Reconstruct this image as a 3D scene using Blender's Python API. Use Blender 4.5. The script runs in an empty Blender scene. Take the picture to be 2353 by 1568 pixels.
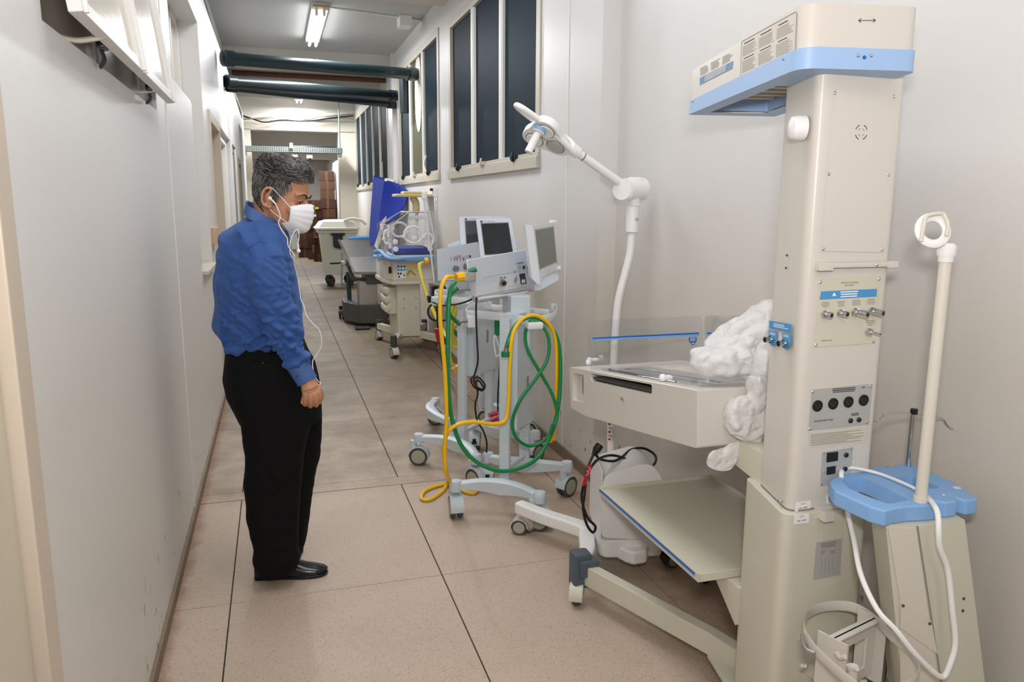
import bpy, bmesh, math, random
from mathutils import Vector, Matrix, noise
random.seed(7)
S = bpy.context.scene
COL = S.collection
PI = math.pi
R = math.radians
# ------------------------------------------------------------------ camera
FOC = 1770.0; PITCH, YAW, ROLL = R(10.15), R(17.0), R(0.3); CAMZ = 1.56
_f = Vector((math.sin(YAW)*math.cos(PITCH), math.cos(YAW)*math.cos(PITCH), -math.sin(PITCH)))
_r = Vector((math.cos(YAW), -math.sin(YAW), 0)); _u = _r.cross(_f)
_r, _u = math.cos(ROLL)*_r+math.sin(ROLL)*_u, -math.sin(ROLL)*_r+math.cos(ROLL)*_u
CAM = Vector((0, 0, CAMZ))
cd = bpy.data.cameras.new('camera'); cam = bpy.data.objects.new('camera', cd); COL.objects.link(cam)
cd.sensor_width = 36; cd.lens = FOC*36/2353; cd.clip_start = .05; cd.clip_end = 100
m = Matrix((_r, _u, -_f)).transposed().to_4x4(); m.translation = CAM; cam.matrix_world = m
S.camera = cam
# ------------------------------------------------------------------ world, lights, exposure
w = bpy.data.worlds.new('world'); S.world = w; w.use_nodes = True
w.node_tree.nodes['Background'].inputs[0].default_value = (.75, .8, .9, 1)
w.node_tree.nodes['Background'].inputs[1].default_value = .25
S.view_settings.view_transform = 'Standard'; S.view_settings.look = 'None'
S.view_settings.gamma = 1; S.view_settings.use_curve_mapping = False
S.view_settings.exposure = 0.32
def area(name, loc, rot, sx, sy, power, col=(1, 1, 1)):
    l = bpy.data.lights.new(name, 'AREA'); l.shape = 'RECTANGLE'; l.size = sx; l.size_y = sy; l.energy = power; l.color = col
    o = bpy.data.objects.new(name, l); COL.objects.link(o); o.location = loc; o.rotation_euler = rot; return o
# the photographer's flash: just above the lens, plus its bounce off the ceiling above and behind
area('flash_light', (.02, -.02, CAMZ+.24), (R(113), 0, -YAW), .20, .14, 27, (1, .975, .95))
# unseen fill light added behind the photographer, falling off slowly down the corridor
area('added_rear_fill', (.6, -7.9, 1.9), (R(90), 0, 0), 2.0, 2.6, 9, (1, .98, .96))
# fluorescent tubes in view, plus unseen wide lights added as ambient fill
for y_, p_, wd_, ln_ in ((9.4, 74, .15, 1.8), (15.65, 85, .15, .9), (5.6, 30, .9, 1.6), (2.6, 22, .9, 1.6), (-.9, 16, .9, 1.6), (-4.5, 10, .9, 1.6), (22.5, 150, 2.4, 3.0)):
    area('tube_and_fill_light', (.55, y_, 3.40 if y_ < 20 else 2.7), (0, 0, 0), wd_, ln_, p_, (.96, .975, 1))
# ------------------------------------------------------------------ materials
def lin(h):
    h = h.lstrip('#'); c = [int(h[i:i+2], 16)/255 for i in (0, 2, 4)]
    return tuple(x/12.92 if x <= .04045 else ((x+.055)/1.055)**2.4 for x in c)+(1,)
def mat(name, col, rough=.5, metal=0, bump=0, bscale=60, var=0, vscale=3, spec=.5, alpha=1, trans=0, ior=1.45, coat=0, emit=0):
    m = bpy.data.materials.new(name); m.use_nodes = True
    nt = m.node_tree; n = nt.nodes; b = n['Principled BSDF']
    c = lin(col) if isinstance(col, str) else col
    b.inputs['Base Color'].default_value = c
    b.inputs['Roughness'].default_value = rough; b.inputs['Metallic'].default_value = metal
    b.inputs['Specular IOR Level'].default_value = spec; b.inputs['Alpha'].default_value = alpha
    b.inputs['Transmission Weight'].default_value = trans; b.inputs['IOR'].default_value = ior
    b.inputs['Coat Weight'].default_value = coat
    if emit:
        b.inputs['Emission Color'].default_value = c; b.inputs['Emission Strength'].default_value = emit
    tc = n.new('ShaderNodeTexCoord')
    if var:
        t = n.new('ShaderNodeTexNoise'); t.inputs['Scale'].default_value = vscale; t.inputs['Detail'].default_value = 5
        nt.links.new(tc.outputs['Object'], t.inputs['Vector'])
        mx = n.new('ShaderNodeMix'); mx.data_type = 'RGBA'
        nt.links.new(t.outputs['Fac'], mx.inputs[0])
        mx.inputs[6].default_value = tuple(x*(1-var) for x in c[:3])+(1,); mx.inputs[7].default_value = tuple(min(1, x*(1+var)) for x in c[:3])+(1,)
        nt.links.new(mx.outputs[2], b.inputs['Base Color'])
    if bump:
        t = n.new('ShaderNodeTexNoise'); t.inputs['Scale'].default_value = bscale; t.inputs['Detail'].default_value = 4
        nt.links.new(tc.outputs['Object'], t.inputs['Vector'])
        bp = n.new('ShaderNodeBump'); bp.inputs['Strength'].default_value = bump; bp.inputs['Distance'].default_value = .01
        nt.links.new(t.outputs['Fac'], bp.inputs['Height']); nt.links.new(bp.outputs[0], b.inputs['Normal'])
    return m
def nodes(m): return m.node_tree.nodes, m.node_tree.links, m.node_tree.nodes['Principled BSDF']

def wall_mat(name, base, lower, seed):
    """glossy wall paint: faint rollered relief, scuffed and peeled patches near the floor"""
    m = mat(name, base, .40, bump=.12, bscale=9, spec=.4); n, L, b = nodes(m)
    g = n.new('ShaderNodeNewGeometry'); sep = n.new('ShaderNodeSeparateXYZ'); L.new(g.outputs['Position'], sep.inputs[0])
    # flash falloff painted in: colour turns slightly darker and warmer below chest height
    r = n.new('ShaderNodeMapRange'); r.inputs[1].default_value = 1.1; r.inputs[2].default_value = 1.7
    L.new(sep.outputs[2], r.inputs[0])
    mx = n.new('ShaderNodeMix'); mx.data_type = 'RGBA'; L.new(r.outputs[0], mx.inputs[0])
    mx.inputs[6].default_value = lin(lower); mx.inputs[7].default_value = lin(base)
    # patches of filler / peeled paint below 0.6 m
    mp = n.new('ShaderNodeMapping'); mp.inputs['Location'].default_value = (seed, seed*2, 0); mp.inputs['Scale'].default_value = (1, 2.2, 1.3)
    L.new(g.outputs['Position'], mp.inputs[0])
    t = n.new('ShaderNodeTexNoise'); t.inputs['Scale'].default_value = 4.5; t.inputs['Detail'].default_value = 7; t.inputs['Roughness'].default_value = .62
    L.new(mp.outputs[0], t.inputs['Vector'])
    cr = n.new('ShaderNodeValToRGB'); cr.color_ramp.elements[0].position = .57; cr.color_ramp.elements[1].position = .60
    L.new(t.outputs['Fac'], cr.inputs[0])
    h = n.new('ShaderNodeMapRange'); h.inputs[1].default_value = .75; h.inputs[2].default_value = .12; L.new(sep.outputs[2], h.inputs[0])
    mu = n.new('ShaderNodeMath'); mu.operation = 'MULTIPLY'; L.new(cr.outputs[0], mu.inputs[0]); L.new(h.outputs[0], mu.inputs[1])
    mu2 = n.new('ShaderNodeMath'); mu2.operation = 'MULTIPLY'; mu2.inputs[1].default_value = .45; L.new(mu.outputs[0], mu2.inputs[0])
    mx2 = n.new('ShaderNodeMix'); mx2.data_type = 'RGBA'; L.new(mu2.outputs[0], mx2.inputs[0]); L.new(mx.outputs[2], mx2.inputs[6])
    mx2.inputs[7].default_value = lin('#d8d6cc')
    # small mouldy spots
    t3 = n.new('ShaderNodeTexNoise'); t3.inputs['Scale'].default_value = 11; t3.inputs['Detail'].default_value = 8; L.new(mp.outputs[0], t3.inputs['Vector'])
    cr3 = n.new('ShaderNodeValToRGB'); cr3.color_ramp.elements[0].position = .65; cr3.color_ramp.elements[1].position = .69
    L.new(t3.outputs['Fac'], cr3.inputs[0])
    h3 = n.new('ShaderNodeMapRange'); h3.inputs[1].default_value = .42; h3.inputs[2].default_value = .25; L.new(sep.outputs[2], h3.inputs[0])
    mu3 = n.new('ShaderNodeMath'); mu3.operation = 'MULTIPLY'; L.new(cr3.outputs[0], mu3.inputs[0]); L.new(h3.outputs[0], mu3.inputs[1])
    mx3 = n.new('ShaderNodeMix'); mx3.data_type = 'RGBA'; L.new(mu3.outputs[0], mx3.inputs[0]); L.new(mx2.outputs[2], mx3.inputs[6])
    mx3.inputs[7].default_value = lin('#6d6a52')
    L.new(mx3.outputs[2], b.inputs['Base Color'])
    return m

def slab_mat():
    """polished granolithic floor slab: beige with fine chips, grime and a darker tone further in, rusty dirt by the walls"""
    m = mat('polished_slab', '#c6b19c', .5, spec=.22); n, L, b = nodes(m)
    g = n.new('ShaderNodeNewGeometry'); pos = g.outputs['Position']
    sep = n.new('ShaderNodeSeparateXYZ'); L.new(pos, sep.inputs[0])
    v = n.new('ShaderNodeTexVoronoi'); v.inputs['Scale'].default_value = 330; L.new(pos, v.inputs['Vector'])
    cr = n.new('ShaderNodeValToRGB'); e = cr.color_ramp.elements
    e[0].position = 0; e[0].color = lin('#b5a08c'); e[1].position = 1; e[1].color = lin('#c9b7a6')
    x = e.new(.12); x.color = lin('#998473'); x = e.new(.2); x.color = lin('#bdaa98')
    L.new(v.outputs['Color'], cr.inputs[0])
    t = n.new('ShaderNodeTexNoise'); t.inputs['Scale'].default_value = 2.2; t.inputs['Detail'].default_value = 8; t.inputs['Roughness'].default_value = .65; L.new(pos, t.inputs['Vector'])
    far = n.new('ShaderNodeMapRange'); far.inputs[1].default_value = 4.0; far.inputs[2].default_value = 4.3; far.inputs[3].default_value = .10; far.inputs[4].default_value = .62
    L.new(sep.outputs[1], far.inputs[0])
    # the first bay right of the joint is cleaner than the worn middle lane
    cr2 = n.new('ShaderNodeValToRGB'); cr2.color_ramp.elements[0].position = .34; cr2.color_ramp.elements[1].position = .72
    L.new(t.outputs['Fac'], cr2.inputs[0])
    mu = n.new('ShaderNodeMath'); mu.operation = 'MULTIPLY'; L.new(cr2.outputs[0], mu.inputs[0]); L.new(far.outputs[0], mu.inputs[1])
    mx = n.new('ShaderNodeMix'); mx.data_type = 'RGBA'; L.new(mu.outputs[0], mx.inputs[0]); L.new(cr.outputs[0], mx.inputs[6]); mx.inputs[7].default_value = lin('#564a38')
    # overall darker, browner tone growing beyond the thick joint
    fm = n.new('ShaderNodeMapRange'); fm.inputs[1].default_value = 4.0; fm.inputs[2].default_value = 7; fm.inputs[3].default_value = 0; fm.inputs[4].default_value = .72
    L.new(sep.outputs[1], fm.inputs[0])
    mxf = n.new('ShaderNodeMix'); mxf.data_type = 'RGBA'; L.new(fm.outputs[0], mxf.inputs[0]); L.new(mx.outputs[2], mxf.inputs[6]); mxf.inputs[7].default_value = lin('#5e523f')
    # rusty dirt along the skirting
    def edge(x0, x1):
        r = n.new('ShaderNodeMapRange'); r.inputs[1].default_value = x0; r.inputs[2].default_value = x1; r.inputs[3].default_value = 1; r.inputs[4].default_value = 0
        L.new(sep.outputs[0], r.inputs[0]); return r
    t2 = n.new('ShaderNodeTexNoise'); t2.inputs['Scale'].default_value = 9; t2.inputs['Detail'].default_value = 7; L.new(pos, t2.inputs['Vector'])
    col = mxf.outputs[2]
    for x0, x1, k in ((-.45, -.36, .62), (1.68, 1.25, .42)):
        r = edge(x0, x1)
        a = n.new('ShaderNodeMath'); a.operation = 'ADD'; L.new(r.outputs[0], a.inputs[0]); L.new(t2.outputs['Fac'], a.inputs[1])
        s = n.new('ShaderNodeMapRange'); s.inputs[1].default_value = .85; s.inputs[2].default_value = 1.35; s.inputs[3].default_value = 0; s.inputs[4].default_value = k
        L.new(a.outputs[0], s.inputs[0])
        mm = n.new('ShaderNodeMix'); mm.data_type = 'RGBA'; L.new(s.outputs[0], mm.inputs[0]); L.new(col, mm.inputs[6]); mm.inputs[7].default_value = lin('#8a5a3e'); col = mm.outputs[2]
    L.new(col, b.inputs['Base Color'])
    ro = n.new('ShaderNodeMapRange'); ro.inputs[3].default_value = .42; ro.inputs[4].default_value = .68; L.new(t.outputs['Fac'], ro.inputs[0]); L.new(ro.outputs[0], b.inputs['Roughness'])
    bp = n.new('ShaderNodeBump'); bp.inputs['Strength'].default_value = .06; bp.inputs['Distance'].default_value = .004; L.new(v.outputs['Distance'], bp.inputs['Height']); L.new(bp.outputs[0], b.inputs['Normal'])
    return m

M = {}
M['wall_l'] = wall_mat('left_wall_paint', '#dfdedd', '#d8d4ce', 3.1)
M['wall_r'] = wall_mat('right_wall_paint', '#dad8d7', '#d3ccc3', 9.7)
M['ceil'] = mat('ceiling_paint', '#c6c6c3', .75, bump=.05, bscale=5, var=.03, vscale=1)
M['beam'] = mat('beam_paint', '#cfccc5', .6, bump=.05, bscale=7)
M['cream_wall'] = mat('cream_paint', '#cfc8bb', .6, bump=.05)
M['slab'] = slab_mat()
M['grout'] = mat('black_joint', '#3a322b', .8)
M['skirt'] = mat('brown_skirting', '#83715d', .7, var=.3, vscale=6, bump=.2)
M['alu'] = mat('painted_window_frame', '#c4bdb0', .45, var=.05)
M['alu_l'] = mat('white_window_frame', '#e6e4e0', .4)
M['glass_dark'] = mat('night_obscure_glass', '#26323a', .5, spec=.08, ior=1.2, bump=.08, bscale=260, var=.25, vscale=1.4)
M['glass_olive'] = mat('olive_glass_panel', '#5a5b49', .5, spec=.1, ior=1.2, bump=.1, bscale=200, var=.12, vscale=4)
M['glass_cream'] = mat('cream_frosted_glass', '#cdc5b7', .22, spec=.6, bump=.05)  # pale cream frosted panes, one even colour
M['door_cream'] = mat('cream_door_paint', '#cfc6b2', .4, var=.04, bump=.05)
M['door_frame'] = mat('beige_door_frame', '#cdbfae', .4, var=.03)
M['brown_frame'] = mat('taupe_door_frame', '#8c8273', .5)
M['white_trim'] = mat('white_trim', '#e4e2df', .4)
M['dark_room'] = mat('dim_room_paint', '#c9c8c3', .8)
M['pipe_green'] = mat('dark_green_pipe', '#283d42', .36, var=.25, vscale=8, coat=.1)
M['pipe_black'] = mat('black_pipe', '#1a2529', .36, var=.3, vscale=8, coat=.08)
M['rust'] = mat('rusty_pipe', '#6b4630', .8, var=.4, vscale=14, bump=.4)
M['steel'] = mat('brushed_steel', '#b4b2ae', .42, metal=1, var=.12, vscale=12)
M['chrome'] = mat('chrome', '#cfcfcf', .12, metal=1)
M['galv'] = mat('galvanised_steel', '#9aa3a0', .45, metal=.6, var=.12, vscale=20)
M['tube'] = mat('lit_tube', (.95, .98, 1, 1), .4, emit=9)
M['copper'] = mat('peach_lamp_end', '#c9a888', .5)
M['lampbody'] = mat('lamp_reflector', '#cfcdc8', .4)
M['white'] = mat('white_plastic', '#eeedec', .35)
M['offwhite'] = mat('offwhite_enamel', '#d9d2c6', .33, var=.03, vscale=3)
M['ivory'] = mat('ivory_enamel', '#d3cdc5', .3, var=.03, vscale=2)
M['ivory_low'] = mat('greenish_ivory_enamel', '#cfcbba', .35, var=.04, vscale=2)
M['ventblue'] = mat('pale_blue_grey_plastic', '#d8e0ea', .38)
M['ventwhite'] = mat('pale_white_plastic', '#e2e6ea', .38)
M['ventgrey'] = mat('pale_grey_metal', '#cbd5db', .4)
M['blue_band'] = mat('sky_blue_plastic', '#9dbbe2', .4, var=.05, vscale=8)
M['blue_pla'] = mat('blue_moulded_plastic', '#86b1e2', .5, var=.03)
M['blue_label'] = mat('blue_label', '#4b96cf', .45)
M['navy'] = mat('navy_print', '#2757ad', .45)
M['cyan'] = mat('light_blue_print', '#6aa7e0', .45)
M['grey_print'] = mat('grey_print', '#87817a', .6)
M['dark_print'] = mat('dark_print', '#33343b', .6)
M['white_print'] = mat('white_print', '#eef3f8', .6)
M['silver_label'] = mat('silver_label', '#b9b9b6', .35, metal=.2)
M['black'] = mat('black_plastic', '#15161a', .35)
M['black_cable'] = mat('black_rubber', '#1b1b1e', .5)
M['rubber'] = mat('grey_rubber_tyre', '#4a4c4e', .6)
M['hub'] = mat('beige_wheel_hub', '#a9a794', .5)
M['cap'] = mat('slate_cap', '#525c66', .5)
M['screen_dark'] = mat('dark_display', '#2b2f32', .14, spec=.6)
M['screen_grey'] = mat('grey_display', '#7f857d', .18, spec=.6)
M['green_hose'] = mat('green_hose', '#0f8048', .35, coat=.2)
M['yellow_hose'] = mat('yellow_hose', '#f2bd12', .4, coat=.2)
M['lime_hose'] = mat('yellow_green_hose', '#cfc23a', .35, coat=.3)
M['yellow'] = mat('yellow_plastic', '#f3b71a', .4)
M['green'] = mat('green_plastic', '#17794a', .4)
M['red'] = mat('red_tag', '#b01f33', .5)
def clear_mat(name, tint, gloss=.10):
    m = bpy.data.materials.new(name); m.use_nodes = True; nt = m.node_tree; n = nt.nodes; n.clear()
    o = n.new('ShaderNodeOutputMaterial'); t = n.new('ShaderNodeBsdfTransparent'); t.inputs[0].default_value = tint
    g = n.new('ShaderNodeBsdfGlossy'); g.inputs['Roughness'].default_value = .05
    lw = n.new('ShaderNodeLayerWeight'); lw.inputs[0].default_value = .25
    mp = n.new('ShaderNodeMapRange'); mp.inputs[3].default_value = gloss*.4; mp.inputs[4].default_value = .4
    mx = n.new('ShaderNodeMixShader'); nt.links.new(lw.outputs['Facing'], mp.inputs[0]); nt.links.new(mp.outputs[0], mx.inputs[0])
    nt.links.new(t.outputs[0], mx.inputs[1]); nt.links.new(g.outputs[0], mx.inputs[2]); nt.links.new(mx.outputs[0], o.inputs[0])
    return m
M['clear'] = clear_mat('clear_acrylic', (.95, .96, .97, 1))
M['cream_lamp'] = mat('cream_lamp_plastic', '#d8c68e', .4)
M['mattress_blue'] = mat('royal_blue_vinyl', '#0a2785', .6, bump=.15, bscale=12)
M['navy_pad'] = mat('indigo_pad', '#263684', .6)
M['tray_blue'] = mat('translucent_blue_tray', '#7ea6c4', .35)
M['binmat'] = mat('bin_plastic', '#cdd0bf', .45)
M['binlid'] = mat('bin_lid_plastic', '#e9e7dd', .4)
M['card'] = mat('cardboard', '#4a2f1c', .8, var=.25, vscale=5)
M['card2'] = mat('dark_cardboard', '#3c2213', .8, var=.25, vscale=5)
M['tape'] = mat('packing_tape', '#5a402c', .25)
M['darkmetal'] = mat('dark_grey_metal', '#4f514f', .45, metal=.4, var=.1)
M['barrier'] = mat('grey_plastic_hose', '#7b766e', .5)

# ------------------------------------------------------------------ geometry helpers
def at(px, py, X=None, Y=None, Z=None):
    """point where the sight line of a spot of the photograph meets a world plane"""
    d = _f + _r*((px-1176.5)/FOC) - _u*((py-784)/FOC)
    if Y is not None: t = Y/d.y
    elif X is not None: t = X/d.x
    else: t = (Z-CAMZ)/d.z
    return CAM + d*t

class MB:
    def __init__(s): s.bm = bmesh.new()
    def add(s, verts, faces, mtx=None):
        vs = [s.bm.verts.new(mtx @ Vector(v) if mtx else Vector(v)) for v in verts]
        for f in faces:
            try: s.bm.faces.new([vs[i] for i in f])
            except ValueError: pass
        return s
    def merge(s, other, mtx=None):
        other.verts.index_update()
        return s.add([v.co for v in other.verts], [[v.index for v in f.verts] for f in other.faces], mtx)
    def box(s, x0, x1, y0, y1, z0, z1, bev=0, mtx=None, seg=2):
        b = bmesh.new()
        vs = [b.verts.new((x, y, z)) for x in (x0, x1) for y in (y0, y1) for z in (z0, z1)]
        for f in ((0, 1, 3, 2), (4, 6, 7, 5), (0, 4, 5, 1), (2, 3, 7, 6), (0, 2, 6, 4), (1, 5, 7, 3)): b.faces.new([vs[i] for i in f])
        if bev: bmesh.ops.bevel(b, geom=b.edges[:], offset=bev, segments=seg, affect='EDGES', profile=.5)
        b.verts.index_update(); s.merge(b, mtx); b.free(); return s
    def prism(s, poly, h0, h1, mtx=None, bev=0, seg=2):
        """poly in local XY extruded along local Z"""
        b = bmesh.new(); n = len(poly)
        lo = [b.verts.new((p[0], p[1], h0)) for p in poly]; hi = [b.verts.new((p[0], p[1], h1)) for p in poly]
        b.faces.new(lo[::-1]); b.faces.new(hi)
        for i in range(n): b.faces.new((lo[i], lo[(i+1) % n], hi[(i+1) % n], hi[i]))
        bmesh.ops.recalc_face_normals(b, faces=b.faces[:])
        if bev: bmesh.ops.bevel(b, geom=b.edges[:], offset=bev, segments=seg, affect='EDGES', profile=.5)
        b.verts.index_update(); s.merge(b, mtx); b.free(); return s
    def frame(s, outer, inner, h0, h1, mtx=None):
        """outer/inner polys with the same count -> plate with a hole"""
        n = len(outer); v = []
        for h in (h0, h1):
            v += [(p[0], p[1], h) for p in outer]; v += [(p[0], p[1], h) for p in inner]
        f = []
        for i in range(n):
            j = (i+1) % n
            f += [(i, j, n+j, n+i), (2*n+i, 3*n+i, 3*n+j, 2*n+j), (i, 2*n+i, 2*n+j, j), (n+i, n+j, 3*n+j, 3*n+i)]
        return s.add(v, f, mtx)
    def loft(s, rings, cap=True, closed=False):
        n = len(rings[0]); v = [p for r_ in rings for p in r_]; f = []
        k = len(rings)
        for a in range(k if closed else k-1):
            b_ = (a+1) % k
            for i in range(n):
                j = (i+1) % n; f.append((a*n+i, a*n+j, b_*n+j, b_*n+i))
        if cap and not closed:
            f.append(tuple(range(n))[::-1]); f.append(tuple((k-1)*n+i for i in range(n)))
        return s.add(v, f)
    def cyl(s, p0, p1, r0, r1=None, seg=16, cap=True):
        r1 = r0 if r1 is None else r1; p0, p1 = Vector(p0), Vector(p1); d = (p1-p0).normalized()
        a = d.orthogonal().normalized(); b = d.cross(a)
        ring = lambda p, r_: [p+(a*math.cos(2*PI*i/seg)+b*math.sin(2*PI*i/seg))*r_ for i in range(seg)]
        return s.loft([ring(p0, r0), ring(p1, r1)], cap)
    def lathe(s, prof, mtx=None, seg=24):
        """prof [(r,z)] round local Z"""
        rings = [[(r_*math.cos(2*PI*i/seg), r_*math.sin(2*PI*i/seg), z) for i in range(seg)] for r_, z in prof]
        n0 = len(s.bm.verts)
        v = [p for r_ in rings for p in r_]; f = []
        for a in range(len(prof)-1):
            for i in range(seg):
                j = (i+1) % seg; f.append((a*seg+i, a*seg+j, (a+1)*seg+j, (a+1)*seg+i))
        if prof[0][0] > 1e-4: f.append(tuple(range(seg))[::-1])
        if prof[-1][0] > 1e-4: f.append(tuple((len(prof)-1)*seg+i for i in range(seg)))
        return s.add(v, f, mtx)
    def tube(s, pts, r_, seg=8, smooth=6, closed=False, flat=None):
        P = spline(pts, smooth, closed) if smooth else [Vector(p) for p in pts]
        n = len(P); T = []
        for i in range(n):
            a = P[i-1] if (i or closed) else P[0]; b = P[(i+1) % n] if (i < n-1 or closed) else P[-1]
            T.append((b-a).normalized())
        nv = T[0].orthogonal().normalized() if flat is None else Vector(flat)
        rings = []
        for i in range(n):
            nv = (nv - T[i]*nv.dot(T[i]))
            nv = nv.normalized() if nv.length > 1e-6 else T[i].orthogonal().normalized()
            b = T[i].cross(nv)
            if isinstance(r_, tuple): ra, rb = r_
            elif callable(r_): ra = rb = r_(i/(n-1))
            else: ra = rb = r_
            if seg == 4:
                rings.append([P[i]+nv*ra+b*rb, P[i]-nv*ra+b*rb, P[i]-nv*ra-b*rb, P[i]+nv*ra-b*rb])
            else:
                rings.append([P[i]+nv*math.cos(2*PI*k/seg)*ra+b*math.sin(2*PI*k/seg)*rb for k in range(seg)])
        return s.loft(rings, True, closed)
    def sphere(s, c, r_, seg=14, mtx=None):
        r_ = r_ if isinstance(r_, (tuple, list)) else (r_, r_, r_)
        mt = Matrix.Translation(c) @ Matrix.Diagonal((*r_, 1)) if mtx is None else mtx @ Matrix.Translation(c) @ Matrix.Diagonal((*r_, 1))
        k = seg//2
        return s.lathe([(math.sin(PI*i/k) if 0 < i < k else 1e-5, -math.cos(PI*i/k)) for i in range(k+1)], mt, seg)
    def quad(s, a, b, c, d): return s.add([a, b, c, d], [(0, 1, 2, 3)])

def spline(pts, k=6, closed=False):
    P = [Vector(p) for p in pts]; n = len(P); out = []
    if n < 3 and not closed: return P
    rng = n if closed else n-1
    for i in range(rng):
        p0 = P[i-1] if (i > 0 or closed) else P[0]*2-P[1]; p1 = P[i]; p2 = P[(i+1) % n]
        p3 = P[(i+2) % n] if (i+2 < n or closed) else P[-1]*2-P[-2]
        for j in range(k):
            t = j/k
            out.append(.5*((2*p1)+(p2-p0)*t+(2*p0-5*p1+4*p2-p3)*t*t+(3*p1-p0-3*p2+p3)*t**3))
    if not closed: out.append(P[-1])
    return out

MTX = {}          # object name -> world matrix of its thing
def world_m(o): return MTX.get(o.name, Matrix())
def obj(name, mb, m_, parent=None, smooth=35, world=True, kind=None, label=None):
    """link the collected geometry as one mesh object; world=True: coordinates are world coordinates"""
    me = bpy.data.meshes.new(name); b = mb.bm
    pass
    bmesh.ops.recalc_face_normals(b, faces=b.faces[:])
    if parent is not None and world: b.transform(world_m(parent).inverted())
    b.to_mesh(me); b.free()
    me.materials.append(M[m_] if isinstance(m_, str) else m_)
    if smooth:
        for p in me.polygons: p.use_smooth = True
        me.set_sharp_from_angle(angle=R(smooth))
    o = bpy.data.objects.new(name, me); COL.objects.link(o)
    if smooth and len(me.polygons) < 4000:
        wn_ = o.modifiers.new('weighted', 'WEIGHTED_NORMAL'); wn_.keep_sharp = True; wn_.weight = 60
    if parent is not None:
        o.parent = parent; MTX[o.name] = world_m(parent)
    if kind: o['kind'] = kind
    if label: o['label'] = label
    return o
def tag(o, label, cat, group=None):
    o['label'] = label; o['category'] = cat
    if group: o['group'] = group
    return o
def thing(name, label, cat, loc=(0, 0, 0), rotz=0, group=None, mtx=None):
    o = bpy.data.objects.new(name, None); COL.objects.link(o); o.empty_display_size = .1
    mm = Matrix.Translation(loc) @ Matrix.Rotation(rotz, 4, 'Z') if mtx is None else mtx
    o.matrix_world = mm; MTX[o.name] = mm.copy()
    if label: tag(o, label, cat, group)
    return o
def single(name, mb, m_, label, cat, loc, group=None, smooth=35):
    """a thing that is one mesh (world coordinates), origin at loc"""
    mb.bm.transform(Matrix.Translation(-Vector(loc)))
    o = obj(name, mb, m_, smooth=smooth, world=False); o.location = loc; MTX[o.name] = Matrix.Translation(loc)
    return tag(o, label, cat, group)
def struct(name, mb, m_, parent=None, smooth=35):
    o = obj(name, mb, m_, parent, smooth)
    if parent is None: o['kind'] = 'structure'
    return o
def text(body, size, mtx, m_, parent, name='lettering', align='CENTER', world=True, extrude=.0002, bold=0):
    cu = bpy.data.curves.new(name, 'FONT'); cu.body = body; cu.size = size; cu.align_x = align; cu.align_y = 'CENTER'
    cu.extrude = extrude; cu.resolution_u = 2; cu.offset = bold
    t = bpy.data.objects.new('tmp', cu); COL.objects.link(t)
    me = bpy.data.meshes.new_from_object(t); bpy.data.objects.remove(t); bpy.data.curves.remove(cu)
    me.transform((world_m(parent).inverted() @ mtx) if world else mtx)
    me.materials.clear(); me.materials.append(M[m_])
    o = bpy.data.objects.new(name, me); COL.objects.link(o); o.parent = parent; MTX[o.name] = world_m(parent)
    return o
def basis(origin, xdir, up):
    """matrix with local X along xdir, local Y near up, local Z = outward normal"""
    x = Vector(xdir).normalized(); z = x.cross(Vector(up)).normalized(); y = z.cross(x)
    m_ = Matrix((x, y, z)).transposed().to_4x4(); m_.translation = Vector(origin); return m_
def rrect(w_, h_, r_, k=4, cx=0, cy=0):
    P = []
    for sx, sy, a0 in ((1, 1, 0), (-1, 1, 90), (-1, -1, 180), (1, -1, 270)):
        for i in range(k+1):
            a = R(a0+90*i/k); P.append((cx+sx*(w_/2-r_)+r_*math.cos(a), cy+sy*(h_/2-r_)+r_*math.sin(a)))
    return P
def rpoly(pts, r_, k=4):
    """round the corners of a 2-D polygon"""
    out = []; n = len(pts)
    for i in range(n):
        p = Vector(pts[i]).to_2d(); a = (Vector(pts[i-1]).to_2d()-p); b = (Vector(pts[(i+1) % n]).to_2d()-p)
        rr = r_[i] if isinstance(r_, (list, tuple)) else r_
        rr = min(rr, a.length*.45, b.length*.45)
        if rr < 1e-5: out.append(tuple(p)); continue
        pa = p+a.normalized()*rr; pb = p+b.normalized()*rr
        for j in range(k+1):
            t = j/k; q = pa*(1-t)**2+p*2*t*(1-t)+pb*t*t; out.append(tuple(q))
    return out

def cut(o, mb):
    """boolean-subtract geometry (given in the parent's thing space / world) from an object's mesh"""
    me = bpy.data.meshes.new('cutter'); bmesh.ops.recalc_face_normals(mb.bm, faces=mb.bm.faces[:])
    mb.bm.transform(world_m(o).inverted()); mb.bm.to_mesh(me); mb.bm.free()
    c = bpy.data.objects.new('cutter', me); COL.objects.link(c)
    t = bpy.data.objects.new('tmp', o.data); COL.objects.link(t)
    md = t.modifiers.new('b', 'BOOLEAN'); md.object = c; md.operation = 'DIFFERENCE'; md.solver = 'EXACT'
    dg = bpy.context.evaluated_depsgraph_get(); me2 = bpy.data.meshes.new_from_object(t.evaluated_get(dg))
    me2.set_sharp_from_angle(angle=R(35)); o.data = me2
    bpy.data.objects.remove(t); bpy.data.objects.remove(c)
    return o
def onplane(px, py, P0, n):
    d = _f + _r*((px-1176.5)/FOC) - _u*((py-784)/FOC)
    n = Vector(n); t = (Vector(P0)-CAM).dot(n)/d.dot(n); return CAM+d*t
def slabpoly(P, n, th):
    """polygon of world points P thickened by th along n"""
    n = Vector(n).normalized(); b = MB(); k = len(P)
    return b.add([Vector(p) for p in P]+[Vector(p)+n*th for p in P], [tuple(range(k))[::-1], tuple(range(k, 2*k))]+[(i, (i+1) % k, k+(i+1) % k, k+i) for i in range(k)])
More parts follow.
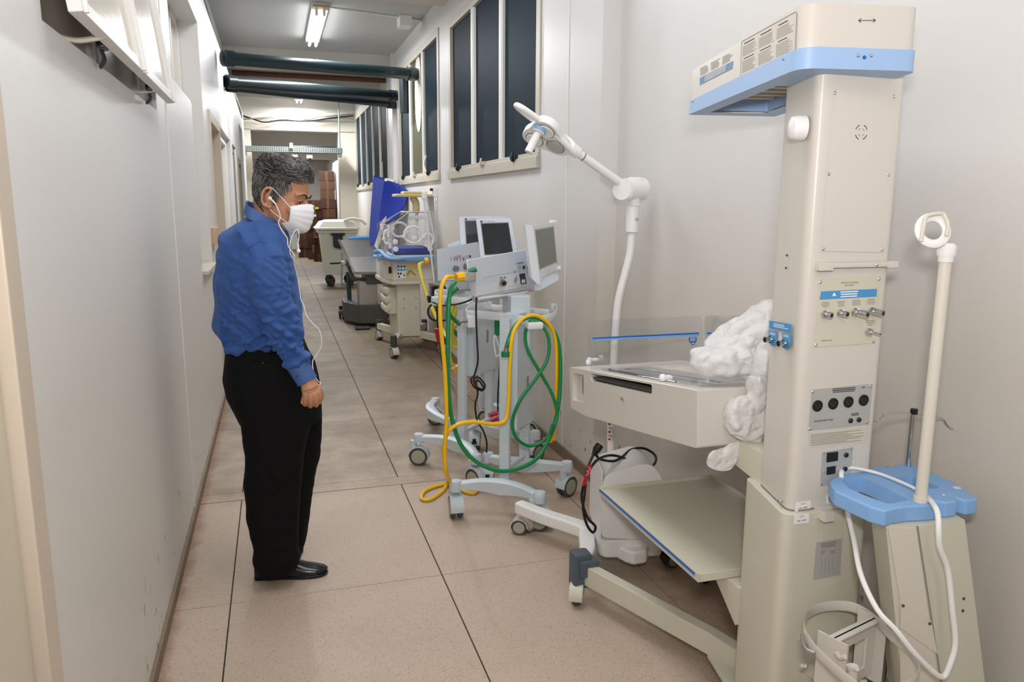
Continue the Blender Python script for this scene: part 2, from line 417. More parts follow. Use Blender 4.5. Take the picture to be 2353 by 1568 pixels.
def bil(Q, u, v):
    """Q = top-left, top-right, bottom-right, bottom-left"""
    return (Q[0]*(1-u)+Q[1]*u)*(1-v)+(Q[3]*(1-u)+Q[2]*u)*v
def print_lines(mb, Q, rows, n, th=.0006, fill=.5, ragged=.35, seed=1, align='l'):
    """rows of thin bars: the unreadable small print of a label"""
    rd = random.Random(seed); n = Vector(n).normalized()
    for i in range(rows):
        w_ = 1-ragged*rd.random(); u0, u1 = (0, w_) if align == 'l' else ((1-w_)/2, (1+w_)/2)
        v0 = (i+.5-fill/2)/rows; v1 = (i+.5+fill/2)/rows
        P = [bil(Q, u0, v0), bil(Q, u1, v0), bil(Q, u1, v1), bil(Q, u0, v1)]
        o = n*th
        mb.add([p+n*.0001 for p in P]+[p+o for p in P], [(0, 1, 2, 3), (4, 5, 6, 7), (0, 1, 5, 4), (1, 2, 6, 5), (2, 3, 7, 6), (3, 0, 4, 7)])
    return mb
def wheel_mtx(c, heading):
    """local Z = wheel axis (horizontal, square to the rolling direction)"""
    h = Vector((math.sin(heading), math.cos(heading), 0)); a = Vector((h.y, -h.x, 0))
    mm = Matrix((h, a.cross(h), a)).transposed().to_4x4(); mm.translation = c; return mm
def caster(parent, x, y, ztop, Rw, heading, hood='ventgrey', twin=True, hub='hub', width=.02, brake=False, hoodless=False):
    """swivel caster: hood and stem, one or two wheels, each with its hub, optional brake pedal"""
    h = Vector((math.sin(heading), math.cos(heading), 0)); off = h*(Rw*.55)
    c = Vector((x, y, Rw)); mm = wheel_mtx(c, heading)
    hb = MB(); wd = width*1.05 if twin else width*.75
    stem = c - off
    hb.cyl((stem.x, stem.y, ztop+.002), (stem.x, stem.y, Rw*1.3), Rw*.36, seg=14)
    K = 12; arc = [(math.cos(R(a))*Rw*1.14, math.sin(R(a))*Rw*1.14) for a in [-10+ (190*i/K) for i in range(K+1)]]
    inner = [(p[0]*.90, p[1]*.90) for p in arc]
    hw = wd*1.05 if twin else wd*1.25
    hb.prism(arc+inner[::-1], -hw, hw, mm)
    if twin: hb.box(-Rw*.7, Rw*.55, -Rw*.15, Rw*1.05, -wd*.16, wd*.16, .002, mm)
    else:
        hb.box(-Rw*.75, Rw*.3, -Rw*.25, Rw*1.02, hw*.82, hw*1.0, .001, mm).box(-Rw*.75, Rw*.3, -Rw*.25, Rw*1.02, -hw*1.0, -hw*.82, .001, mm)
    cs = obj('caster', hb, hood, parent)
    for s in ((-1, 1) if twin else (0,)):
        z0 = s*wd*.62; hwid = wd*.36 if twin else wd*.7
        obj('wheel', MB().lathe([(Rw*.55, z0-hwid), (Rw*.93, z0-hwid), (Rw, z0-hwid*.6), (Rw, z0+hwid*.6), (Rw*.93, z0+hwid), (Rw*.55, z0+hwid)], mm, 28), 'rubber', cs)
        obj('hub', MB().lathe([(1e-5, z0-hwid*1.05), (Rw*.7, z0-hwid*1.12), (Rw*.78, z0-hwid*.9), (Rw*.78, z0+hwid*.9), (Rw*.7, z0+hwid*1.12), (1e-5, z0+hwid*1.05)], mm, 24), hub, cs)
    if brake:
        obj('brake_pedal', MB().box(Rw*1.0, Rw*1.55, Rw*.05, Rw*.25, -wd*.5, wd*.5, .002, mm).box(Rw*.95, Rw*1.15, Rw*.1, Rw*.55, -wd*.35, wd*.35, .002, mm), 'black', cs)
    return cs
def blob(outline, Y, t, amp, freq, seed=0, rings=22, seg=72, back=None):
    """crumpled bag-like body whose silhouette seen from the corridor follows outline (photo px), at depth Y, half thickness t"""
    P = [at(x, y, Y=Y) for x, y in outline]; Q = spline(P, 6, True)
    c = sum(Q, Vector())/len(Q)
    L_ = [(Q[i]-Q[i-1]).length for i in range(len(Q))]; tot = sum(L_); pts = []
    # resample evenly
    acc = 0; k = 0; step = tot/seg; cur = Q[-1].copy(); i = 0; rem = step; res = []
    while len(res) < seg and i < len(Q)*2:
        nx = Q[i % len(Q)]; d = (nx-cur).length
        if d >= rem and d > 0: cur = cur+(nx-cur)*(rem/d); res.append(cur.copy()); rem = step
        else: rem -= d; cur = nx.copy(); i += 1
    v = []; f = []; n = len(res)
    for a in range(rings+1):
        ph = -PI/2+PI*a/rings; s = max(math.cos(ph), .001)**.55
        for p in res:
            q = c+(p-c)*s+Vector((0, math.sin(ph)*t, 0))
            nz = Vector((q.x*freq+seed, q.y*freq, q.z*freq)); 
            k1 = abs(noise.noise(nz))-.2; k2 = abs(noise.noise(nz*2.3+Vector((5, 1, 2))))-.2
            dr = (q-c).normalized()
            q = q+dr*(k1+.5*k2)*amp*(1 if s < .97 else .35)+Vector((0, -(k1*1.4+.7*k2)*amp, 0))*(1 if ph < 0 else -1)
            v.append(q)
    for a in range(rings):
        for b in range(n): f.append((a*n+b, a*n+(b+1) % n, (a+1)*n+(b+1) % n, (a+1)*n+b))
    return MB().add(v, f+[tuple(range(n))[::-1], tuple(rings*n+i for i in range(n))])
# ================================================================== THE SETTING
XL, XR, XN = -.45, 1.66, 1.76        # left wall, far right wall, near right wall (stepped back)
H1 = 3.55
# floor: dark bed with separate slabs let into it (joints stay open and dark)
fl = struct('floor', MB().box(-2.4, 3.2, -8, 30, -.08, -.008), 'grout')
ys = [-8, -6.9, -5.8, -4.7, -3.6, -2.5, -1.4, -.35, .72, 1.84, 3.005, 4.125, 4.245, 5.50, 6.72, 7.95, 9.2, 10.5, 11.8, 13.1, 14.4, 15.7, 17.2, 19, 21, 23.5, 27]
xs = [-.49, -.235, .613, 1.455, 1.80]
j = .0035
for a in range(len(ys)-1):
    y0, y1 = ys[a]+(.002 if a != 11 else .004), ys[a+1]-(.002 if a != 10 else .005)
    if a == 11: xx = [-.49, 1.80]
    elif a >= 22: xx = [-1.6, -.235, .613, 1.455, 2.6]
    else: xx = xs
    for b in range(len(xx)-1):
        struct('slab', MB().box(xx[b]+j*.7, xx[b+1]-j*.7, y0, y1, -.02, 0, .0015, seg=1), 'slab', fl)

# left wall: solid runs between the openings, all one wall
TH = .14
wl = MB(); X0, X1 = XL-TH, XL
def lw(y0, y1, z0, z1): wl.box(X0, X1, y0, y1, z0, z1)
lw(-8, .55, 0, 3.1); lw(.55, 1.56, 2.35, 3.1)
lw(1.56, 1.936, 0, 3.1); lw(1.936, 3.643, 0, 1.936); lw(1.936, 3.643, 2.82, 3.1); lw(3.643, 4.305, 0, 3.1)
lw(4.305, 5.24, 0, 2.145); lw(5.24, 6.07, 0, 1.10); lw(4.305, 6.07, 2.79, 3.1); lw(6.07, 6.56, 0, 3.1)
lw(6.56, 7.70, 2.20, 3.1); lw(7.70, 7.80, 0, 3.1); lw(7.80, 9.74, 2.262, 3.1); lw(9.74, 10.26, 0, 3.1)
lw(10.26, 11.2, 2.262, 3.1); lw(11.2, 11.55, 0, 3.1); lw(11.55, 12.5, 2.15, 3.1); lw(12.5, 12.75, 0, 3.1)
lw(12.75, 14.0, 2.74, 3.1); lw(14.0, 15.1, 0, 3.1)
struct('wall_left', wl, 'wall_l', smooth=0)
struct('wall_left_upper', MB().box(XL-TH-.09, XL-.09, -8, 15.1, 3.1, H1+.02), 'wall_l', smooth=0)
# thin vertical bead where two lengths of wall meet
struct('trim_1', MB().box(XL-.001, XL+.004, 3.955, 3.967, 0, 3.1, .002), 'white_trim')
struct('baseboard_left', MB().box(XL, XL+.012, 1.62, 6.56, 0, .055, .003).box(XL, XL+.012, 9.75, 10.25, 0, .055, .003), 'skirt')
# rooms behind the left openings
struct('wall_behind_left', MB().box(-1.3, -1.25, -3, 15.3, 0, 3.1).box(-1.3, X0, 7.76, 7.79, 0, 3.1).box(-1.3, X0, 4.0, 4.03, 0, 3.1), 'cream_wall', smooth=0)
# sill ledge in the pass-through opening
struct('trim_2', MB().box(X0-.04, XL+.035, 5.245, 6.065, 1.10, 1.125, .004), 'alu')
struct('trim_3', MB().box(X0-.03, XL-.004, 4.31, 5.235, 2.145, 2.165, .004), 'white_trim')

# window_1: two awning sashes in the left wall, swung out into the corridor
w1 = thing('window_1', None, None, (XL, 2.79, 1.95)); w1['kind'] = 'structure'
fr = MB()
for (y0, y1, z0, z1) in ((1.94, 3.64, 1.937, 1.975), (1.94, 1.975, 1.937, 2.82), (3.605, 3.64, 1.937, 2.82), (1.94, 3.64, 2.785, 2.82), (2.76, 2.80, 1.937, 2.82)):
    fr.box(XL-.10, XL-.06, y0, y1, z0, z1, .004)
obj('window_frame', fr, 'alu_l', w1)
obj('pane', MB().box(XL-.084, XL-.078, 1.975, 3.605, 1.975, 2.785), 'glass_cream', w1, smooth=0)
hb = Vector((XL+.075, 0, 1.965)); ht = Vector((XL-.03, 0, 2.80)); d_ = (ht-hb)
def sash(y0, y1):
    n_ = Vector((d_.z, 0, -d_.x)).normalized()
    mm = Matrix(((0, d_.normalized().x, n_.x, hb.x), (1, 0, 0, 0), (0, d_.normalized().z, n_.z, hb.z), (0, 0, 0, 1)))
    Ln = d_.length
    s_ = obj('sash', MB().box(y0, y0+.045, 0, Ln, -.03, .0, .004, mm).box(y1-.045, y1, 0, Ln, -.03, 0, .004, mm)
             .box(y0+.001, y1-.001, -.001, .035, -.0305, .0005, .004, mm).box(y0+.001, y1-.001, Ln-.035, Ln+.001, -.0305, .0005, .004, mm).box(y1-.028, y1-.016, 0, Ln, -.001, .009, .002, mm)
             .box(y0+.016, y0+.028, 0, Ln, -.001, .009, .002, mm), 'alu_l', w1)
    obj('pane', MB().box(y0+.045, y1-.045, .03, Ln-.03, -.02, -.012, 0, mm), 'glass_cream', s_)
    ym = (y0+y1)/2
    obj('latch', MB().box(ym-.03, ym+.03, -.004, .02, -.05, -.03, .004, mm).tube([mm @ Vector((ym, .0, -.045)), mm @ Vector((ym+.05, -.02, -.05)), mm @ Vector((ym+.1, -.03, -.07))], .006, 6), 'black', s_)
sash(1.96, 2.79); sash(2.80, 3.61)
obj('stay_arm', MB().tube([(XL-.06, 2.2, 1.96), (XL, 2.23, 1.95), (XL+.07, 2.26, 1.97)], .007, 6).tube([(XL-.06, 3.15, 1.96), (XL, 3.18, 1.95), (XL+.07, 3.22, 1.97)], .007, 6), 'alu', w1)

# window_2: glazing behind the L-shaped opening
w2 = thing('window_2', None, None, (X0, 5.2, 1.13)); w2['kind'] = 'structure'
fr = MB()
for (y0, y1, z0, z1) in ((4.31, 6.06, 2.75, 2.79), (4.31, 4.34, 2.17, 2.79), (5.22, 5.26, 1.13, 2.79), (6.03, 6.06, 1.13, 2.79), (5.26, 6.03, 1.13, 1.17), (4.34, 5.22, 2.17, 2.2), (5.60, 5.63, 1.13, 2.79)):
    fr.box(X0-.03, X0+.012, y0, y1, z0, z1, .003)
obj('window_frame', fr, 'alu_l', w2)
obj('pane', MB().box(X0-.012, X0-.006, 4.34, 5.22, 2.2, 2.75), 'glass_cream', w2, smooth=0)
obj('pane', MB().box(X0-.012, X0-.006, 5.26, 5.60, 1.17, 2.75), 'glass_cream', w2, smooth=0)
obj('pane', MB().box(X0-.012, X0-.006, 5.63, 6.03, 1.17, 2.75), 'glass_cream', w2, smooth=0)

def door(n, y0, y1, ztop, fm, dm, proud=.015, set_=.09, arch=.07, handle=True):
    d = thing('door_%d' % n, None, None, (XL, (y0+y1)/2, 0)); d['kind'] = 'structure'
    obj('door_frame', MB().box(XL-TH+.01, XL+proud, y0-arch, y0+.015, 0, ztop+arch, .006).box(XL-TH+.01, XL+proud, y1-.015, y1+arch, 0, ztop+arch, .006)
        .box(XL-TH+.01, XL+proud, y0+.015, y1-.015, ztop-.015, ztop+arch, .006), fm, d)
    obj('door_leaf', MB().box(XL-set_-.04, XL-set_, y0+.02, y1-.02, .008, ztop-.02, .003), dm, d)
    if handle: obj('handle', MB().cyl((XL-set_, y0+.1, 1.02), (XL-set_+.045, y0+.1, 1.02), .012).tube([(XL-set_+.045, y0+.1, 1.02), (XL-set_+.045, y0+.22, 1.02)], .009, 8, 0), 'steel', d)
door(1, .56, 1.535, 2.28, 'door_frame', 'door_cream', proud=.006, set_=.02, arch=.065, handle=False)
door(2, 6.60, 7.66, 2.19, 'door_frame', 'door_cream')
door(3, 8.0, 9.6, 2.2, 'alu_l', 'glass_cream', proud=-.04, arch=.1)
door(4, 10.34, 11.12, 2.2, 'brown_frame', 'dark_room', proud=-.02)
door(5, 11.62, 12.43, 2.10, 'brown_frame', 'brown_frame')
w3 = thing('window_3', None, None, (X0, 13.4, 0)); w3['kind'] = 'structure'
obj('window_frame', MB().box(X0-.02, X0, 12.76, 12.8, 0, 2.74).box(X0-.02, X0, 13.95, 13.99, 0, 2.74).box(X0-.02, X0, 12.76, 13.99, 1.0, 1.05), 'alu_l', w3)
obj('pane', MB().box(X0-.012, X0-.006, 12.8, 13.95, 0, 2.74), 'glass_cream', w3, smooth=0)

# right wall with three window openings, stepped back nearer the camera
wr = MB(); RW = .16
wins = [('window_4', 4.875, 7.46, 3, 1.83, 3.19), ('window_5', 8.03, 10.62, 3, 1.835, 3.24), ('window_6', 11.75, 16.3, 5, 1.84, 3.22)]
def rw(y0, y1, z0, z1): wr.box(XR, XR+RW, y0, y1, z0, z1)
yp = 3.86
for n, y0, y1, k, z0, z1 in wins:
    rw(yp, y0, 0, H1+.02); rw(y0, y1, 0, z0); rw(y0, y1, z1, H1+.02); yp = y1
rw(yp, 20.5, 0, H1+.02)
wr.box(XR+.0005, XN+.2, 3.857, 3.8599, 0, H1+.02)
struct('wall_right', wr, 'wall_r', smooth=0)
struct('wall_right_near', MB().box(XN, XN+.16, -8, 3.89, 0, H1+.02), 'wall_r', smooth=0)
struct('baseboard_right', MB().box(XR-.014, XR, 3.87, 11.0, 0, .07, .003), 'skirt')
struct('trim_4', MB().box(XR-.004, XR+.001, 4.335, 4.35, 0, H1, .002), 'white_trim')
struct('trim_5', MB().box(XR-.05, XR+.001, 10.92, 11.02, 0, H1, .003).box(XR-.012, XR+.001, 11.02, 11.30, 0, H1, .003), 'wall_r')
for n, y0, y1, k, z0, z1 in wins:
    wn = thing(n, None, None, (XR, (y0+y1)/2, z0)); wn['kind'] = 'structure'
    fr = MB(); o_ = .028
    for (a, b, c, d, e_) in ((y0-.052, y1+.052, z1-.03, z1+.045, .002), (y0-.05, y0+.03, z0, z1, 0), (y1-.03, y1+.05, z0, z1, 0)):
        fr.box(XR-.012-e_, XR+.05-e_, a, b, c, d, .004)
    obj('window_frame', fr, 'alu', wn)
    obj('window_sill', MB().box(XR-.03, XR+.055, y0-.054, y1+.054, z0-.045, z0+.035, .006).box(XR-.018, XR+.045, y0-.048, y1+.048, z0+.03, z0+.06, .004), 'alu', wn)
    st = (y1-y0)/k
    for i in range(1, k):
        yc = y0+st*i
        obj('mullion', MB().box(XR-.004, XR+.04, yc-.038, yc+.038, z0, z1-.001, .004).box(XR-.012, XR, yc-.028, yc-.010, z0, z1-.002, .003).box(XR-.012, XR, yc+.010, yc+.028, z0, z1-.002, .003), 'alu_l', wn)
    for i in range(k):
        ya, yb = y0+st*i, y0+st*(i+1)
        olive = (n == 'window_5' and i == 1)
        obj('pane', MB().box(XR+.018, XR+.024, ya, yb, z0, z1), 'glass_olive' if olive else 'glass_dark', wn, smooth=0)
        ym = ya+st*.5
        obj('latch', MB().box(XR-.04, XR-.016, ym-.05, ym-.005, z0+.03, z0+.06, .003).tube([(XR-.03, ym, z0+.02), (XR-.05, ym, z0+.035), (XR-.04, ym+.01, z0+.085)], .009, 6)
            .box(XR-.055, XR-.02, ym-.012, ym+.03, z0+.035, z0+.055, .003), 'alu' if i % 2 else 'black', wn)
    if n == 'window_5':   # broken hole patched pale, curved handle, pipe stub
        cy, cz = y0+st*1.42, z0+.98
        obj('patch', MB().prism([(.31*math.cos(2*PI*i/28)*(.8 if math.cos(2*PI*i/28) < 0 else 1)*.75, .44*math.sin(2*PI*i/28)) for i in range(28)], 0, .004,
            Matrix(((0, 0, -1, XR+.016), (1, 0, 0, cy), (0, 1, 0, cz), (0, 0, 0, 1)))), 'offwhite', wn, label='pale oval patch over a broken pane')
        obj('handle', MB().tube([(XR-.01, y0+st*.78, z0+.24), (XR-.03, y0+st*.8, z0+.15), (XR-.02, y0+st*.74, z0+.06)], .012, 8), 'white', wn)
    if n == 'window_6':
        obj('handle', MB().box(XR-.03, XR, y0+.62, y0+.68, z0+.0, z0+.34, .005), 'offwhite', wn)

# ceiling and beams
struct('ceiling', MB().box(-.8, 2.1, -8, 16.45, H1, H1+.1), 'ceil', smooth=0)
struct('trim_6', MB().box(-.6, XR+.4, 7.15, 7.75, 3.43, H1+.01, .004), 'beam')
struct('trim_7', MB().box(-.6, XR, 11.12, 11.5, 3.33, H1+.01, .004), 'beam')
struct('trim_8', MB().box(-.6, XR, 12.6, 14.1, 3.28, H1+.01, .004), 'beam')
# end portal: beam, header, jambs
struct('trim_9', MB().box(-.9, XR, 16.38, 16.7, 3.18, H1+.01, .004), 'beam')
struct('wall_end', MB().box(-.9, XR, 16.45, 16.8, 2.96, 3.2).box(1.32, XR, 16.45, 16.8, 0, 2.97).box(-.9, -.37, 16.45, 16.8, 0, 2.97), 'cream_wall', smooth=0)
struct('wall_end_upper', MB().box(-.9, 2.0, 17.7, 17.8, 2.47, 3.3), 'cream_wall', smooth=0)
struct('wall_left_end', MB().box(-.95, -.9, 15.0, 17.8, 0, 3.6).box(-1.3, X0, 15.1, 15.2, 0, 3.6), 'cream_wall', smooth=0)
# room beyond the portal
struct('wall_back', MB().box(-1.6, 2.6, 27, 27.1, 0, 3.1), 'dark_room', smooth=0)
struct('wall_back_left', MB().box(-1.65, -1.55, 17.8, 27.1, 0, 3.1).box(-1.6, -.9, 17.8, 17.9, 0, 3.1), 'dark_room', smooth=0)
struct('wall_back_right', MB().prism([(XR, 20.5), (1.72, 20.5), (1.75, 27.1), (2.6, 27.1), (2.6, 17.8), (XR, 17.8)], 0, 3.1), 'wall_r', smooth=0)
struct('ceiling_back', MB().box(-1.6, 2.6, 17.8, 27.1, 3.0, 3.1), 'ceil', smooth=0)
# wall behind the photographer closes the corridor
struct('wall_behind', MB().box(-.8, 2.1, -8.1, -8, 0, 3.65), 'ceil', smooth=0)

# ------------------------------------------------------------------ ceiling fittings
def fluoro(cx, y0, y1, label):
    t = thing('ceiling_light', label, 'light', (cx, (y0+y1)/2, H1), group=None)
    obj('housing', MB().box(cx-.085, cx+.085, y0, y1, H1-.035, H1-.001, .004), 'lampbody', t)
    for s in (0, 1):
        e = y0 if s == 0 else y1-.14
        obj('end_plate', MB().box(cx-.08, cx+.08, e, e+.14, H1-.05, H1-.036, .003), 'copper' if s == 0 else 'lampbody', t)
    for sx in (-.038, .038):
        for yy in (y0+.13, y1-.1):
            obj('lamp_holder', MB().box(cx+sx-.013, cx+sx+.013, yy-.015, yy+.03, H1-.105, H1-.036, .004), 'white', t)
        obj('tube', MB().cyl((cx+sx, y0+.15, H1-.09), (cx+sx, y1-.09, H1-.09), .016), 'tube', t)
fluoro(.55, 8.45, 10.35, 'near twin-tube fluorescent ceiling light with peach end plate, lit')
fluoro(.56, 15.2, 16.1, 'far lit twin-tube ceiling light seen below the black pipes')
t = thing('junction_box', 'white junction box on the ceiling by the right wall, fed by thin conduit', 'box', (1.45, 8.9, 3.55))
obj('box_body', MB().box(1.39, 1.52, 8.72, 8.93, 3.44, 3.549, .005), 'white', t)
obj('conduit', MB().tube([(.64, 8.62, 3.54), (1.39, 8.82, 3.54)], .009, 6, 0).tube([(1.52, 8.85, 3.535), (1.655, 8.9, 3.535)], .014, 6, 0), 'white', t)
single('junction_box', MB().box(1.2, 1.36, 14.6, 14.75, 3.44, 3.549, .005), 'white', 'small white junction box on ceiling beyond the black pipes', 'box', (1.28, 14.7, 3.55))
# conduits along the top of the left wall
c1 = [(XL-.03, y, 3.13+.02*math.sin(y*2.1)) for y in (1, 4, 6.5, 8, 9.4)]+[(XL-.03, 10.5, 3.11), (XL-.02, 12, 3.06), (XL-.01, 14.2, 3.0)]
t = thing('wall_conduit', 'dark green conduit with cables along the top of left wall', 'pipe', (XL, 1, 3.12))
obj('pipe', MB().tube(c1, .022, 8, 4), 'pipe_green', t)
obj('cable', MB().tube([(p[0]+.02, p[1]+.1, p[2]-.045+.012*math.sin(p[1]*5)) for p in c1], .008, 6, 5).tube([(p[0]+.015, p[1], p[2]+.035+.01*math.sin(p[1]*4)) for p in c1], .007, 6, 5), 'grey_print', t)
# pipes across the corridor
def pipe(name, p0, p1, r_, m_, label, elbow=None):
    t = thing(name, label, 'pipe', tuple(p0))
    obj('pipe', MB().cyl(p0, p1, r_, seg=20), m_, t)
    d = (Vector(p1)-Vector(p0)).normalized()
    obj('coupling', MB().cyl(Vector(p0), Vector(p0)+d*.10, r_*1.22, seg=20), m_, t)
    obj('coupling', MB().cyl(Vector(p1)-d*.12, Vector(p1), r_*1.2, seg=20), m_, t)
    return t
A = at(505, 133, X=XL+.03)+Vector((.03, 0, 0)); B = at(954, 171, X=XR-.02)
tp = pipe('drain_pipe', A, (B.x, B.y, B.z), .062, 'pipe_green', 'upper dark green pipe crossing the corridor below the ceiling')
q = at(928, 176, X=XR-.10)
obj('branch_pipe', MB().cyl((q.x, q.y, q.z), (q.x, q.y, q.z-.42), .055, seg=16), 'pipe_black', tp)
pipe('drain_pipe', at(520, 187, X=XL+.03), at(910, 220, X=XR-.03), .058, 'pipe_black', 'upper of the two black pipes that cross over each other')
pipe('drain_pipe', at(521, 190, X=XL+.03)+Vector((0, .16, -.015)), at(909, 237, X=XR-.03)+Vector((0, .15, 0)), .05, 'pipe_black', 'lower of the two black crossing pipes, sloping down to the right')
single('water_pipe', MB().cyl((XL-.02, 11.85, 3.33), (XR, 11.85, 3.325), .036), 'rust', 'rust brown pipe crossing behind the dark green pipe', 'pipe', (XL, 11.85, 3.33))
# slack cables at the portal
t = thing('cable_bundle', 'slack pale and black cables strung across the far beam', 'cable', tuple(at(556, 270, Y=16.2)))
def cpts(L_, Y): return [tuple(at(x, y, Y=Y)) for x, y in L_]
obj('cable', MB().tube(cpts([(556, 270), (600, 273), (660, 276), (710, 271), (745, 265), (800, 263)], 16.25), .03, 6, 4), 'offwhite', t)
obj('cable', MB().tube(cpts([(556, 265), (585, 275), (610, 281), (650, 276), (700, 279), (760, 272), (812, 266)], 16.2), .014, 6, 4), 'black_cable', t)
obj('cable', MB().tube(cpts([(558, 275), (620, 270), (690, 273), (740, 268), (800, 263), (816, 262)], 16.18), .012, 6, 4), 'grey_print', t)
# perforated cable tray
t = thing('cable_tray', 'grey perforated steel cable tray spanning the far end of corridor', 'tray', (.42, 16.0, 2.55))
ta, tb = at(560, 341, Y=16.0), at(786, 350, Y=16.0)
tr = MB(); n_ = 44
tr.box(ta.x, tb.x, 15.99, 16.0, ta.z+.035, ta.z+.05).box(ta.x, tb.x, 15.99, 16.0, ta.z-.05, ta.z-.035).box(ta.x, tb.x, 15.99, 16.0, ta.z-.006, ta.z+.006).box(ta.x, tb.x, 16.0, 16.3, ta.z-.05, ta.z-.045)
for i in range(n_+1):
    x = ta.x+(tb.x-ta.x)*i/n_; tr.box(x-.014, x+.014, 15.988, 15.998, ta.z-.0505, ta.z+.0505)
obj('tray_side', tr, 'galv', t, smooth=0)
obj('tray_liner', MB().box(ta.x, tb.x, 16.004, 16.008, ta.z-.05, ta.z+.05), 'galv', t, smooth=0)
obj('tray_back', MB().box(ta.x, tb.x, 16.3, 16.31, ta.z-.05, ta.z+.05), 'galv', t, smooth=0)
obj('threaded_rod', MB().cyl((tb.x-.03, 16.1, ta.z-.12), (tb.x-.03, 16.1, 3.5), .014), 'galv', t)
obj('hanger', MB().box(tb.x-.06, tb.x, 16.0, 16.2, ta.z-.12, ta.z-.05, .004), 'galv', t)
obj('hanger', MB().box(ta.x+.0, ta.x+.05, 16.0, 16.2, ta.z-.12, ta.z-.05, .004), 'galv', t)
obj('cable', MB().tube(cpts([(672, 337), (690, 338), (740, 338), (768, 340), (782, 350)], 16.15), .022, 6, 4), 'pipe_black', t)
obj('junction_box', MB().box(.35, .41, 15.95, 16.0, ta.z+.02, ta.z+.12, .003), 'white', t)
t = thing('ceiling_duct', 'grey ducts and pipes under the ceiling of the far room', 'duct', (.4, 19, 2.8))
obj('duct', MB().box(-.5, 1.5, 20.0, 20.7, 2.72, 2.95, .01), 'galv', t)
obj('pipe', MB().tube([(-.6, 18.6, 2.62), (1.45, 18.6, 2.60)], .035, 8, 0).tube([(-.6, 19.1, 2.52), (1.3, 19.1, 2.50)], .03, 8, 0), 'offwhite', t)
obj('cable', MB().tube([(.4, 18.3, 2.56), (.8, 18.3, 2.52), (1.3, 18.3, 2.55)], .02, 6, 4), 'black_cable', t)
for i, (x, lab) in enumerate(((.44, 'left small camera-like box hanging under the cable tray'), (.72, 'right small camera-like box hanging under the cable tray'))):
    t = thing('junction_box', lab, 'box', (x, 16.1, 2.5)); obj('box_body', MB().box(x-.06, x+.06, 16.02, 16.2, 2.40, 2.48, .01), 'offwhite', t)
    obj('lens', MB().box(x-.02, x+.03, 16.0, 16.03, 2.36, 2.41, .004), 'black', t)
# small cream box standing on the far door frame edge
single('wall_box', MB().box(XL, XL+.035, 6.14, 6.40, 1.25, 1.37, .004), 'copper', 'small peach box on left wall just behind the man', 'box', (XL, 6.27, 1.25))
# ================================================================== INFANT RADIANT WARMER (nearest, right)
YC = 1.60
lx = lambda x, y, Y=YC: at(x, y, Y=Y).x
base_c = Vector((1.36, 1.72, 0))
wm = thing('infant_warmer', 'tall ivory infant radiant warmer with sky-blue banded canopy and empty tray', 'warmer', tuple(base_c))
def rp(poly, r_): return rpoly(poly, r_, 6)
xcl, xcr, xfl = lx(1856, 560), lx(2050, 560), lx(1780, 560, 1.80)
zs = at(1830, 1176, Y=YC).z; zt = at(1900, 150, Y=YC).z+.05
col_poly = rp([(xcl, YC), (xcr, YC), (xcr-.015, 1.80), (xfl, 1.80)], [.035, .018, .02, .02])
column = obj('column', MB().prism(col_poly, zs+.003, zt, bev=.002, seg=1), 'ivory', wm)
xl0, xl1, xl2 = lx(1797, 1250, 1.585), lx(1990, 1250, 1.585), lx(1703, 1250, 1.86)
low_poly = rp([(xl0, 1.585), (xl1, 1.585), (xl1-.02, 1.86), (xl2, 1.86)], [.04, .02, .02, .02])
lower = obj('lower_housing', MB().prism(low_poly, .10, zs, bev=.004), 'ivory_low', wm)
obj('seam', MB().prism([(p[0]*1+(.001 if p[0] > 1.35 else -.001), p[1]-.001) for p in col_poly], zs-.001, zs+.004), 'grey_print', column)
NF = Vector((0, -1, 0))
def near(px, py, off=0): return at(px, py, Y=YC-off)
def plate(name, P, m_, parent, off=.0, th=.002, n=NF, r_=0):
    return obj(name, slabpoly([near(x, y, off) for x, y in P], n, th), m_, parent)
def screw(px, py, parent, off=.002, r_=.0045, m_='chrome', name='screw'):
    p = near(px, py, off); return obj(name, MB().lathe([(r_, 0), (r_, .001), (r_*.7, .0022), (1e-5, .0026)], basis(p, (1, 0, 0), (0, 0, 1)), 10), m_, parent)
vp = plate('cover_plate', [(1916, 208), (2062, 216), (2032, 580), (1887, 577)], 'ivory', column, 0, .0025)
for a in ((1919, 214), (2055, 222), (1892, 572), (2027, 574), (1905, 400), (2042, 402)): screw(*a, vp, .0025)
sv = MB(); c_ = near(1979, 304, .0026); mm = basis(c_, (1, 0, 0), (0, 0, 1))
for rr in (.0085, .0165):
    for q in range(4):
        a0 = R(20+90*q); pr_ = [(rr*math.cos(a0+R(50)*i/6), rr*math.sin(a0+R(50)*i/6)) for i in range(7)]
        sv.add([mm @ Vector((x*k, y*k, .0003)) for k in (1, 1.12) for x, y in pr_], [(i, i+1, 8+i, 7+i) for i in range(6)])
obj('vent_slots', sv, 'dark_print', vp, kind='stuff')
# rail across the back
obj('rail', MB().box(near(1873, 604).x, near(2050, 604).x, YC-.018, YC-.004, near(1960, 614).z, near(1960, 602).z, .003)
    .box(near(1872, 604).x, near(1905, 604).x, YC-.0195, YC+.002, near(1960, 620).z, near(1960, 600.5).z, .003).box(near(2030, 604).x, near(2053, 604).x, YC-.0195, YC+.002, near(1960, 617).z, near(1960, 600.5).z, .003), 'ivory', column)
screw(2015, 609, column, .018)
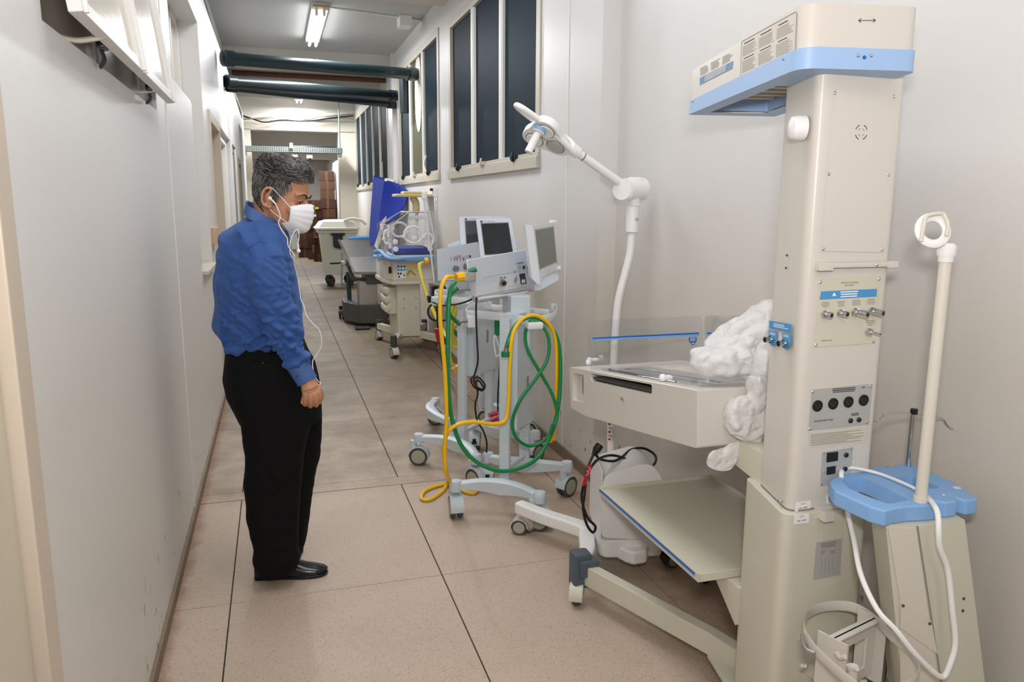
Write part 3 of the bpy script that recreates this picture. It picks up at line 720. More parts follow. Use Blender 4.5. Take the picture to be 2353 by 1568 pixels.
# gas module
gp = plate('gas_panel', [(1881, 642), (2024, 633), (2011, 788), (1871, 798)], 'ivory_low', column, 0, .0022)
for a in ((1885, 649), (2020, 642), (1875, 793), (2007, 785)): screw(*a, gp)
plate('blue_label', [(1887, 670), (2015, 664), (2014, 682), (1883, 689)], 'blue_label', gp, .0022, .0006)
gm = basis(near(1953, 650, .0026), (1, 0, 0), (0, 0, 1))
text('MÓDULO DE GASES', .006, gm, 'grey_print', gp); text('GAS MODULE', .0045, basis(near(1952, 656, .0026), (1, 0, 0), (0, 0, 1)), 'grey_print', gp)
text('REF: 000.313.585', .0045, basis(near(1900, 783, .0026), (1, 0, 0), (0, 0, 1)), 'grey_print', gp)
pl = MB(); print_lines(pl, [near(1930, 669, .003), near(1974, 667, .003), near(1970, 683, .003), near(1930, 685, .003)], 3, NF, .0003, .5, .2, 3, 'c')
tri = lambda x, y, s: [near(x, y-s, .003), near(x+s, y+s*.7, .003), near(x-s, y+s*.7, .003)]
pl.merge(slabpoly(tri(1917, 677, 5), NF, .0002).bm); obj('label_print', pl, 'white_print', gp, kind='stuff')
pg = MB()
for x, y in ((1896, 699), (1932, 697), (1967, 694), (2001, 692), (1999, 741)):
    print_lines(pg, [near(x-11, y-5, .0024), near(x+12, y-6, .0024), near(x+11, y+8, .0024), near(x-10, y+9, .0024)], 4, NF, .0003, .35, .5, int(x), 'c')
obj('small_print', pg, 'grey_print', gp, kind='stuff')
def fitting(px, py, L_, parent, r_=.0085, nozzle=False):
    p = near(px, py, .0022); d = Vector((.35, -1, -.05)).normalized()
    t_ = obj('gas_fitting', MB().cyl(p, p+d*.010, r_*1.25, seg=6).cyl(p+d*.010, p+d*L_, r_ if not nozzle else .003, seg=16), 'chrome', parent)
    obj('bore', MB().cyl(p+d*L_, p+d*(L_+.001), r_*.6 if not nozzle else .0015, seg=12), 'black', t_)
for x, y, L_ in ((1893, 722, .022), (1929, 720, .022), (1963, 718, .036), (2002, 716, .032)): fitting(x, y, L_, gp, .0085 if L_ < .03 else .0095)
fitting(1994, 763, .034, gp, nozzle=True)
# socket module
sp = plate('socket_panel', [(1865, 896), (2004, 882), (1996, 975), (1857, 990)], 'silver_label', column, 0, .0022)
for a in ((1868, 901), (2000, 888), (1861, 986), (1992, 971)): screw(*a, sp)
for x, y in ((1878, 933), (1914, 928), (1949, 924), (1984, 920)):
    p = near(x, y, .0022); mm = basis(p, (1, 0, 0), (0, 0, 1))
    s_ = obj('socket', MB().lathe([(.0150, 0), (.0150, .0025), (.0138, .0032), (.0128, .0012), (.006, .0006), (1e-5, .0004)], mm, 24), 'black', sp)
    pn = MB()
    for a_, b_ in ((-.005, .002), (.005, .002), (0, -.005)): pn.lathe([(.0018, .0), (.0018, .002), (1e-5, .0022)], mm @ Matrix.Translation((a_, b_, 0)), 8)
    obj('pin_holes', pn, 'darkmetal', s_, kind='stuff')
for x, y in ((1954, 967), (1973, 965)):
    obj('fuse_cap', MB().lathe([(.0065, 0), (.0065, .003), (.005, .0045), (1e-5, .0045)], basis(near(x, y, .0022), (1, 0, 0), (0, 0, 1)), 16), 'black', sp)
text('220V', .0055, basis(near(1984, 891, .0026), (1, 0, 0), (0, 0, 1)), 'dark_print', sp)
text('MULTISYSTEM™ 2051', .0062, basis(near(1893, 967, .0026), (1, 0, .01), (0, 0, 1)), 'dark_print', sp)
ps = MB(); print_lines(ps, [near(1912, 893, .0023), near(1967, 889, .0023), near(1965, 900, .0023), near(1912, 904, .0023)], 3, NF, .0003, .5, .15, 4, 'c')
print_lines(ps, [near(1956, 950, .0023), near(1974, 948, .0023), near(1973, 955, .0023), near(1956, 957, .0023)], 2, NF, .0003, .5, .1, 4, 'c')
obj('small_print', ps, 'dark_print', sp, kind='stuff')
ip = plate('instruction_label', [(1858, 994), (1997, 982), (1993, 1016), (1856, 1031)], 'ivory_low', column, 0, .0008)
pi_ = MB(); print_lines(pi_, [near(1863, 998, .001), near(1990, 986, .001), (near(1988, 1013, .001)), near(1862, 1026, .001)], 8, NF, .0003, .3, .35, 8)
obj('small_print', pi_, 'grey_print', ip, kind='stuff')
mp_ = plate('mains_panel', [(1889, 1040), (1959, 1028), (1953, 1107), (1884, 1117)], 'silver_label', column, 0, .0022)
for a in ((1893, 1042), (1955, 1031), (1887, 1113), (1893, 1085), (1925, 1080)): screw(*a, mp_, r_=.003)
plate('rocker_switch', [(1900, 1041), (1924, 1038), (1923, 1058), (1899, 1062)], 'black', mp_, .0022, .004)
plate('mains_inlet', [(1900, 1074), (1919, 1071), (1918, 1088), (1899, 1091)], 'black', mp_, .0022, .003)
for x, y in ((1944, 1046), (1941, 1078)): obj('fuse_cap', MB().lathe([(.0065, 0), (.0065, .003), (.005, .0045), (1e-5, .0045)], basis(near(x, y, .0022), (1, 0, 0), (0, 0, 1)), 16), 'black', mp_)
# asset stickers
for (x, y) in ((1846, 1163), (1843, 1192)):
    off = .0 if y < 1180 else .0155
    st = obj('asset_sticker', slabpoly([near(x-18, y-9, off), near(x+17, y-12, off), near(x+15, y+10, off), near(x-20, y+13, off)], NF, .0006), 'white', column)
    text('OAE - 44747', .0052, basis(near(x-1, y+5, off+.0008), (1, 0, .02), (0, 0, 1)), 'dark_print', st)
    text('Sigmacom', .0036, basis(near(x, y-5, off+.0008), (1, 0, .02), (0, 0, 1)), 'grey_print', st)
st = plate('asset_sticker', [(1898, 1139), (1975, 1124), (1973, 1148), (1899, 1160)], 'white', column, 0, .0006)
ss = MB(); print_lines(ss, [near(1903, 1142, .0008), near(1970, 1129, .0008), near(1969, 1145, .0008), near(1903, 1156, .0008)], 4, NF, .0003, .35, .3, 5); obj('small_print', ss, 'grey_print', st, kind='stuff')
st = obj('diagram_sticker', slabpoly([near(1876, 1247, .0155), near(1935, 1238, .0155), near(1930, 1322, .0155), near(1868, 1333, .0155)], NF, .0006), 'silver_label', lower)
ss = MB(); print_lines(ss, [near(1884, 1249, .0163), near(1925, 1243, .0163), near(1922, 1256, .0163), near(1884, 1261, .0163)], 3, NF, .0003, .5, .2, 5, 'c')
for x in (1889, 1912): print_lines(ss, [near(x-4, 1266, .0163), near(x+8, 1264, .0163), near(x+7, 1272, .0163), near(x-4, 1275, .0163)], 3, NF, .0003, .4, .2, x, 'c')
for k in range(4): ss.tube([near(1886+k*9, 1282, .0165), near(1889+k*8, 1298, .0165), near(1885+k*10, 1318, .0165)], .0003, 4, 3)
obj('small_print', ss, 'grey_print', st, kind='stuff')
obj('hook_bracket', MB().box(near(1870, 1160).x, near(1893, 1160).x, YC-.045, YC, near(1880, 1185).z, near(1880, 1165).z, .002).box(near(1870, 1160).x, near(1935, 1160).x, YC-.02, YC, near(1880, 1168).z, near(1880, 1160).z, .002), 'ivory', column)
# left side face fittings
LP = Vector((xcl, YC+.03, 0)); LN = Vector((-(1.80-YC-.03), xfl-xcl, 0)).normalized(); LD = Vector((0, 0, 1)).cross(LN).normalized()
def left(px, py, off=0): return onplane(px, py, LP+LN*off, LN)
bl = obj('blue_label', slabpoly([left(1768, 737), left(1819, 746), left(1818, 764), left(1767, 755)], LN, .0006), 'blue_label', column)
for P in ([(1767, 759), (1786, 762), (1785, 787), (1779, 796), (1772, 794), (1767, 786)], [(1798, 765), (1818, 769), (1817, 793), (1811, 803), (1802, 802), (1798, 792)]):
    obj('blue_label', slabpoly([left(*a) for a in P], LN, .0006), 'blue_label', column)
lp = MB(); print_lines(lp, [left(1778, 742, .0007), left(1812, 748, .0007), left(1811, 758, .0007), left(1778, 752, .0007)], 3, LN, .0003, .45, .3, 2)
for x, y in ((1769, 763), (1800, 768)): print_lines(lp, [left(x, y, .0007), left(x+15, y+3, .0007), left(x+15, y+9, .0007), left(x, y+6, .0007)], 2, LN, .0003, .45, .2, 2)
obj('label_print', lp, 'white_print', bl, kind='stuff')
for x, y in ((1776, 780), (1808, 789)):
    p = left(x, y, .0006); d = (LN+Vector((-.1, -.3, 0))).normalized()
    t_ = obj('gas_fitting', MB().cyl(p, p+d*.010, .0115, seg=6).cyl(p+d*.010, p+d*.026, .0078, seg=16), 'chrome', column)
    obj('bore', MB().cyl(p+d*.026, p+d*.027, .005, seg=12), 'black', t_)
p = left(1848, 294); obj('knob', MB().lathe([(.030, 0), (.030, .022), (.026, .032), (.016, .036), (1e-5, .037)], basis(p, LD, (0, 0, 1)), 28), 'white', column)
for x, y in ((1808, 587), (1806, 616)): obj('screw', MB().sphere(left(x, y), .003, 8), 'darkmetal', column)
for x, y, m_ in ((1752, 1130, 'rust'), (1793, 1152, 'chrome')): obj('bolt', MB().sphere(left(x, y), .006, 10), m_, column)

# canopy head, swivelled about nine degrees on the column
AZ = R(9.5); hf = Vector((math.sin(AZ), math.cos(AZ), 0)); hr = Vector((math.cos(AZ), -math.sin(AZ), 0))
A0 = at(1838, 156, Y=1.56); B0 = onplane(2110, 160, A0, hf); F0 = onplane(1581, 264, A0, hr)
hw = (B0-A0).dot(hr); hl = (F0-A0).dot(hf); zb0, zb1 = A0.z, F0.z
zm0 = onplane(1845, 107, A0, hf).z; zm1 = onplane(1580, 235, A0, hr).z
zt0 = onplane(1845, 3, A0, hf).z; zt1 = onplane(1581, 165, A0, hr).z
hm = Matrix((hr, hf, Vector((0, 0, 1)))).transposed().to_4x4(); hm.translation = (A0.x, A0.y, 0)
def head_part(z0a, z0b, z1a, z1b, inset, r_):
    poly = rpoly([(inset, inset), (hw-inset, inset), (hw-inset, hl-inset), (inset, hl-inset)], [r_, r_*.6, .012, .012], 6)
    rings = [[hm @ Vector((x, y, za+(zb-za)*max(0, y)/hl)) for x, y in poly] for za, zb in ((z0a, z0b), (z1a, z1b))]
    return MB().loft(rings)
hd = obj('canopy', head_part(zm0, zm1, zt0, zt1, .004, .05), 'ivory', wm)
band = obj('canopy_band', head_part(zb0, zb1, zm0+.001, zm1+.001, 0, .05), 'blue_band', wm)
ha = [onplane(x, y, A0, hr) for x, y in ((1650, 258), (1747, 216))]
hole = rpoly([(.05, hl*.30), (hw-.05, hl*.30), (hw-.05, hl-.05), (.05, hl-.05)], .006)
cut(band, MB().prism(hole, zb1-.1, zm0+.002, hm))
cut(band, MB().prism([(.03, .2*hl), (.036, .2*hl), (.036, hl*.6), (.03, hl*.6)], zb1-.1, zb1+.001, hm))
cut(hd, MB().prism(hole, zb1-.1, min(zt0, zt1)-.06, hm))
ht_ = MB()
for k in range(6):
    yy = hl*.33+k*(hl*.62)/6
    ht_.box(.055, hw-.055, yy, yy+.018, zm1+.0, zm1+.016, .002, hm)
obj('reflector_grille', ht_, 'cream_wall', band)
obj('reflector', MB().box(.06, hw-.06, hl*.33, hl-.07, zm1+.05, zm1+.055, 0, hm), 'steel', band)
obj('reflector_rim', MB().tube([hm @ Vector((x, y, zb0+(zb1-zb0)*y/hl+.004)) for x, y in [(.05, hl*.30), (hw-.05, hl*.30), (hw-.05, hl-.05), (.05, hl-.05)]], .004, 6, 0, True), 'chrome', band)
obj('heater_rod', MB().cyl(hm @ Vector((hw*.5, hl*.33, zm1+.03)), hm @ Vector((hw*.5, hl-.08, zm1+.03)), .009), 'rust', band)
HN = -hr
def side(px, py, off=.0): return onplane(px, py, A0+hr*(.004-off), hr)
ar = text('←——→', .045, basis(onplane(1992, 47, A0+hf*.0035, hf), hr, (0, 0, 1)), 'dark_print', hd)
bpy.data.objects.remove(ar)
p0, p1 = onplane(1973, 47, A0+hf*.003, hf), onplane(2012, 47, A0+hf*.003, hf); dd = (p1-p0).normalized(); up = Vector((0, 0, 1))
obj('arrow_print', MB().cyl(p0, p1, .0008, seg=4).cyl(p0, p0+dd*.006+up*.004, .0008, seg=4).cyl(p0, p0+dd*.006-up*.004, .0008, seg=4).cyl(p1, p1-dd*.006+up*.004, .0008, seg=4).cyl(p1, p1-dd*.006-up*.004, .0008, seg=4), 'dark_print', hd, kind='stuff')
for x, y, m_ in ((1972, 128, 'chrome'), (1986, 132, 'navy'), (2002, 128, 'chrome')): obj('screw', MB().sphere(onplane(x, y, A0, hf), .0045, 10), m_, band)
for x, y in ((1592, 234), (1800, 137)): obj('screw', MB().sphere(side(x, y, .004), .003, 8), 'chrome', band)
ln = MB(); hn = MB()
for k in range(3):
    u0, u1 = .02+k*.33, .02+k*.33+.29
    Q = [side(*a, .0004) for a in ((1705, 95), (1830, 27), (1826, 118), (1703, 174))]
    for (v0, v1, rows) in ((.08, .14, 1), (.17, .47, 9), (.52, .57, 1), (.60, .95, 10)):
        q = [bil(Q, u0, v0), bil(Q, u1, v0), bil(Q, u1, v1), bil(Q, u0, v1)]
        if rows == 1: q = [bil(q, .1, 0), bil(q, .85, 0), bil(q, .85, 1), bil(q, .1, 1)]
        print_lines(hn if rows == 1 else ln, q, rows, HN, .0003, .3 if rows > 1 else .5, .3, k*7+rows)
for k in range(3):
    Q = [side(*a, .0004) for a in ((1607, 157), (1688, 116), (1686, 136), (1608, 176))]
    q = [bil(Q, .02+k*.33, 0), bil(Q, .3+k*.33, 0), bil(Q, .3+k*.33, 1), bil(Q, .02+k*.33, 1)]
    print_lines(ln, q, 7, HN, .0003, .3, .3, k)
Q = [side(*a, .0002) for a in ((1704, 96), (1831, 26), (1827, 119), (1702, 175))]
pk = slabpoly([bil(Q, u, v) for u, v in rpoly([(0, 0), (1, 0), (1, 1), (0, 1)], .05)], HN, .0002)
pan = obj('instruction_label', pk, mat('label_ivory', '#cfc8bd', .4), hd)
obj('outline_print', MB().tube([bil(Q, u, v)+HN*.0003 for u, v in rpoly([(0, 0), (1, 0), (1, 1), (0, 1)], .05)], .0006, 4, 0, True), 'grey_print', pan)
obj('small_print', ln, 'grey_print', pan, kind='stuff'); obj('heading_print', hn, 'dark_print', pan, kind='stuff')
Q = [side(*a, .0004) for a in ((1608, 179), (1685, 140), (1683, 158), (1608, 196))]
bl = obj('blue_label', slabpoly(Q, HN, .0003), mat('slate_blue_print', '#6f8fb0', .5), hd)
bb = MB()
print_lines(bb, [bil(Q, .17, .1)+HN*.0005, bil(Q, .82, .1)+HN*.0005, bil(Q, .82, .9)+HN*.0005, bil(Q, .17, .9)+HN*.0005], 4, HN, .0003, .7, .02, 3)
obj('label_print', bb, 'silver_label', bl, kind='stuff')

# bed box, tilted head-down away from the column
XB = 1.17
def bs(px, py, X=XB): return at(px, py, X=X)
P0, P1 = bs(1603, 897), bs(1350, 851)
bv = (P1-P0).normalized(); bu = Vector((1, 0, 0)); bn = bu.cross(bv)
bedm = Matrix((bu, bv, bn)).transposed().to_4x4(); bedm.translation = P0      # local: x across, y along, z up
BL = (P1-P0).length; BW = .53
def bl2(px, py): q = bedm.inverted() @ bs(px, py); return (q.y, q.z)
prof = [bl2(1603, 897), bl2(1348, 851), bl2(1308, 838), bl2(1308, 937), bl2(1345, 957), bl2(1602, 1032)]
zb_n = prof[5][1]
sm = bedm @ Matrix(((0, 0, 1, 0), (1, 0, 0, 0), (0, 1, 0, 0), (0, 0, 0, 1)))    # (y,z)->plane, extrude across
topz = 0.0
prof2 = [(prof[0][0], 0), (prof[2][0], 0), (prof[2][0], prof[3][1]), (prof[4][0], prof[4][1]), prof[5]]
bed = obj('bed_box', MB().prism(rpoly(prof2, [.006, .012, .012, .02, .01]), 0, BW, sm, bev=.0015, seg=1), 'ivory', wm, smooth=0)
cut(bed, MB().prism(rpoly([bl2(1355, 858), bl2(1498, 884), bl2(1498, 907), bl2(1358, 876)], .012), -.02, .09, sm))
cut(bed, MB().prism(rpoly([bl2(1316, 858), bl2(1341, 862), bl2(1341, 926), bl2(1316, 920)], .006), -.02, .02, sm))
cut(bed, MB().box(.045, BW-.045, .05, BL-.02, -.02, .03, .004, bedm))
obj('slot_tray', MB().prism([bl2(1354, 866), bl2(1498, 898), bl2(1498, 905), bl2(1357, 872)], .012, .085, sm), 'darkmetal', bed)
obj('slot_back', MB().prism([bl2(1352, 850), bl2(1500, 880), bl2(1500, 906), bl2(1355, 873)], .084, .089, sm), 'black', bed)
obj('latch_plate', MB().prism(rpoly([bl2(1330, 868), bl2(1337, 869), bl2(1337, 908), bl2(1330, 906)], .002), .016, .021, sm), 'galv', bed)
p = bs(1432, 916); obj('bolt', MB().lathe([(.009, 0), (.009, .004), (.006, .007), (.006, .0075), (1e-5, .0075)], basis(p, (0, -1, 0), (0, 0, 1)), 8), 'chrome', bed)
obj('mattress_deck', MB().box(.05, BW-.05, .055, BL-.025, -.024, -.008, .004, bedm), 'offwhite', bed)
# clear side panels with blue stripes
def panel(name, O, ux, uy, w_, h_, stripe, label=None, badge='r'):
    ux, uy = Vector(ux).normalized(), Vector(uy).normalized(); n_ = ux.cross(uy)
    mm = Matrix((ux, uy, n_)).transposed().to_4x4(); mm.translation = O
    o = obj(name, MB().prism(rrect(w_, h_, .022, 4, w_/2, h_/2), -.002, .002, mm, bev=.0006, seg=1), 'clear', bed, label=label)
    if stripe:
        obj('stripe', MB().box(.02, w_-.02, h_*.62, h_*.65, .0022, .0028, 0, mm), 'navy', o)
        obj('stripe', MB().box(.02, w_-.02, h_*.585, h_*.62, .0022, .0028, 0, mm), 'cyan', o)
        x = w_-.05 if badge == 'r' else .05
        bd = obj('badge', MB().prism(rpoly([(x-.018, h_*.56), (x+.018, h_*.56), (x+.018, h_*.47), (x, h_*.38), (x-.018, h_*.47)], .004), .0022, .0028, mm), 'navy', o)
        q = MB()
        for k in range(3): q.box(x-.013, x+.013, h_*(.535-.028*k), h_*(.545-.028*k), .0028, .0032, 0, mm)
        q.prism([(x-.006, h_*.42), (x+.006, h_*.42), (x+.004, h_*.44), (x-.003, h_*.44)], .0028, .0032, mm)
        obj('badge_print', q, 'white_print', bd, kind='stuff')
    return o
pf = bedm @ Vector((.005, BL+.0, 0)); ph = at(1352, 738, Y=pf.y).z-pf.z
panel('far_end_panel', pf, (1, 0, 0), bn, BW-.01, ph, True, 'upright clear end panel with blue stripe')
panel('right_side_panel', bedm @ Vector((BW-.008, BL-.02, 0)), -bv, bn, BL-.05, ph, True, 'upright clear panel by the wall', 'l')
panel('left_side_panel', bedm @ Vector((.03, BL*.12, .006)), bv, (1, 0, 0), BL*.82, .20, True, 'clear side panel folded flat onto the bed')
def clip(px, py, Z, w1=.03, rot=0):
    q = onplane(px, py, P0+bn*.004, bn)
    mm = Matrix.Translation(q) @ Matrix.Rotation(rot, 4, 'Z')
    return obj('clip', MB().box(-w1, w1, -.012, .012, 0, .016, .006, mm).sphere((-w1*.6, 0, .010), .013, 12, mm), 'white', bed)
clip(1362, 832, 0, .028, .1); clip(1352, 838, 0, .016, 1.2); clip(1530, 874, 0, .022, .2); clip(1572, 815, 0, .024, .1)
for x, y in ((1381, 827), (1580, 810)):
    obj('clip', MB().box(-.009, .009, -.01, .01, .0, .02, .003, Matrix.Translation(onplane(x, y, P0+bn*.004, bn))), 'offwhite', bed)
# carrier under the bed, joining it to the column
obj('bed_carrier', MB().prism(rpoly([(1.80, .80), (1.80, .97), (1.96, .96), (1.96, .86)], .01), 1.38, 1.50, Matrix(((0, 0, 1, 0), (1, 0, 0, 0), (0, 1, 0, 0), (0, 0, 0, 1)))), 'ivory_low', wm)
obj('tilt_bracket', MB().prism(rpoly([(1.79, .765), (1.79, .86), (2.12, .865), (2.14, .82), (1.98, .79)], .008), 1.30, 1.50, Matrix(((0, 0, 1, 0), (1, 0, 0, 0), (0, 1, 0, 0), (0, 0, 0, 1)))), 'ivory_low', wm)
# lower shelf tray
T0, T1 = at(1605, 1318, X=XB), at(1374, 1118, X=XB); tz = (T0.z+T1.z)/2
T0, T1, T2 = at(1605, 1320, Z=tz), at(1374, 1119, Z=tz), at(1627, 1084, Z=tz)
x0, x1, y0, y1 = T0.x, T2.x, T0.y, T1.y
sh = obj('shelf', MB().box(x0+.004, x1-.004, y0+.004, y1-.004, tz-.026, tz-.014, .001), 'ivory_low', wm)
for a in ((x0, x0+.006, y0, y1, tz-.028, tz), (x1-.006, x1, y0, y1, tz-.028, tz), (x0+.0065, x1-.0065, y1-.006, y1, tz-.028, tz), (x0+.0065, x1-.0065, y0, y0+.006, tz-.028, tz-.002)):
    obj('shelf_rim', MB().box(*a, .0015), 'ivory_low', sh)
obj('stripe', MB().box(x0-.0006, x0, y0+.02, y1-.01, tz-.013, tz-.006), 'navy', sh); obj('stripe', MB().box(x0-.0006, x0, y0+.02, y1-.01, tz-.018, tz-.013), 'cyan', sh)
obj('shelf_support', MB().prism(rpoly([(1.84, .31), (1.84, tz-.03), (2.0, tz-.03)], .006), 1.27, 1.50, Matrix(((0, 0, 1, 0), (1, 0, 0, 0), (0, 1, 0, 0), (0, 0, 0, 1)))), 'cream_wall', wm)
# splayed base
def bar(name, P, z0, z1, w_, m_, parent):
    """bar of rectangular section following the plan points P"""
    o = MB(); pts = [Vector((p[0], p[1], 0)) for p in P]; L_, Rr = [], []
    for i, p in enumerate(pts):
        d = ((pts[min(i+1, len(pts)-1)]-pts[max(i-1, 0)])).normalized(); n_ = Vector((-d.y, d.x, 0))*w_/2
        L_.append(p+n_); Rr.append(p-n_)
    o.prism([(q.x, q.y) for q in L_+Rr[::-1]], z0, z1, bev=.004)
    return obj(name, o, m_, parent)
l1 = at(1338, 1298, Z=.165); l2 = at(1625, 1452, Z=.165); l3 = at(1700, 1500, Z=.165)
bar('base_leg', [(l1.x+.02, l1.y+.0), (l2.x+.02, l2.y), (l3.x+.03, l3.y-.03), (1.34, 1.72)], .085, .165, .045, 'ivory_low', wm)
cxm = 1.375
bar('base_leg', [(1.66, 2.62), (1.56, 2.02), (1.48, 1.85), (1.43, 1.72)], .085, .165, .045, 'ivory_low', wm)
obj('base_plate', MB().prism([(1.27, 1.87), (1.30, 2.03), (1.545, 2.03), (1.545, 1.60), (1.27, 1.6)], .085, .10, bev=.002), 'ivory_low', wm)
obj('leg_cap', MB().box(l1.x-.04, l1.x+.035, l1.y-.02, l1.y+.05, .07, .215, .012).box(l1.x-.02, l1.x+.06, l1.y-.035, l1.y+.03, .12, .19, .01), 'cap', wm)
caster(wm, l1.x-.02, l1.y+.0, .08, .043, R(-150), 'ivory_low', twin=False, hub='hub', width=.028, brake=False)
caster(wm, 1.655, 2.63, .10, .043, R(60), 'ivory_low', twin=False, hub='hub', width=.028)
caster(wm, 1.30, 1.69, .12, .043, R(20), 'ivory_low', twin=False, hub='hub', width=.028)
caster(wm, 1.46, 1.69, .12, .043, R(20), 'ivory_low', twin=False, hub='hub', width=.028)
# gas cylinder holder on the back: two flat oval hoops on a bracket with a square window
zr = .515
def ring_at(px, py, z=zr): return at(px, py, Z=z)
hoop = [ring_at(*a) for a in ((1848, 1450), (1858, 1412), (1900, 1394), (1960, 1396), (2010, 1425), (2048, 1462), (2095, 1500), (2112, 1530), (2100, 1568), (2050, 1585), (1990, 1590), (1950, 1565), (1905, 1525), (1870, 1490))]
hp = obj('cylinder_hoop', MB().tube(hoop, (.014, .0022), 8, 4, True, flat=(0, 0, 1)), 'ivory', wm)
obj('hoop_buckle', MB().tube([ring_at(1843, 1460), ring_at(1850, 1490), ring_at(1872, 1503)], .005, 8).tube([ring_at(1845, 1466, zr-.02), ring_at(1860, 1492, zr-.02), ring_at(1875, 1498, zr-.02)], .006, 8), 'steel', hp)
q0, q1 = ring_at(1905, 1478), ring_at(2012, 1425)
dv = (q1-q0).normalized(); nv = Vector((dv.y, -dv.x, 0)); bmx = Matrix((dv, Vector((0, 0, 1)), nv)).transposed().to_4x4(); bmx.translation = q0
W_ = (q1-q0).length
br = obj('holder_bracket', MB().box(0, W_, -.15, .006, -.003, .003, .001, bmx).box(-.004, 0, -.17, .02, -.03, .05, .001, bmx).box(W_, W_+.003, -.17, .01, -.05, .03, .001, bmx).box(0, W_, .0, .006, -.015, .015, .002, bmx), 'ivory', wm)
cut(br, MB().box(W_*.42, W_*.82, -.12, -.035, -.02, .02, .002, bmx))
for k in (0, .055): obj('clamp_screw', MB().tube([ring_at(1922+k*500, 1500+k*500), ring_at(1930+k*500, 1512+k*500, zr-.01), ring_at(1942+k*500, 1510+k*500)], .006, 8), 'ivory', br)
obj('clamp_stem', MB().cyl(ring_at(1962, 1530), ring_at(1962, 1530)+Vector((0, 0, -.2)), .010), 'ivory', br)
for a, b in (((1852, 1530), (1858, 1568)), ((1988, 1566), (1992, 1600))):
    u0_, u1_ = at(*a, Z=.40), at(*a, Z=.24)
    obj('holder_hook', MB().tube([u0_+Vector((-.012, 0, .0)), u0_, u1_], .005, 8, 3), 'ivory', wm)
obj('holder_arm', MB().box(1.33, 1.36, 1.45, 1.59, .30, .33, .002).box(1.42, 1.45, 1.50, 1.59, .30, .33, .002), 'ivory', wm)

# crumpled plastic bag on the bed end
M['bag'] = mat('thin_white_plastic', '#f4f3f3', .35, alpha=.66, spec=.4, bump=1, bscale=30)
nn, LL, bb_ = nodes(M['bag']); bb_.inputs['Subsurface Weight'].default_value = .25; bb_.inputs['Subsurface Radius'].default_value = (.03, .03, .03)
YB = P0.y
bag = thing('plastic_bag', 'crumpled translucent white plastic bag draped over the end of the bed', 'bag', (1.4, YB+.05, P0.z))
obj('bag_body', blob([(1596, 835), (1612, 808), (1655, 785), (1685, 745), (1728, 712), (1775, 690), (1800, 760), (1795, 850), (1765, 885), (1700, 874), (1655, 866), (1612, 862), (1600, 850)], YB+.10, .09, .035, 7.5, 1, 44, 130), 'bag', bag)
obj('bag_fold', blob([(1730, 865), (1765, 880), (1795, 900), (1775, 985), (1745, 1010), (1722, 1022), (1700, 1010), (1674, 995), (1672, 955), (1690, 915), (1722, 905)], YB-.035, .03, .02, 13, 3, 36, 100), 'bag', bag)
obj('bag_tail', blob([(1706, 1015), (1695, 1050), (1680, 1078), (1650, 1082), (1624, 1068), (1634, 1040), (1660, 1030), (1685, 1018)], YB-.03, .004, .010, 14, 5, 24, 100), 'bag', bag)
obj('bag_neck', blob([(1722, 885), (1745, 800), (1790, 780), (1790, 920), (1740, 930)], YB-.0, .04, .015, 12, 9), 'bag', bag)
# ================================================================== MOBILE EXAMINATION LAMP behind the warmer
lb = at(1381, 1238, Z=.19)
lm = thing('examination_lamp', 'white mobile surgical lamp with curved pole, tilted head and boxy base', 'lamp', (1.42, 3.2, 0))
# boxy housing: near-left vertical edge at lb
LA = R(12); lr = Vector((math.cos(LA), -math.sin(LA), 0)); lf = Vector((math.sin(LA), math.cos(LA), 0))
ym = lb.y
bx = Matrix((lr, lf, Vector((0, 0, 1)))).transposed().to_4x4(); bx.translation = (lb.x, lb.y, 0)
ztop = at(1394, 1092, Y=ym).z
wbox = .27; dbox = .24
prof_b = rpoly([(0, .17), (0, ztop), (0, ztop)], 0)
hx = MB().prism(rpoly([(0, .19), (0, ztop-.0), (wbox*.75, ztop+.055), (wbox, ztop-.05), (wbox, .17)], [.03, .05, .09, .08, .02], 6), 0, dbox, bx @ Matrix(((1, 0, 0, 0), (0, 0, 1, 0), (0, 1, 0, 0), (0, 0, 0, 1))), bev=.004)
hou = obj('base_housing', hx, 'white', lm)
obj('side_cover', MB().prism(rpoly([(0, .19), (0, ztop+.02), (dbox, ztop+.045), (dbox, .20)], [.01, .02, .04, .02]), 0, .006, bx @ Matrix(((0, 0, 1, -.005), (1, 0, 0, 0), (0, 1, 0, 0), (0, 0, 0, 1))), bev=.002), 'white', hou)
text('mindray', .05, basis(at(1474, 1208, Y=ym-.035), lr, (0, 0, 1)), 'dark_print', hou, bold=.0008)
# base legs
def leg(P, z0, z1, w0, w1):
    o = MB(); pts = spline([Vector((p[0], p[1], 0)) for p in P], 5); n = len(pts); L_, Rr = [], []
    for i, p in enumerate(pts):
        d = (pts[min(i+1, n-1)]-pts[max(i-1, 0)]).normalized(); w_ = w0+(w1-w0)*i/(n-1); q = Vector((-d.y, d.x, 0))*w_/2
        L_.append(p+q); Rr.append(p-q)
    o.prism([(q.x, q.y) for q in L_+Rr[::-1]], z0, z1, bev=.012, seg=3); return o
g1 = at(1190, 1160, Z=.14); g2 = at(1320, 1195, Z=.17); g3 = at(1350, 1255, Z=.15); g4 = at(1330, 1290, Z=.09); g5 = at(1560, 1240, Z=.10)
obj('base_leg', leg([(g1.x, g1.y), ((g1.x+g2.x)/2, (g1.y+g2.y)/2), (g2.x+.03, g2.y-.02), (lb.x+.12, lb.y+.02)], .10, .16, .055, .075), 'white', lm)
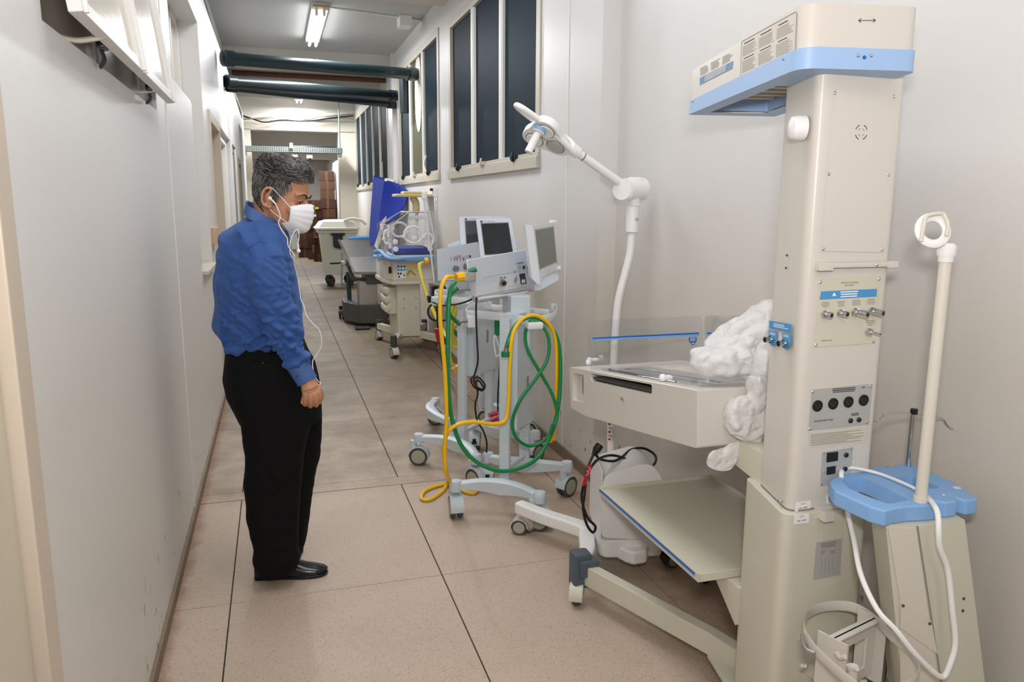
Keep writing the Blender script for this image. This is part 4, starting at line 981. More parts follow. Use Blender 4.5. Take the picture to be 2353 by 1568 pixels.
obj('base_leg', leg([(g4.x-.0, g4.y-.06), (g3.x, g3.y), (g2.x+.06, g2.y-.03), (lb.x+.12, lb.y+.05)], .09, .15, .055, .085), 'white', lm)
obj('base_leg', leg([(1.60, 2.86), (1.52, 2.95), (lb.x+.15, lb.y-.05), (lb.x+.10, lb.y+.06)], .09, .15, .05, .085), 'white', lm)
obj('base_leg', leg([(1.60, 3.62), (1.52, 3.42), (lb.x+.15, lb.y+.15)], .09, .15, .05, .085), 'white', lm)
obj('base_hub', MB().prism(rpoly([(0, 0), (wbox, 0), (wbox, dbox), (0, dbox)], .04), .10, .18, bx, bev=.01), 'white', lm)
caster(lm, g1.x+.01, g1.y-.01, .11, .038, R(-60), 'ivory', hub='hub', width=.034)
caster(lm, g1.x+.055, g1.y-.02, .11, .036, R(70), 'ivory', hub='hub', width=.012, twin=False)
caster(lm, 1.585, 2.80, .10, .038, R(75), 'black', hub='hub', width=.022, brake=True)
caster(lm, g4.x+.02, g4.y+.0, .10, .036, R(0), 'black', hub='hub', width=.022)
caster(lm, 1.60, 3.60, .10, .036, R(40), 'black', hub='hub', width=.022)
# pole with height scale, curved neck
YL = 3.38
pole = [at(x, y, Y=YL) for x, y in ((1403, 1062), (1404, 960), (1409, 850), (1414, 760), (1421, 690), (1436, 630), (1448, 580), (1452, 530))]
po = obj('pole', MB().tube(pole, .0185, 16, 5), 'white', lm)
lbl = MB()
for k, (y, m_) in enumerate(((975, 'green'), (993, 'red'), (1010, 'red'))):
    q = at(1401, y, Y=YL-.0195); obj('scale_mark', MB().box(q.x-.007, q.x+.004, q.y-.0005, q.y+.003, q.z-.004, q.z+.004), m_, po)
for y in (964, 984, 1002):
    for dx in (0, 4): q = at(1401+dx, y, Y=YL-.0192); lbl.box(q.x-.007, q.x+.01, q.y-.0003, q.y+.003, q.z-.001, q.z+.001); q = at(1408, y+5+dx, Y=YL-.0182); lbl.box(q.x-.001, q.x+.001, q.y-.0003, q.y+.003, q.z-.008, q.z+.008)
obj('scale_print', lbl, 'grey_print', po, kind='stuff')
a_, b_ = at(1452, 536, Y=YL), at(1454, 474, Y=YL)
obj('joint_sleeve', MB().lathe([(.022, 0), (.030, .006), (.030, (b_-a_).length-.001), (.024, (b_-a_).length)], Matrix.Translation(a_), 28), 'white', lm)
sc = at(1463, 504, Y=YL-.030); obj('screw', MB().lathe([(.0075, 0), (.0075, .002), (.004, .003), (1e-5, .003)], basis(sc, (1, 0, 0), (0, 0, 1)), 14), 'chrome', lm)
k0, k1 = at(1457, 473, Y=YL), at(1457, 432, Y=YL)
obj('knuckle', MB().cyl(k0, k1, .029, seg=28).cyl(at(1442, 436, Y=YL)+Vector((-.022, -.02, 0)), at(1470, 434, Y=YL)+Vector((.022, .02, 0)), .052, seg=32).box(k1.x-.03, k1.x+.036, k1.y-.03, k1.y+.03, k1.z-.03, k1.z+.05, .014), 'white', lm)
kd = MB().cyl(at(1436, 437, Y=YL)+Vector((-.024, -.022, 0)), at(1436, 437, Y=YL)+Vector((-.028, -.026, 0)), .046, seg=32); obj('knuckle_disc', kd, 'white', lm)
q = at(1456, 425, Y=YL-.032); obj('badge', MB().box(q.x-.010, q.x+.010, q.y-.002, q.y, q.z-.005, q.z+.005, .0005), 'silver_label', lm)
arm = [at(1425, 421, Y=YL), at(1324, 349, Y=YL-.03)]
obj('arm', MB().cyl(arm[0], arm[1], .021, .019, seg=20), 'white', lm)
e = (arm[1]-arm[0]).normalized()
obj('arm_band', MB().cyl(arm[1]-e*.045, arm[1]-e*.038, .0202, seg=20), 'galv', lm)
# head: a hand rail in a Y shape, lamp body with three lobes underneath, handle
h0 = at(1315, 343, Y=YL-.03); h1 = at(1190, 246, Y=YL-.10)
obj('head_yoke', MB().cyl(arm[1]-e*.01, arm[1]+e*.035, .027, .029, seg=24), 'white', lm)
def hp_(x, y, dy=0): return at(x, y, Y=YL-.05+dy)
rail_ = [hp_(1318, 350), hp_(1290, 322, -.02), hp_(1250, 285, -.03), hp_(1210, 255, -.04), hp_(1192, 244, -.03), hp_(1187, 243, .02), hp_(1196, 252, .06), hp_(1230, 278, .12), hp_(1275, 302, .16), hp_(1310, 325, .12), hp_(1322, 345, .05)]
obj('hand_rail', MB().tube(rail_, .0135, 12, 5), 'white', lm)
# head disc plane
hc = hp_(1258, 310, .04); hx_ = (hp_(1320, 350)-hp_(1200, 262)).normalized(); hn_ = hx_.cross(Vector((.2, 1, -.55))).normalized(); hy_ = hn_.cross(hx_).normalized()
if hn_.z > 0: hn_ = -hn_; hy_ = hn_.cross(hx_)
hM = Matrix((hx_, hy_, hn_)).transposed().to_4x4(); hM.translation = hc       # local +Z points down to the patient
out = []
for i in range(48):
    a = 2*PI*i/48; rr = .105+.018*math.cos(3*(a)); out.append((rr*math.cos(a)*1.02, rr*math.sin(a)*.95))
head = obj('lamp_head', MB().prism(out, -.012, .026, hM, bev=.004, seg=2), 'white', lm)
for i, (ax, ay) in enumerate(((.058, 0), (-.03, .052), (-.03, -.052))):
    mm = hM @ Matrix.Translation((ax, ay, .024))
    obj('lens', MB().lathe([(.040, 0), (.040, .006), (.036, .010), (.030, .008), (1e-5, .010)], mm, 24), 'silver_label' if i == 0 else 'white', head)
    obj('vent_rim', MB().lathe([(.042, 0), (.045, .003), (.042, .006), (.039, .003), (.042, 0)], mm, 24), 'galv', head)
text('hexapulse', .016, hM @ Matrix.Translation((-.01, -.0, .0265)) @ Matrix.Rotation(R(0), 4, 'Z'), 'dark_print', head)
hd0, hd1 = hp_(1236, 306, -.01), hp_(1214, 350, -.02); hdv = (hd1-hd0).normalized()
obj('handle_collar', MB().cyl(hd0-hdv*.022, hd0-hdv*.006, .034, .032, seg=24), 'blue_pla', head)
obj('handle', MB().cyl(hd0-hdv*.006, hd0+hdv*.0, .031, .026, seg=24).cyl(hd0, hd1, .0165, .0175, seg=20), 'white', head)

# black power cable draped over the lamp base
cab = thing('power_cable', 'black power cable with plug and red tag draped over the lamp base', 'cable', tuple(at(1380, 1040, Y=ym+.02)))
tp_ = lambda x, y, Y: at(x, y, Y=Y)
yt = ym+.06
obj('cable', MB().tube([tp_(1368, 1044, yt), tp_(1380, 1056, yt), tp_(1410, 1060, yt), tp_(1430, 1050, yt+.04), tp_(1450, 1034, yt+.1), tp_(1480, 1031, yt+.1), tp_(1506, 1048, yt+.08), tp_(1500, 1070, yt+.0), tp_(1465, 1070, yt-.01), tp_(1430, 1052, yt+.03), tp_(1400, 1047, yt+.04), tp_(1372, 1058, ym-.01), tp_(1352, 1085, ym-.03),
    tp_(1340, 1118, ym-.03), tp_(1337, 1150, ym-.03), tp_(1350, 1190, ym-.04), tp_(1368, 1210, ym-.04), tp_(1362, 1224, ym-.04), tp_(1348, 1205, ym-.04), tp_(1340, 1170, ym-.04), tp_(1344, 1130, ym-.045), tp_(1348, 1085, ym-.045), tp_(1362, 1048, ym-.02), tp_(1368, 1038, ym)], .0055, 8, 6), 'black_cable', cab)
pl_ = tp_(1371, 1034, ym+.0)
obj('plug', MB().lathe([(.006, -.03), (.010, -.02), (.017, 0), (.017, .022), (.012, .026), (1e-5, .026)], Matrix.Translation(pl_) @ Matrix.Rotation(R(35), 4, 'Y'), 14), 'black', cab)
rt = obj('tag', slabpoly([tp_(1351, 1068, ym-.055), tp_(1361, 1070, ym-.055), tp_(1346, 1114, ym-.06), tp_(1337, 1118, ym-.06)], (0, -1, 0), .001), 'red', cab)
mk = MB()
for k in range(4): mk.tube([tp_(1352-k*4, 1074+k*10, ym-.0575), tp_(1357-k*4, 1078+k*10, ym-.058), tp_(1350-k*4, 1084+k*10, ym-.0585)], .0006, 4, 3)
obj('tag_print', mk, 'white_print', rt, kind='stuff')

# ================================================================== LUNG VENTILATORS ON CARTS
def arc_leg(parent, c, dirv, half, bow, z0, z1, w_, m_='ventgrey', flip=1):
    """curved foot: arc in plan from one caster to the other"""
    n_ = Vector((-dirv.y, dirv.x, 0))*flip; P = []
    for i in range(17):
        t = -1+2*i/16; P.append(Vector((c[0], c[1], 0))+dirv*half*t+n_*bow*(1-t*t))
    L_, Rr = [], []
    for i, p in enumerate(P):
        d = (P[min(i+1, 16)]-P[max(i-1, 0)]).normalized(); q = Vector((-d.y, d.x, 0))*w_/2*(1.25-.35*abs(-1+i/8)); L_.append(p+q); Rr.append(p-q)
    o = MB(); k = len(P)
    ring = []
    for i in range(k):
        t = abs(-1+i/8); lift = .018*(1-t*t)
        ring.append([Vector((L_[i].x, L_[i].y, z0+.028*t+lift*.3)), Vector((L_[i].x, L_[i].y, z1-.01+lift)), Vector((L_[i].x*.7+Rr[i].x*.3, L_[i].y*.7+Rr[i].y*.3, z1+lift)), Vector((L_[i].x*.3+Rr[i].x*.7, L_[i].y*.3+Rr[i].y*.7, z1+lift)), Vector((Rr[i].x, Rr[i].y, z1-.01+lift)), Vector((Rr[i].x, Rr[i].y, z0+.028*t+lift*.3))])
    o.loft(ring)
    for e_ in (P[0], P[-1]): o.lathe([(w_*.62, z1-.045), (w_*.66, z1-.008), (w_*.55, z1+.008), (1e-5, z1+.01)], Matrix.Translation((e_.x, e_.y, 0)), 18)
    return obj('foot_arc', o, m_, parent), P[0], P[-1]
def cart(parent, ca, da, ha, cb, db, hb, zcol, pA, pB, box_z=(.35, .95), heads=(200, 250, 20, 60), Rw=.056, bowa=.06, bowb=.06, boxside=1):
    a, a0, a1 = arc_leg(parent, ca, da, ha, bowa, .125, .185, .05, flip=1)
    b, b0, b1 = arc_leg(parent, cb, db, hb, bowb, .125, .185, .05, flip=-1)
    for (p, h) in zip((a0, a1, b0, b1), heads): caster(parent, p.x, p.y, .15, Rw, R(h), 'ventgrey', hub='hub', width=.03, brake=(h in (200, 60)))
    for p in (pA, pB):
        ps_ = obj('column_post', MB().prism(rrect(.055, .035, .008, 3, 0, 0), .16, zcol, Matrix.Translation((p[0], p[1], 0)) @ Matrix.Rotation(math.atan2(da.y, da.x), 4, 'Z'), bev=.002), 'ventgrey', parent)
        for z in (.32, .62, zcol-.06): obj('bolt', MB().sphere(Vector((p[0], p[1], z))+Vector((da.y, -da.x, 0)).normalized()*-.0 + Vector((0, -.018, 0)), .006, 8), 'ventwhite', ps_)
    obj('brace', MB().cyl((pA[0], pA[1], .22), (pB[0], pB[1], .22), .012), 'ventgrey', parent)
    d = (Vector(pB)-Vector(pA)); L_ = d.length; d.normalize(); mm = Matrix((Vector((d.x, d.y, 0)), Vector((0, 0, 1)), Vector((d.y, -d.x, 0)))).transposed().to_4x4(); mm.translation = (pA[0], pA[1], 0)
    bp_ = obj('cover_panel', MB().box(L_*.15, L_*1.0, box_z[0], box_z[1], -.03, .05*boxside, .004, mm), 'ventgrey', parent)
    q = MB().box(L_*.62, L_*.62+.025, box_z[0]+.18, box_z[0]+.26, .05*boxside, .052*boxside, .001, mm)
    obj('catch', q, 'steel', bp_)
    return a, b
def ring_rail(parent, pts, z_w=.022, m_='ventwhite'):
    return obj('hand_rail', MB().tube(pts, (.006, z_w), 10, 5, flat=(1, 0, 0)), m_, parent)
def vscreen(parent, corners, normal, th, scr, m_='ventwhite', screen_m='screen_dark', keys=True, logo=None, lower=None):
    """display housing from its four face corners (TL, TR, BR, BL), thickness behind"""
    TLc, TRc, BRc, BLc = corners
    n_ = Vector(normal).normalized()
    sh_ = [bil(corners, u, v) for u, v in rpoly([(0, 0), (1, 0), (1, 1), (0, 1)], .05, 4)]
    fr_ = MB().loft([[p-n_*th*.0 for p in sh_], [p-n_*.012 for p in sh_], [(p-bil(corners, .5, .5))*.93+bil(corners, .5, .5)-n_*th for p in sh_]])
    hs = obj('display_housing', fr_, m_, parent)
    sq = [bil(corners, *uv)+n_*.0004 for uv in ((scr[0], scr[1]), (scr[2], scr[1]), (scr[2], scr[3]), (scr[0], scr[3]))]
    bz = [bil(corners, *uv)+n_*.0002 for uv in ((scr[0]-.02, scr[1]-.02), (scr[2]+.02, scr[1]-.02), (scr[2]+.02, scr[3]+.02), (scr[0]-.02, scr[3]+.02))]
    obj('bezel', slabpoly(bz, n_, .0004), 'grey_print' if screen_m == 'screen_dark' else 'silver_label', hs)
    obj('screen', slabpoly(sq, n_, .0008), screen_m, hs)
    if keys:
        kb = MB()
        for i in range(7):
            v = .42+i*.06; P = [bil(corners, *uv)+n_*.0005 for uv in ((.935, v), (.97, v), (.97, v+.028), (.935, v+.028))]; kb.merge(slabpoly(P, n_, .0006).bm)
        obj('side_keys', kb, 'silver_label', hs, kind='stuff')
        kb = MB()
        for i in range(7):
            u = scr[0]+.05+i*.1; P = [bil(corners, *uv)+n_*.0005 for uv in ((u, .925), (u+.05, .925), (u+.05, .95), (u, .95))]; kb.merge(slabpoly(P, n_, .0006).bm)
        obj('lower_keys', kb, 'silver_label', hs, kind='stuff')
    if logo:
        x = (TRc-TLc).normalized(); y = (TLc-BLc).normalized()
        p = bil(corners, .14, .07)+n_*.0006
        mm = Matrix((x, y, n_)).transposed().to_4x4(); mm.translation = p
        text(logo, .014, mm @ Matrix.Translation((.012, 0, 0)), 'grey_print', hs, align='LEFT')
        obj('emblem', MB().lathe([(.007, 0), (.0075, .0006), (.004, .0008), (1e-5, .0006)], mm, 16), 'cap', hs)
    return hs

# ---- nearest ventilator
V1 = thing('ventilator', 'nearest lung ventilator on pale wheeled cart, grey display at right, hoses on its rail', 'ventilator', (1.17, 3.75, 0))
da = Vector((.80, -.60, 0)); ca = ((.835+1.175)/2, (3.68+3.44)/2); ha = .21
e0, e1 = at(1122, 1042, Z=.19), at(1303, 1062, Z=.19); db = (e1-e0); db.z = 0; hb = db.length/2; db.normalize(); cb = ((e0.x+e1.x)/2, (e0.y+e1.y)/2)
f0, f1 = at(1047, 1106, Z=.19), at(1240, 1132, Z=.19); da = f1-f0; da.z = 0; ha = da.length/2; da.normalize(); ca = ((f0.x+f1.x)/2, (f0.y+f1.y)/2)
pA = at(1160, 1092, Z=.19); pB = at(1197, 1060, Z=.19)
cart(V1, ca, da, ha, cb, db, hb, 1.0, (pA.x, pA.y), (pB.x+.02, pB.y), (.42, 1.02), heads=(185, 120, 200, 60), bowa=.07, bowb=.05)
# neck and mounting block
nk0 = at(1178, 690, Y=3.75)
obj('column_neck', MB().box(nk0.x-.03, nk0.x+.075, 3.68, 3.84, .80, nk0.z+.03, .008), 'ventgrey', V1)
# main body: long box seen from its side, length direction az ~ 38
bu_ = Vector((math.sin(R(43)), math.cos(R(43)), 0)); bv_ = Vector((bu_.y, -bu_.x, 0))       # bv_ points to camera side/right
c00 = at(1086, 681, Y=3.50); PN = bv_                                                          # side face plane through c00, normal bv_
def v1p(x, y, off=0): return onplane(x, y, c00+PN*off, PN)
bodyP = [v1p(1073, 598), v1p(1214, 573), v1p(1226, 655), v1p(1086, 682)]
def body(P, n_, th, m_): return slabpoly(P, -Vector(n_), th)
BE = Vector((.05, .17, -.05)); BEn = BE.normalized()
mbd = MB(); fpl = [bil(bodyP, u, v) for u, v in rpoly([(0, 0), (1, 0), (1, 1), (0, 1)], .025)]
mbd.loft([[(p-bil(bodyP, .5, .5))*.985+bil(bodyP, .5, .5)+PN*.0 for p in fpl], [p-PN*.006 for p in fpl], [p-PN*.006+BE for p in fpl], [(p-bil(bodyP, .5, .5))*.97+bil(bodyP, .5, .5)-PN*.01+BE*1.05 for p in fpl]])
vb = obj('body', mbd, 'ventblue', V1)
obj('lower_body', slabpoly([v1p(1083, 660, .001), v1p(1223, 632, .001), v1p(1226, 655, .001), v1p(1087, 682, .001)], BEn, .18), 'ventwhite', V1)
obj('recess_panel', slabpoly([v1p(1120, 612, .001), v1p(1172, 603, .001), v1p(1176, 626, .001), v1p(1108, 638, .001)], PN, .001), 'ventblue', vb)
cpn = obj('connector_plate', slabpoly([v1p(1140, 635, .0012), v1p(1208, 623, .0012), v1p(1210, 652, .0012), v1p(1143, 662, .0012)], PN, .002), 'ventwhite', vb)
def port(x, y, r_, L_, m_, tilt=(0, 0, 0)):
    p = v1p(x, y, .003); d = (PN+Vector(tilt)).normalized(); return MB().cyl(p, p+d*L_, r_, r_*.95, seg=20), p, d
o_, p, d = port(1153, 649, .017, .030, 0, (-.6, -.6, -.1)); t_ = obj('port', o_, 'barrier', cpn); obj('bore', MB().cyl(p+d*.030, p+d*.0305, .011, seg=16), 'black', t_)
o_, p, d = port(1183, 643, .019, .006, 0); t_ = obj('port', o_, 'silver_label', cpn); obj('bore', MB().cyl(p+d*.006, p+d*.0065, .004, seg=10), 'dark_print', t_)
for x in (1150, 1158): o_, p, d = port(x, 638, .0045, .008, 0); obj('port', o_, 'barrier', cpn)
bk = obj('black_recess', slabpoly([v1p(1193, 630, .004), v1p(1206, 628, .004), v1p(1210, 652, .004), v1p(1197, 654, .004)], PN, .001), 'black', cpn)
obj('white_connector', slabpoly([v1p(1198, 643, .006), v1p(1205, 642, .006), v1p(1206, 650, .006), v1p(1199, 651, .006)], PN, .004), 'white', bk)
for x, m_ in ((1183, 'white'), (1194, 'silver_label'), (1203.5, 'black'), (1214, 'navy')):
    obj('usb_port' if x < 1210 else 'blue_connector', slabpoly([v1p(x-2.3, 611, .002), v1p(x+2.3, 610.3, .002), v1p(x+2.6, 618, .002), v1p(x-2, 619, .002)], PN, .002 if x < 1210 else .006), m_, vb)
bp2 = MB(); print_lines(bp2, [v1p(1188, 604, .002), v1p(1205, 601.5, .002), v1p(1205, 605, .002), v1p(1188, 607.5, .002)], 2, PN, .0004, .5, .1, 2); 
for x in (1183, 1194, 1204, 1214): print_lines(bp2, [v1p(x-2.5, 625, .002), v1p(x+2.5, 624, .002), v1p(x+2.5, 626, .002), v1p(x-2.5, 627, .002)], 1, PN, .0004, .8, 0, 2)
obj('small_print', bp2, 'navy', vb, kind='stuff')
obj('base_tray', slabpoly([v1p(1092, 676, -.01), v1p(1228, 651, -.01), v1p(1228, 660, -.01), v1p(1095, 687, -.01)], BEn, .16), 'ventwhite', V1)
obj('tray_rail', MB().cyl(v1p(1101, 687, .01), v1p(1212, 672, .01), .007, seg=10), 'ventwhite', V1)
# its display, turned away to the right
Ys = 3.78
sc_ = [onplane(x, y, at(1214, 520, Y=Ys), Vector((.72, -.70, .1))) for x, y in ((1222, 519), (1274, 511), (1284, 628), (1238, 652))]
hsd = vscreen(V1, sc_, (.72, -.70, .1), .05, (.12, .09, .93, .76), 'ventwhite', 'screen_grey')
obj('display_side', slabpoly([at(1207, 518, Y=Ys-.02), at(1224, 518, Y=Ys-.02), at(1242, 652, Y=Ys-.03), at(1236, 655, Y=Ys-.03), at(1222, 640, Y=Ys-.03)], (0, 1, 0), .05), 'ventwhite', V1)
kn = bil(sc_, .98, .9); obj('knob', MB().cyl(kn, kn+Vector((.72, -.70, 0))*.02, .014, seg=18), 'white', hsd)
obj('display_foot', slabpoly([at(1228, 655, Y=Ys), at(1284, 632, Y=Ys), at(1283, 644, Y=Ys), at(1240, 668, Y=Ys), at(1230, 668, Y=Ys)], (0, 1, 0), .08), 'ventblue', V1)
cl = sc_[1]; obj('hook_clip', MB().box(cl.x-.03, cl.x+.01, cl.y-.01, cl.y+.01, cl.z-.004, cl.z+.012, .003), 'white', hsd)
# hand rail: oval hoop round the column
Zr = at(1160, 735, Y=3.60).z
zr_ = Zr
rl = [at(x, y, Z=zr_) for x, y in ((1075, 728), (1072, 716), (1092, 706), (1130, 702))]
rl2 = [at(x, y, Z=zr_) for x, y in ((1075, 722), (1110, 724), (1160, 729), (1210, 736), (1250, 734), (1276, 724), (1278, 708), (1266, 706))]
ring_rail(V1, rl); ring_rail(V1, rl2)
obj('rail_bar', MB().tube([at(1130, 706, Z=zr_), at(1200, 712, Z=zr_), at(1262, 718, Z=zr_)], (.005, .016), 8, 4, flat=(1, 0, 0)), 'ventwhite', V1)
g_ = at(1081, 732, Z=zr_); obj('rail_clamp', MB().box(g_.x-.018, g_.x+.022, g_.y-.02, g_.y+.02, zr_-.045, zr_+.012, .006), 'ventwhite', V1)
obj('clamp_knob', MB().cyl(g_+Vector((-.05, -.01, -.01)), g_+Vector((-.018, -.005, -.01)), .010, seg=14).cyl(g_+Vector((-.06, -.01, -.01)), g_+Vector((-.045, -.01, -.01)), .014, seg=8), 'steel', V1)
g2_ = at(1225, 742, Z=zr_); obj('rail_clamp', MB().box(g2_.x-.035, g2_.x+.045, g2_.y-.03, g2_.y+.03, zr_-.03, zr_+.005, .01), 'ventwhite', V1)
# water trap / regulator with yellow fitting on the body's left end
rg = at(1075, 640, Y=3.47)
obj('regulator', MB().box(rg.x-.02, rg.x+.035, rg.y-.02, rg.y+.02, rg.z-.015, rg.z+.03, .004), 'steel', V1)
for dx, dz in ((-.005, -.02), (.022, -.02)):
    obj('trap_bowl', MB().lathe([(.012, 0), (.012, -.05), (.006, -.062), (1e-5, -.064)], Matrix.Translation((rg.x+dx, rg.y-.01, rg.z+dz)), 14), 'clear', V1)
obj('green_ring', MB().cyl((rg.x+.005, rg.y, rg.z+.03), (rg.x+.04, rg.y, rg.z+.042), .012, seg=12), 'green', V1)
obj('hose_nut', MB().cyl((rg.x-.058, rg.y-.01, rg.z+.005), (rg.x-.02, rg.y, rg.z+.01), .022, seg=8), 'yellow', V1)
obj('side_loop', MB().tube([at(1135, 790, Y=3.7), at(1137, 770-0, Y=3.7), at(1147, 800, Y=3.7), at(1147, 815, Y=3.7), at(1140, 818, Y=3.7), at(1135, 790, Y=3.7)], .004, 6, 3), 'ventwhite', V1)
mk = basis(at(1177, 828, Y=pB.y-.065), (1, 0, 0), (0, 0, 1))
obj('diamond_print', MB().tube([mk @ Vector(p) for p in ((0, .022, 0), (.007, 0, 0), (0, -.022, 0), (-.007, 0, 0))], .0008, 4, 0, True), 'grey_print', V1)

# ---- middle ventilator
V2 = thing('ventilator', 'middle lung ventilator with dark display facing the camera, cart behind the nearest one', 'ventilator', (1.15, 4.6, 0))
f0, f1 = at(962, 998, Z=.19), at(1094, 1045, Z=.19); da2 = f1-f0; da2.z = 0; ha2 = da2.length/2; da2.normalize(); ca2 = ((f0.x+f1.x)/2, (f0.y+f1.y)/2)
e0, e1 = at(1092, 967, Z=.19), at(1230, 991, Z=.19); db2 = e1-e0; db2.z = 0; hb2 = db2.length/2; db2.normalize(); cb2 = ((e0.x+e1.x)/2, (e0.y+e1.y)/2)
pA2 = at(1063, 1003, Z=.19); pB2 = at(1126, 968, Z=.19)
cart(V2, ca2, da2, ha2, cb2, db2, hb2, 1.02, (pA2.x, pA2.y), (pB2.x-.02, pB2.y-.05), (.55, 1.02), heads=(110, 150, 200, 60), bowa=.09, bowb=.06)
b2n = bv_
c2 = at(1010, 640, Y=4.3)
def v2p(x, y, off=0): return onplane(x, y, c2+b2n*off, b2n)
P2 = [v2p(1004, 573), v2p(1098, 556), v2p(1118, 640), v2p(1006, 645)]
fp2 = [bil(P2, u, v) for u, v in rpoly([(0, 0), (1, 0), (1, 1), (0, 1)], .02)]
vb2 = obj('body', MB().loft([fp2, [p+BE for p in fp2]]), 'ventblue', V2)
obj('lower_body', slabpoly([v2p(1015, 640, -.01), v2p(1120, 640, -.01), v2p(1124, 660, -.01), v2p(1028, 668, -.01)], BEn, .16), 'ventgrey', V2)
sq = MB(); rd = random.Random(5)
for k in range(5):
    x = 1036+k*7; sq.tube([v2p(x, 590+rd.uniform(-3, 3), .001), v2p(x+1, 600, .001)], .0009, 4, 0)
obj('diagram_print', sq, 'dark_print', vb2, kind='stuff')
rs = MB()
for (x, y) in ((1056, 590), (1066, 594)): rs.tube([v2p(x-4, y-4, .0015), v2p(x+4, y+4, .0015)], .0009, 4, 0).tube([v2p(x-4, y+3, .0015), v2p(x+4, y-4, .0015)], .0009, 4, 0)
for k in range(4): rs.tube([v2p(1044, 590+k*2.4, .0015), v2p(1052, 589+k*2.4, .0015)], .0005, 4, 0)
obj('red_crosses', rs, 'red', vb2, kind='stuff')
for x, m_ in ((1074, 'silver_label'), (1080, 'black')): obj('usb_port', slabpoly([v2p(x-1.5, 587, .001), v2p(x+1.5, 586.5, .001), v2p(x+1.6, 592, .001), v2p(x-1.4, 592.5, .001)], b2n, .002), m_, vb2)
for x, y, r_ in ((1045, 617, .016), (1069, 612, .018)):
    p = v2p(x, y, .0); obj('port', MB().cyl(p, p+(b2n+Vector((-.5, -.3, 0))).normalized()*.03, r_, seg=18), 'barrier', vb2)
s2 = [at(x, y, Y=4.25) for x, y in ((1100, 502), (1175, 503), (1188, 590), (1112, 590))]
s2n = Vector((-.1, -1, .15)).normalized(); s2 = [onplane(x, y, at(1140, 545, Y=4.25), s2n) for x, y in ((1094, 503), (1174, 501), (1190, 598), (1106, 604))]
vscreen(V2, s2, s2n, .05, (.13, .12, .89, .82), 'ventblue', 'screen_dark', True, 'CareFusion')
Z2 = at(1030, 690, Y=4.3).z
ring_rail(V2, [at(x, y, Z=Z2) for x, y in ((1120, 700), (1060, 692), (1010, 684), (1000, 676), (1010, 672), (1060, 676), (1110, 680))])
g_ = at(1000, 686, Z=Z2); obj('rail_clamp', MB().box(g_.x-.02, g_.x+.05, g_.y-.03, g_.y+.03, Z2-.04, Z2+.01, .006), 'ventgrey', V2)
obj('rail_grip', MB().box(at(1068, 698, Y=4.2).x, at(1125, 698, Y=4.2).x, 4.17, 4.23, at(1090, 702, Y=4.2).z, at(1090, 692, Y=4.2).z, .01), 'ventwhite', V2)

# ---- far ventilator
V3 = thing('ventilator', 'farthest lung ventilator, dark display half hidden behind the middle one', 'ventilator', (1.28, 5.3, 0))
f0, f1 = at(1000, 916, Z=.19), at(1034, 962, Z=.19); f1 = at(1036, 962, Z=.19); da3 = f1-f0; da3.z = 0; ha3 = da3.length/2; da3.normalize(); ca3 = ((f0.x+f1.x)/2, (f0.y+f1.y)/2)
e0, e1 = at(1118, 918, Z=.19), at(1212, 945, Z=.19); db3 = e1-e0; db3.z = 0; hb3 = db3.length/2; db3.normalize(); cb3 = ((e0.x+e1.x)/2, (e0.y+e1.y)/2)
pA3 = at(1064, 925, Z=.19); pB3 = at(1140, 925, Z=.19)
cart(V3, ca3, da3, ha3, cb3, db3, hb3, 1.0, (pA3.x+.12, pA3.y-.05), (pB3.x, pB3.y), (.45, .95), heads=(100, 170, 130, 90), bowa=-.08, bowb=.05)
s3n = Vector((-.15, -1, .12)).normalized(); s3 = [onplane(x, y, at(1110, 545, Y=4.75), s3n) for x, y in ((1055, 498), (1162, 496), (1172, 590), (1060, 590))]
vscreen(V3, s3, s3n, .06, (.13, .12, .89, .72), 'ventblue', 'screen_dark', False, 'CareFusion')
P3 = [at(x, y, Y=4.8) for x, y in ((1029, 562), (1075, 545), (1190, 545), (1190, 630), (1035, 640))]
obj('body', slabpoly(P3, BEn, .2), 'ventblue', V3)

# ------------------------------------------------------------------ hoses, each its own thing
def hose(name, pts, r_, m_, label, cat='hose', k=6, ends=()):
    t = thing(name, label, cat, tuple(at(*pts[0][:2], Y=pts[0][2])))
    obj('hose', MB().tube([at(x, y, Y=Y) for x, y, Y in pts], r_, 14, k), m_, t)
    for e_ in ends:
        name2, a, b, rr, mm_ = e_
        A_, B_ = at(a[0], a[1], Y=a[2]), at(b[0], b[1], Y=b[2]); obj(name2, MB().cyl(A_, B_, rr, seg=12), mm_, t)
    return t
hose('green_hose', [(1046, 648, 3.44), (1034, 670, 3.42), (1030, 740, 3.40), (1029, 850, 3.38), (1036, 950, 3.37), (1058, 1020, 3.36), (1095, 1062, 3.35), (1150, 1083, 3.34), (1205, 1072, 3.36), (1245, 1040, 3.40), (1275, 970, 3.45), (1287, 890, 3.48), (1285, 800, 3.50), (1268, 755, 3.50), (1235, 731, 3.49), (1205, 733, 3.46), (1180, 755, 3.44), (1166, 790, 3.43), (1163, 808, 3.43)],
     .0100, 'green_hose', 'green oxygen hose hanging in a long loop from the nearest ventilator', ends=[('ferrule', (1163, 800, 3.425), (1162, 818, 3.425), .011, 'steel'), ('coupling', (1162, 808, 3.42), (1162, 820, 3.42), .021, 'green')])
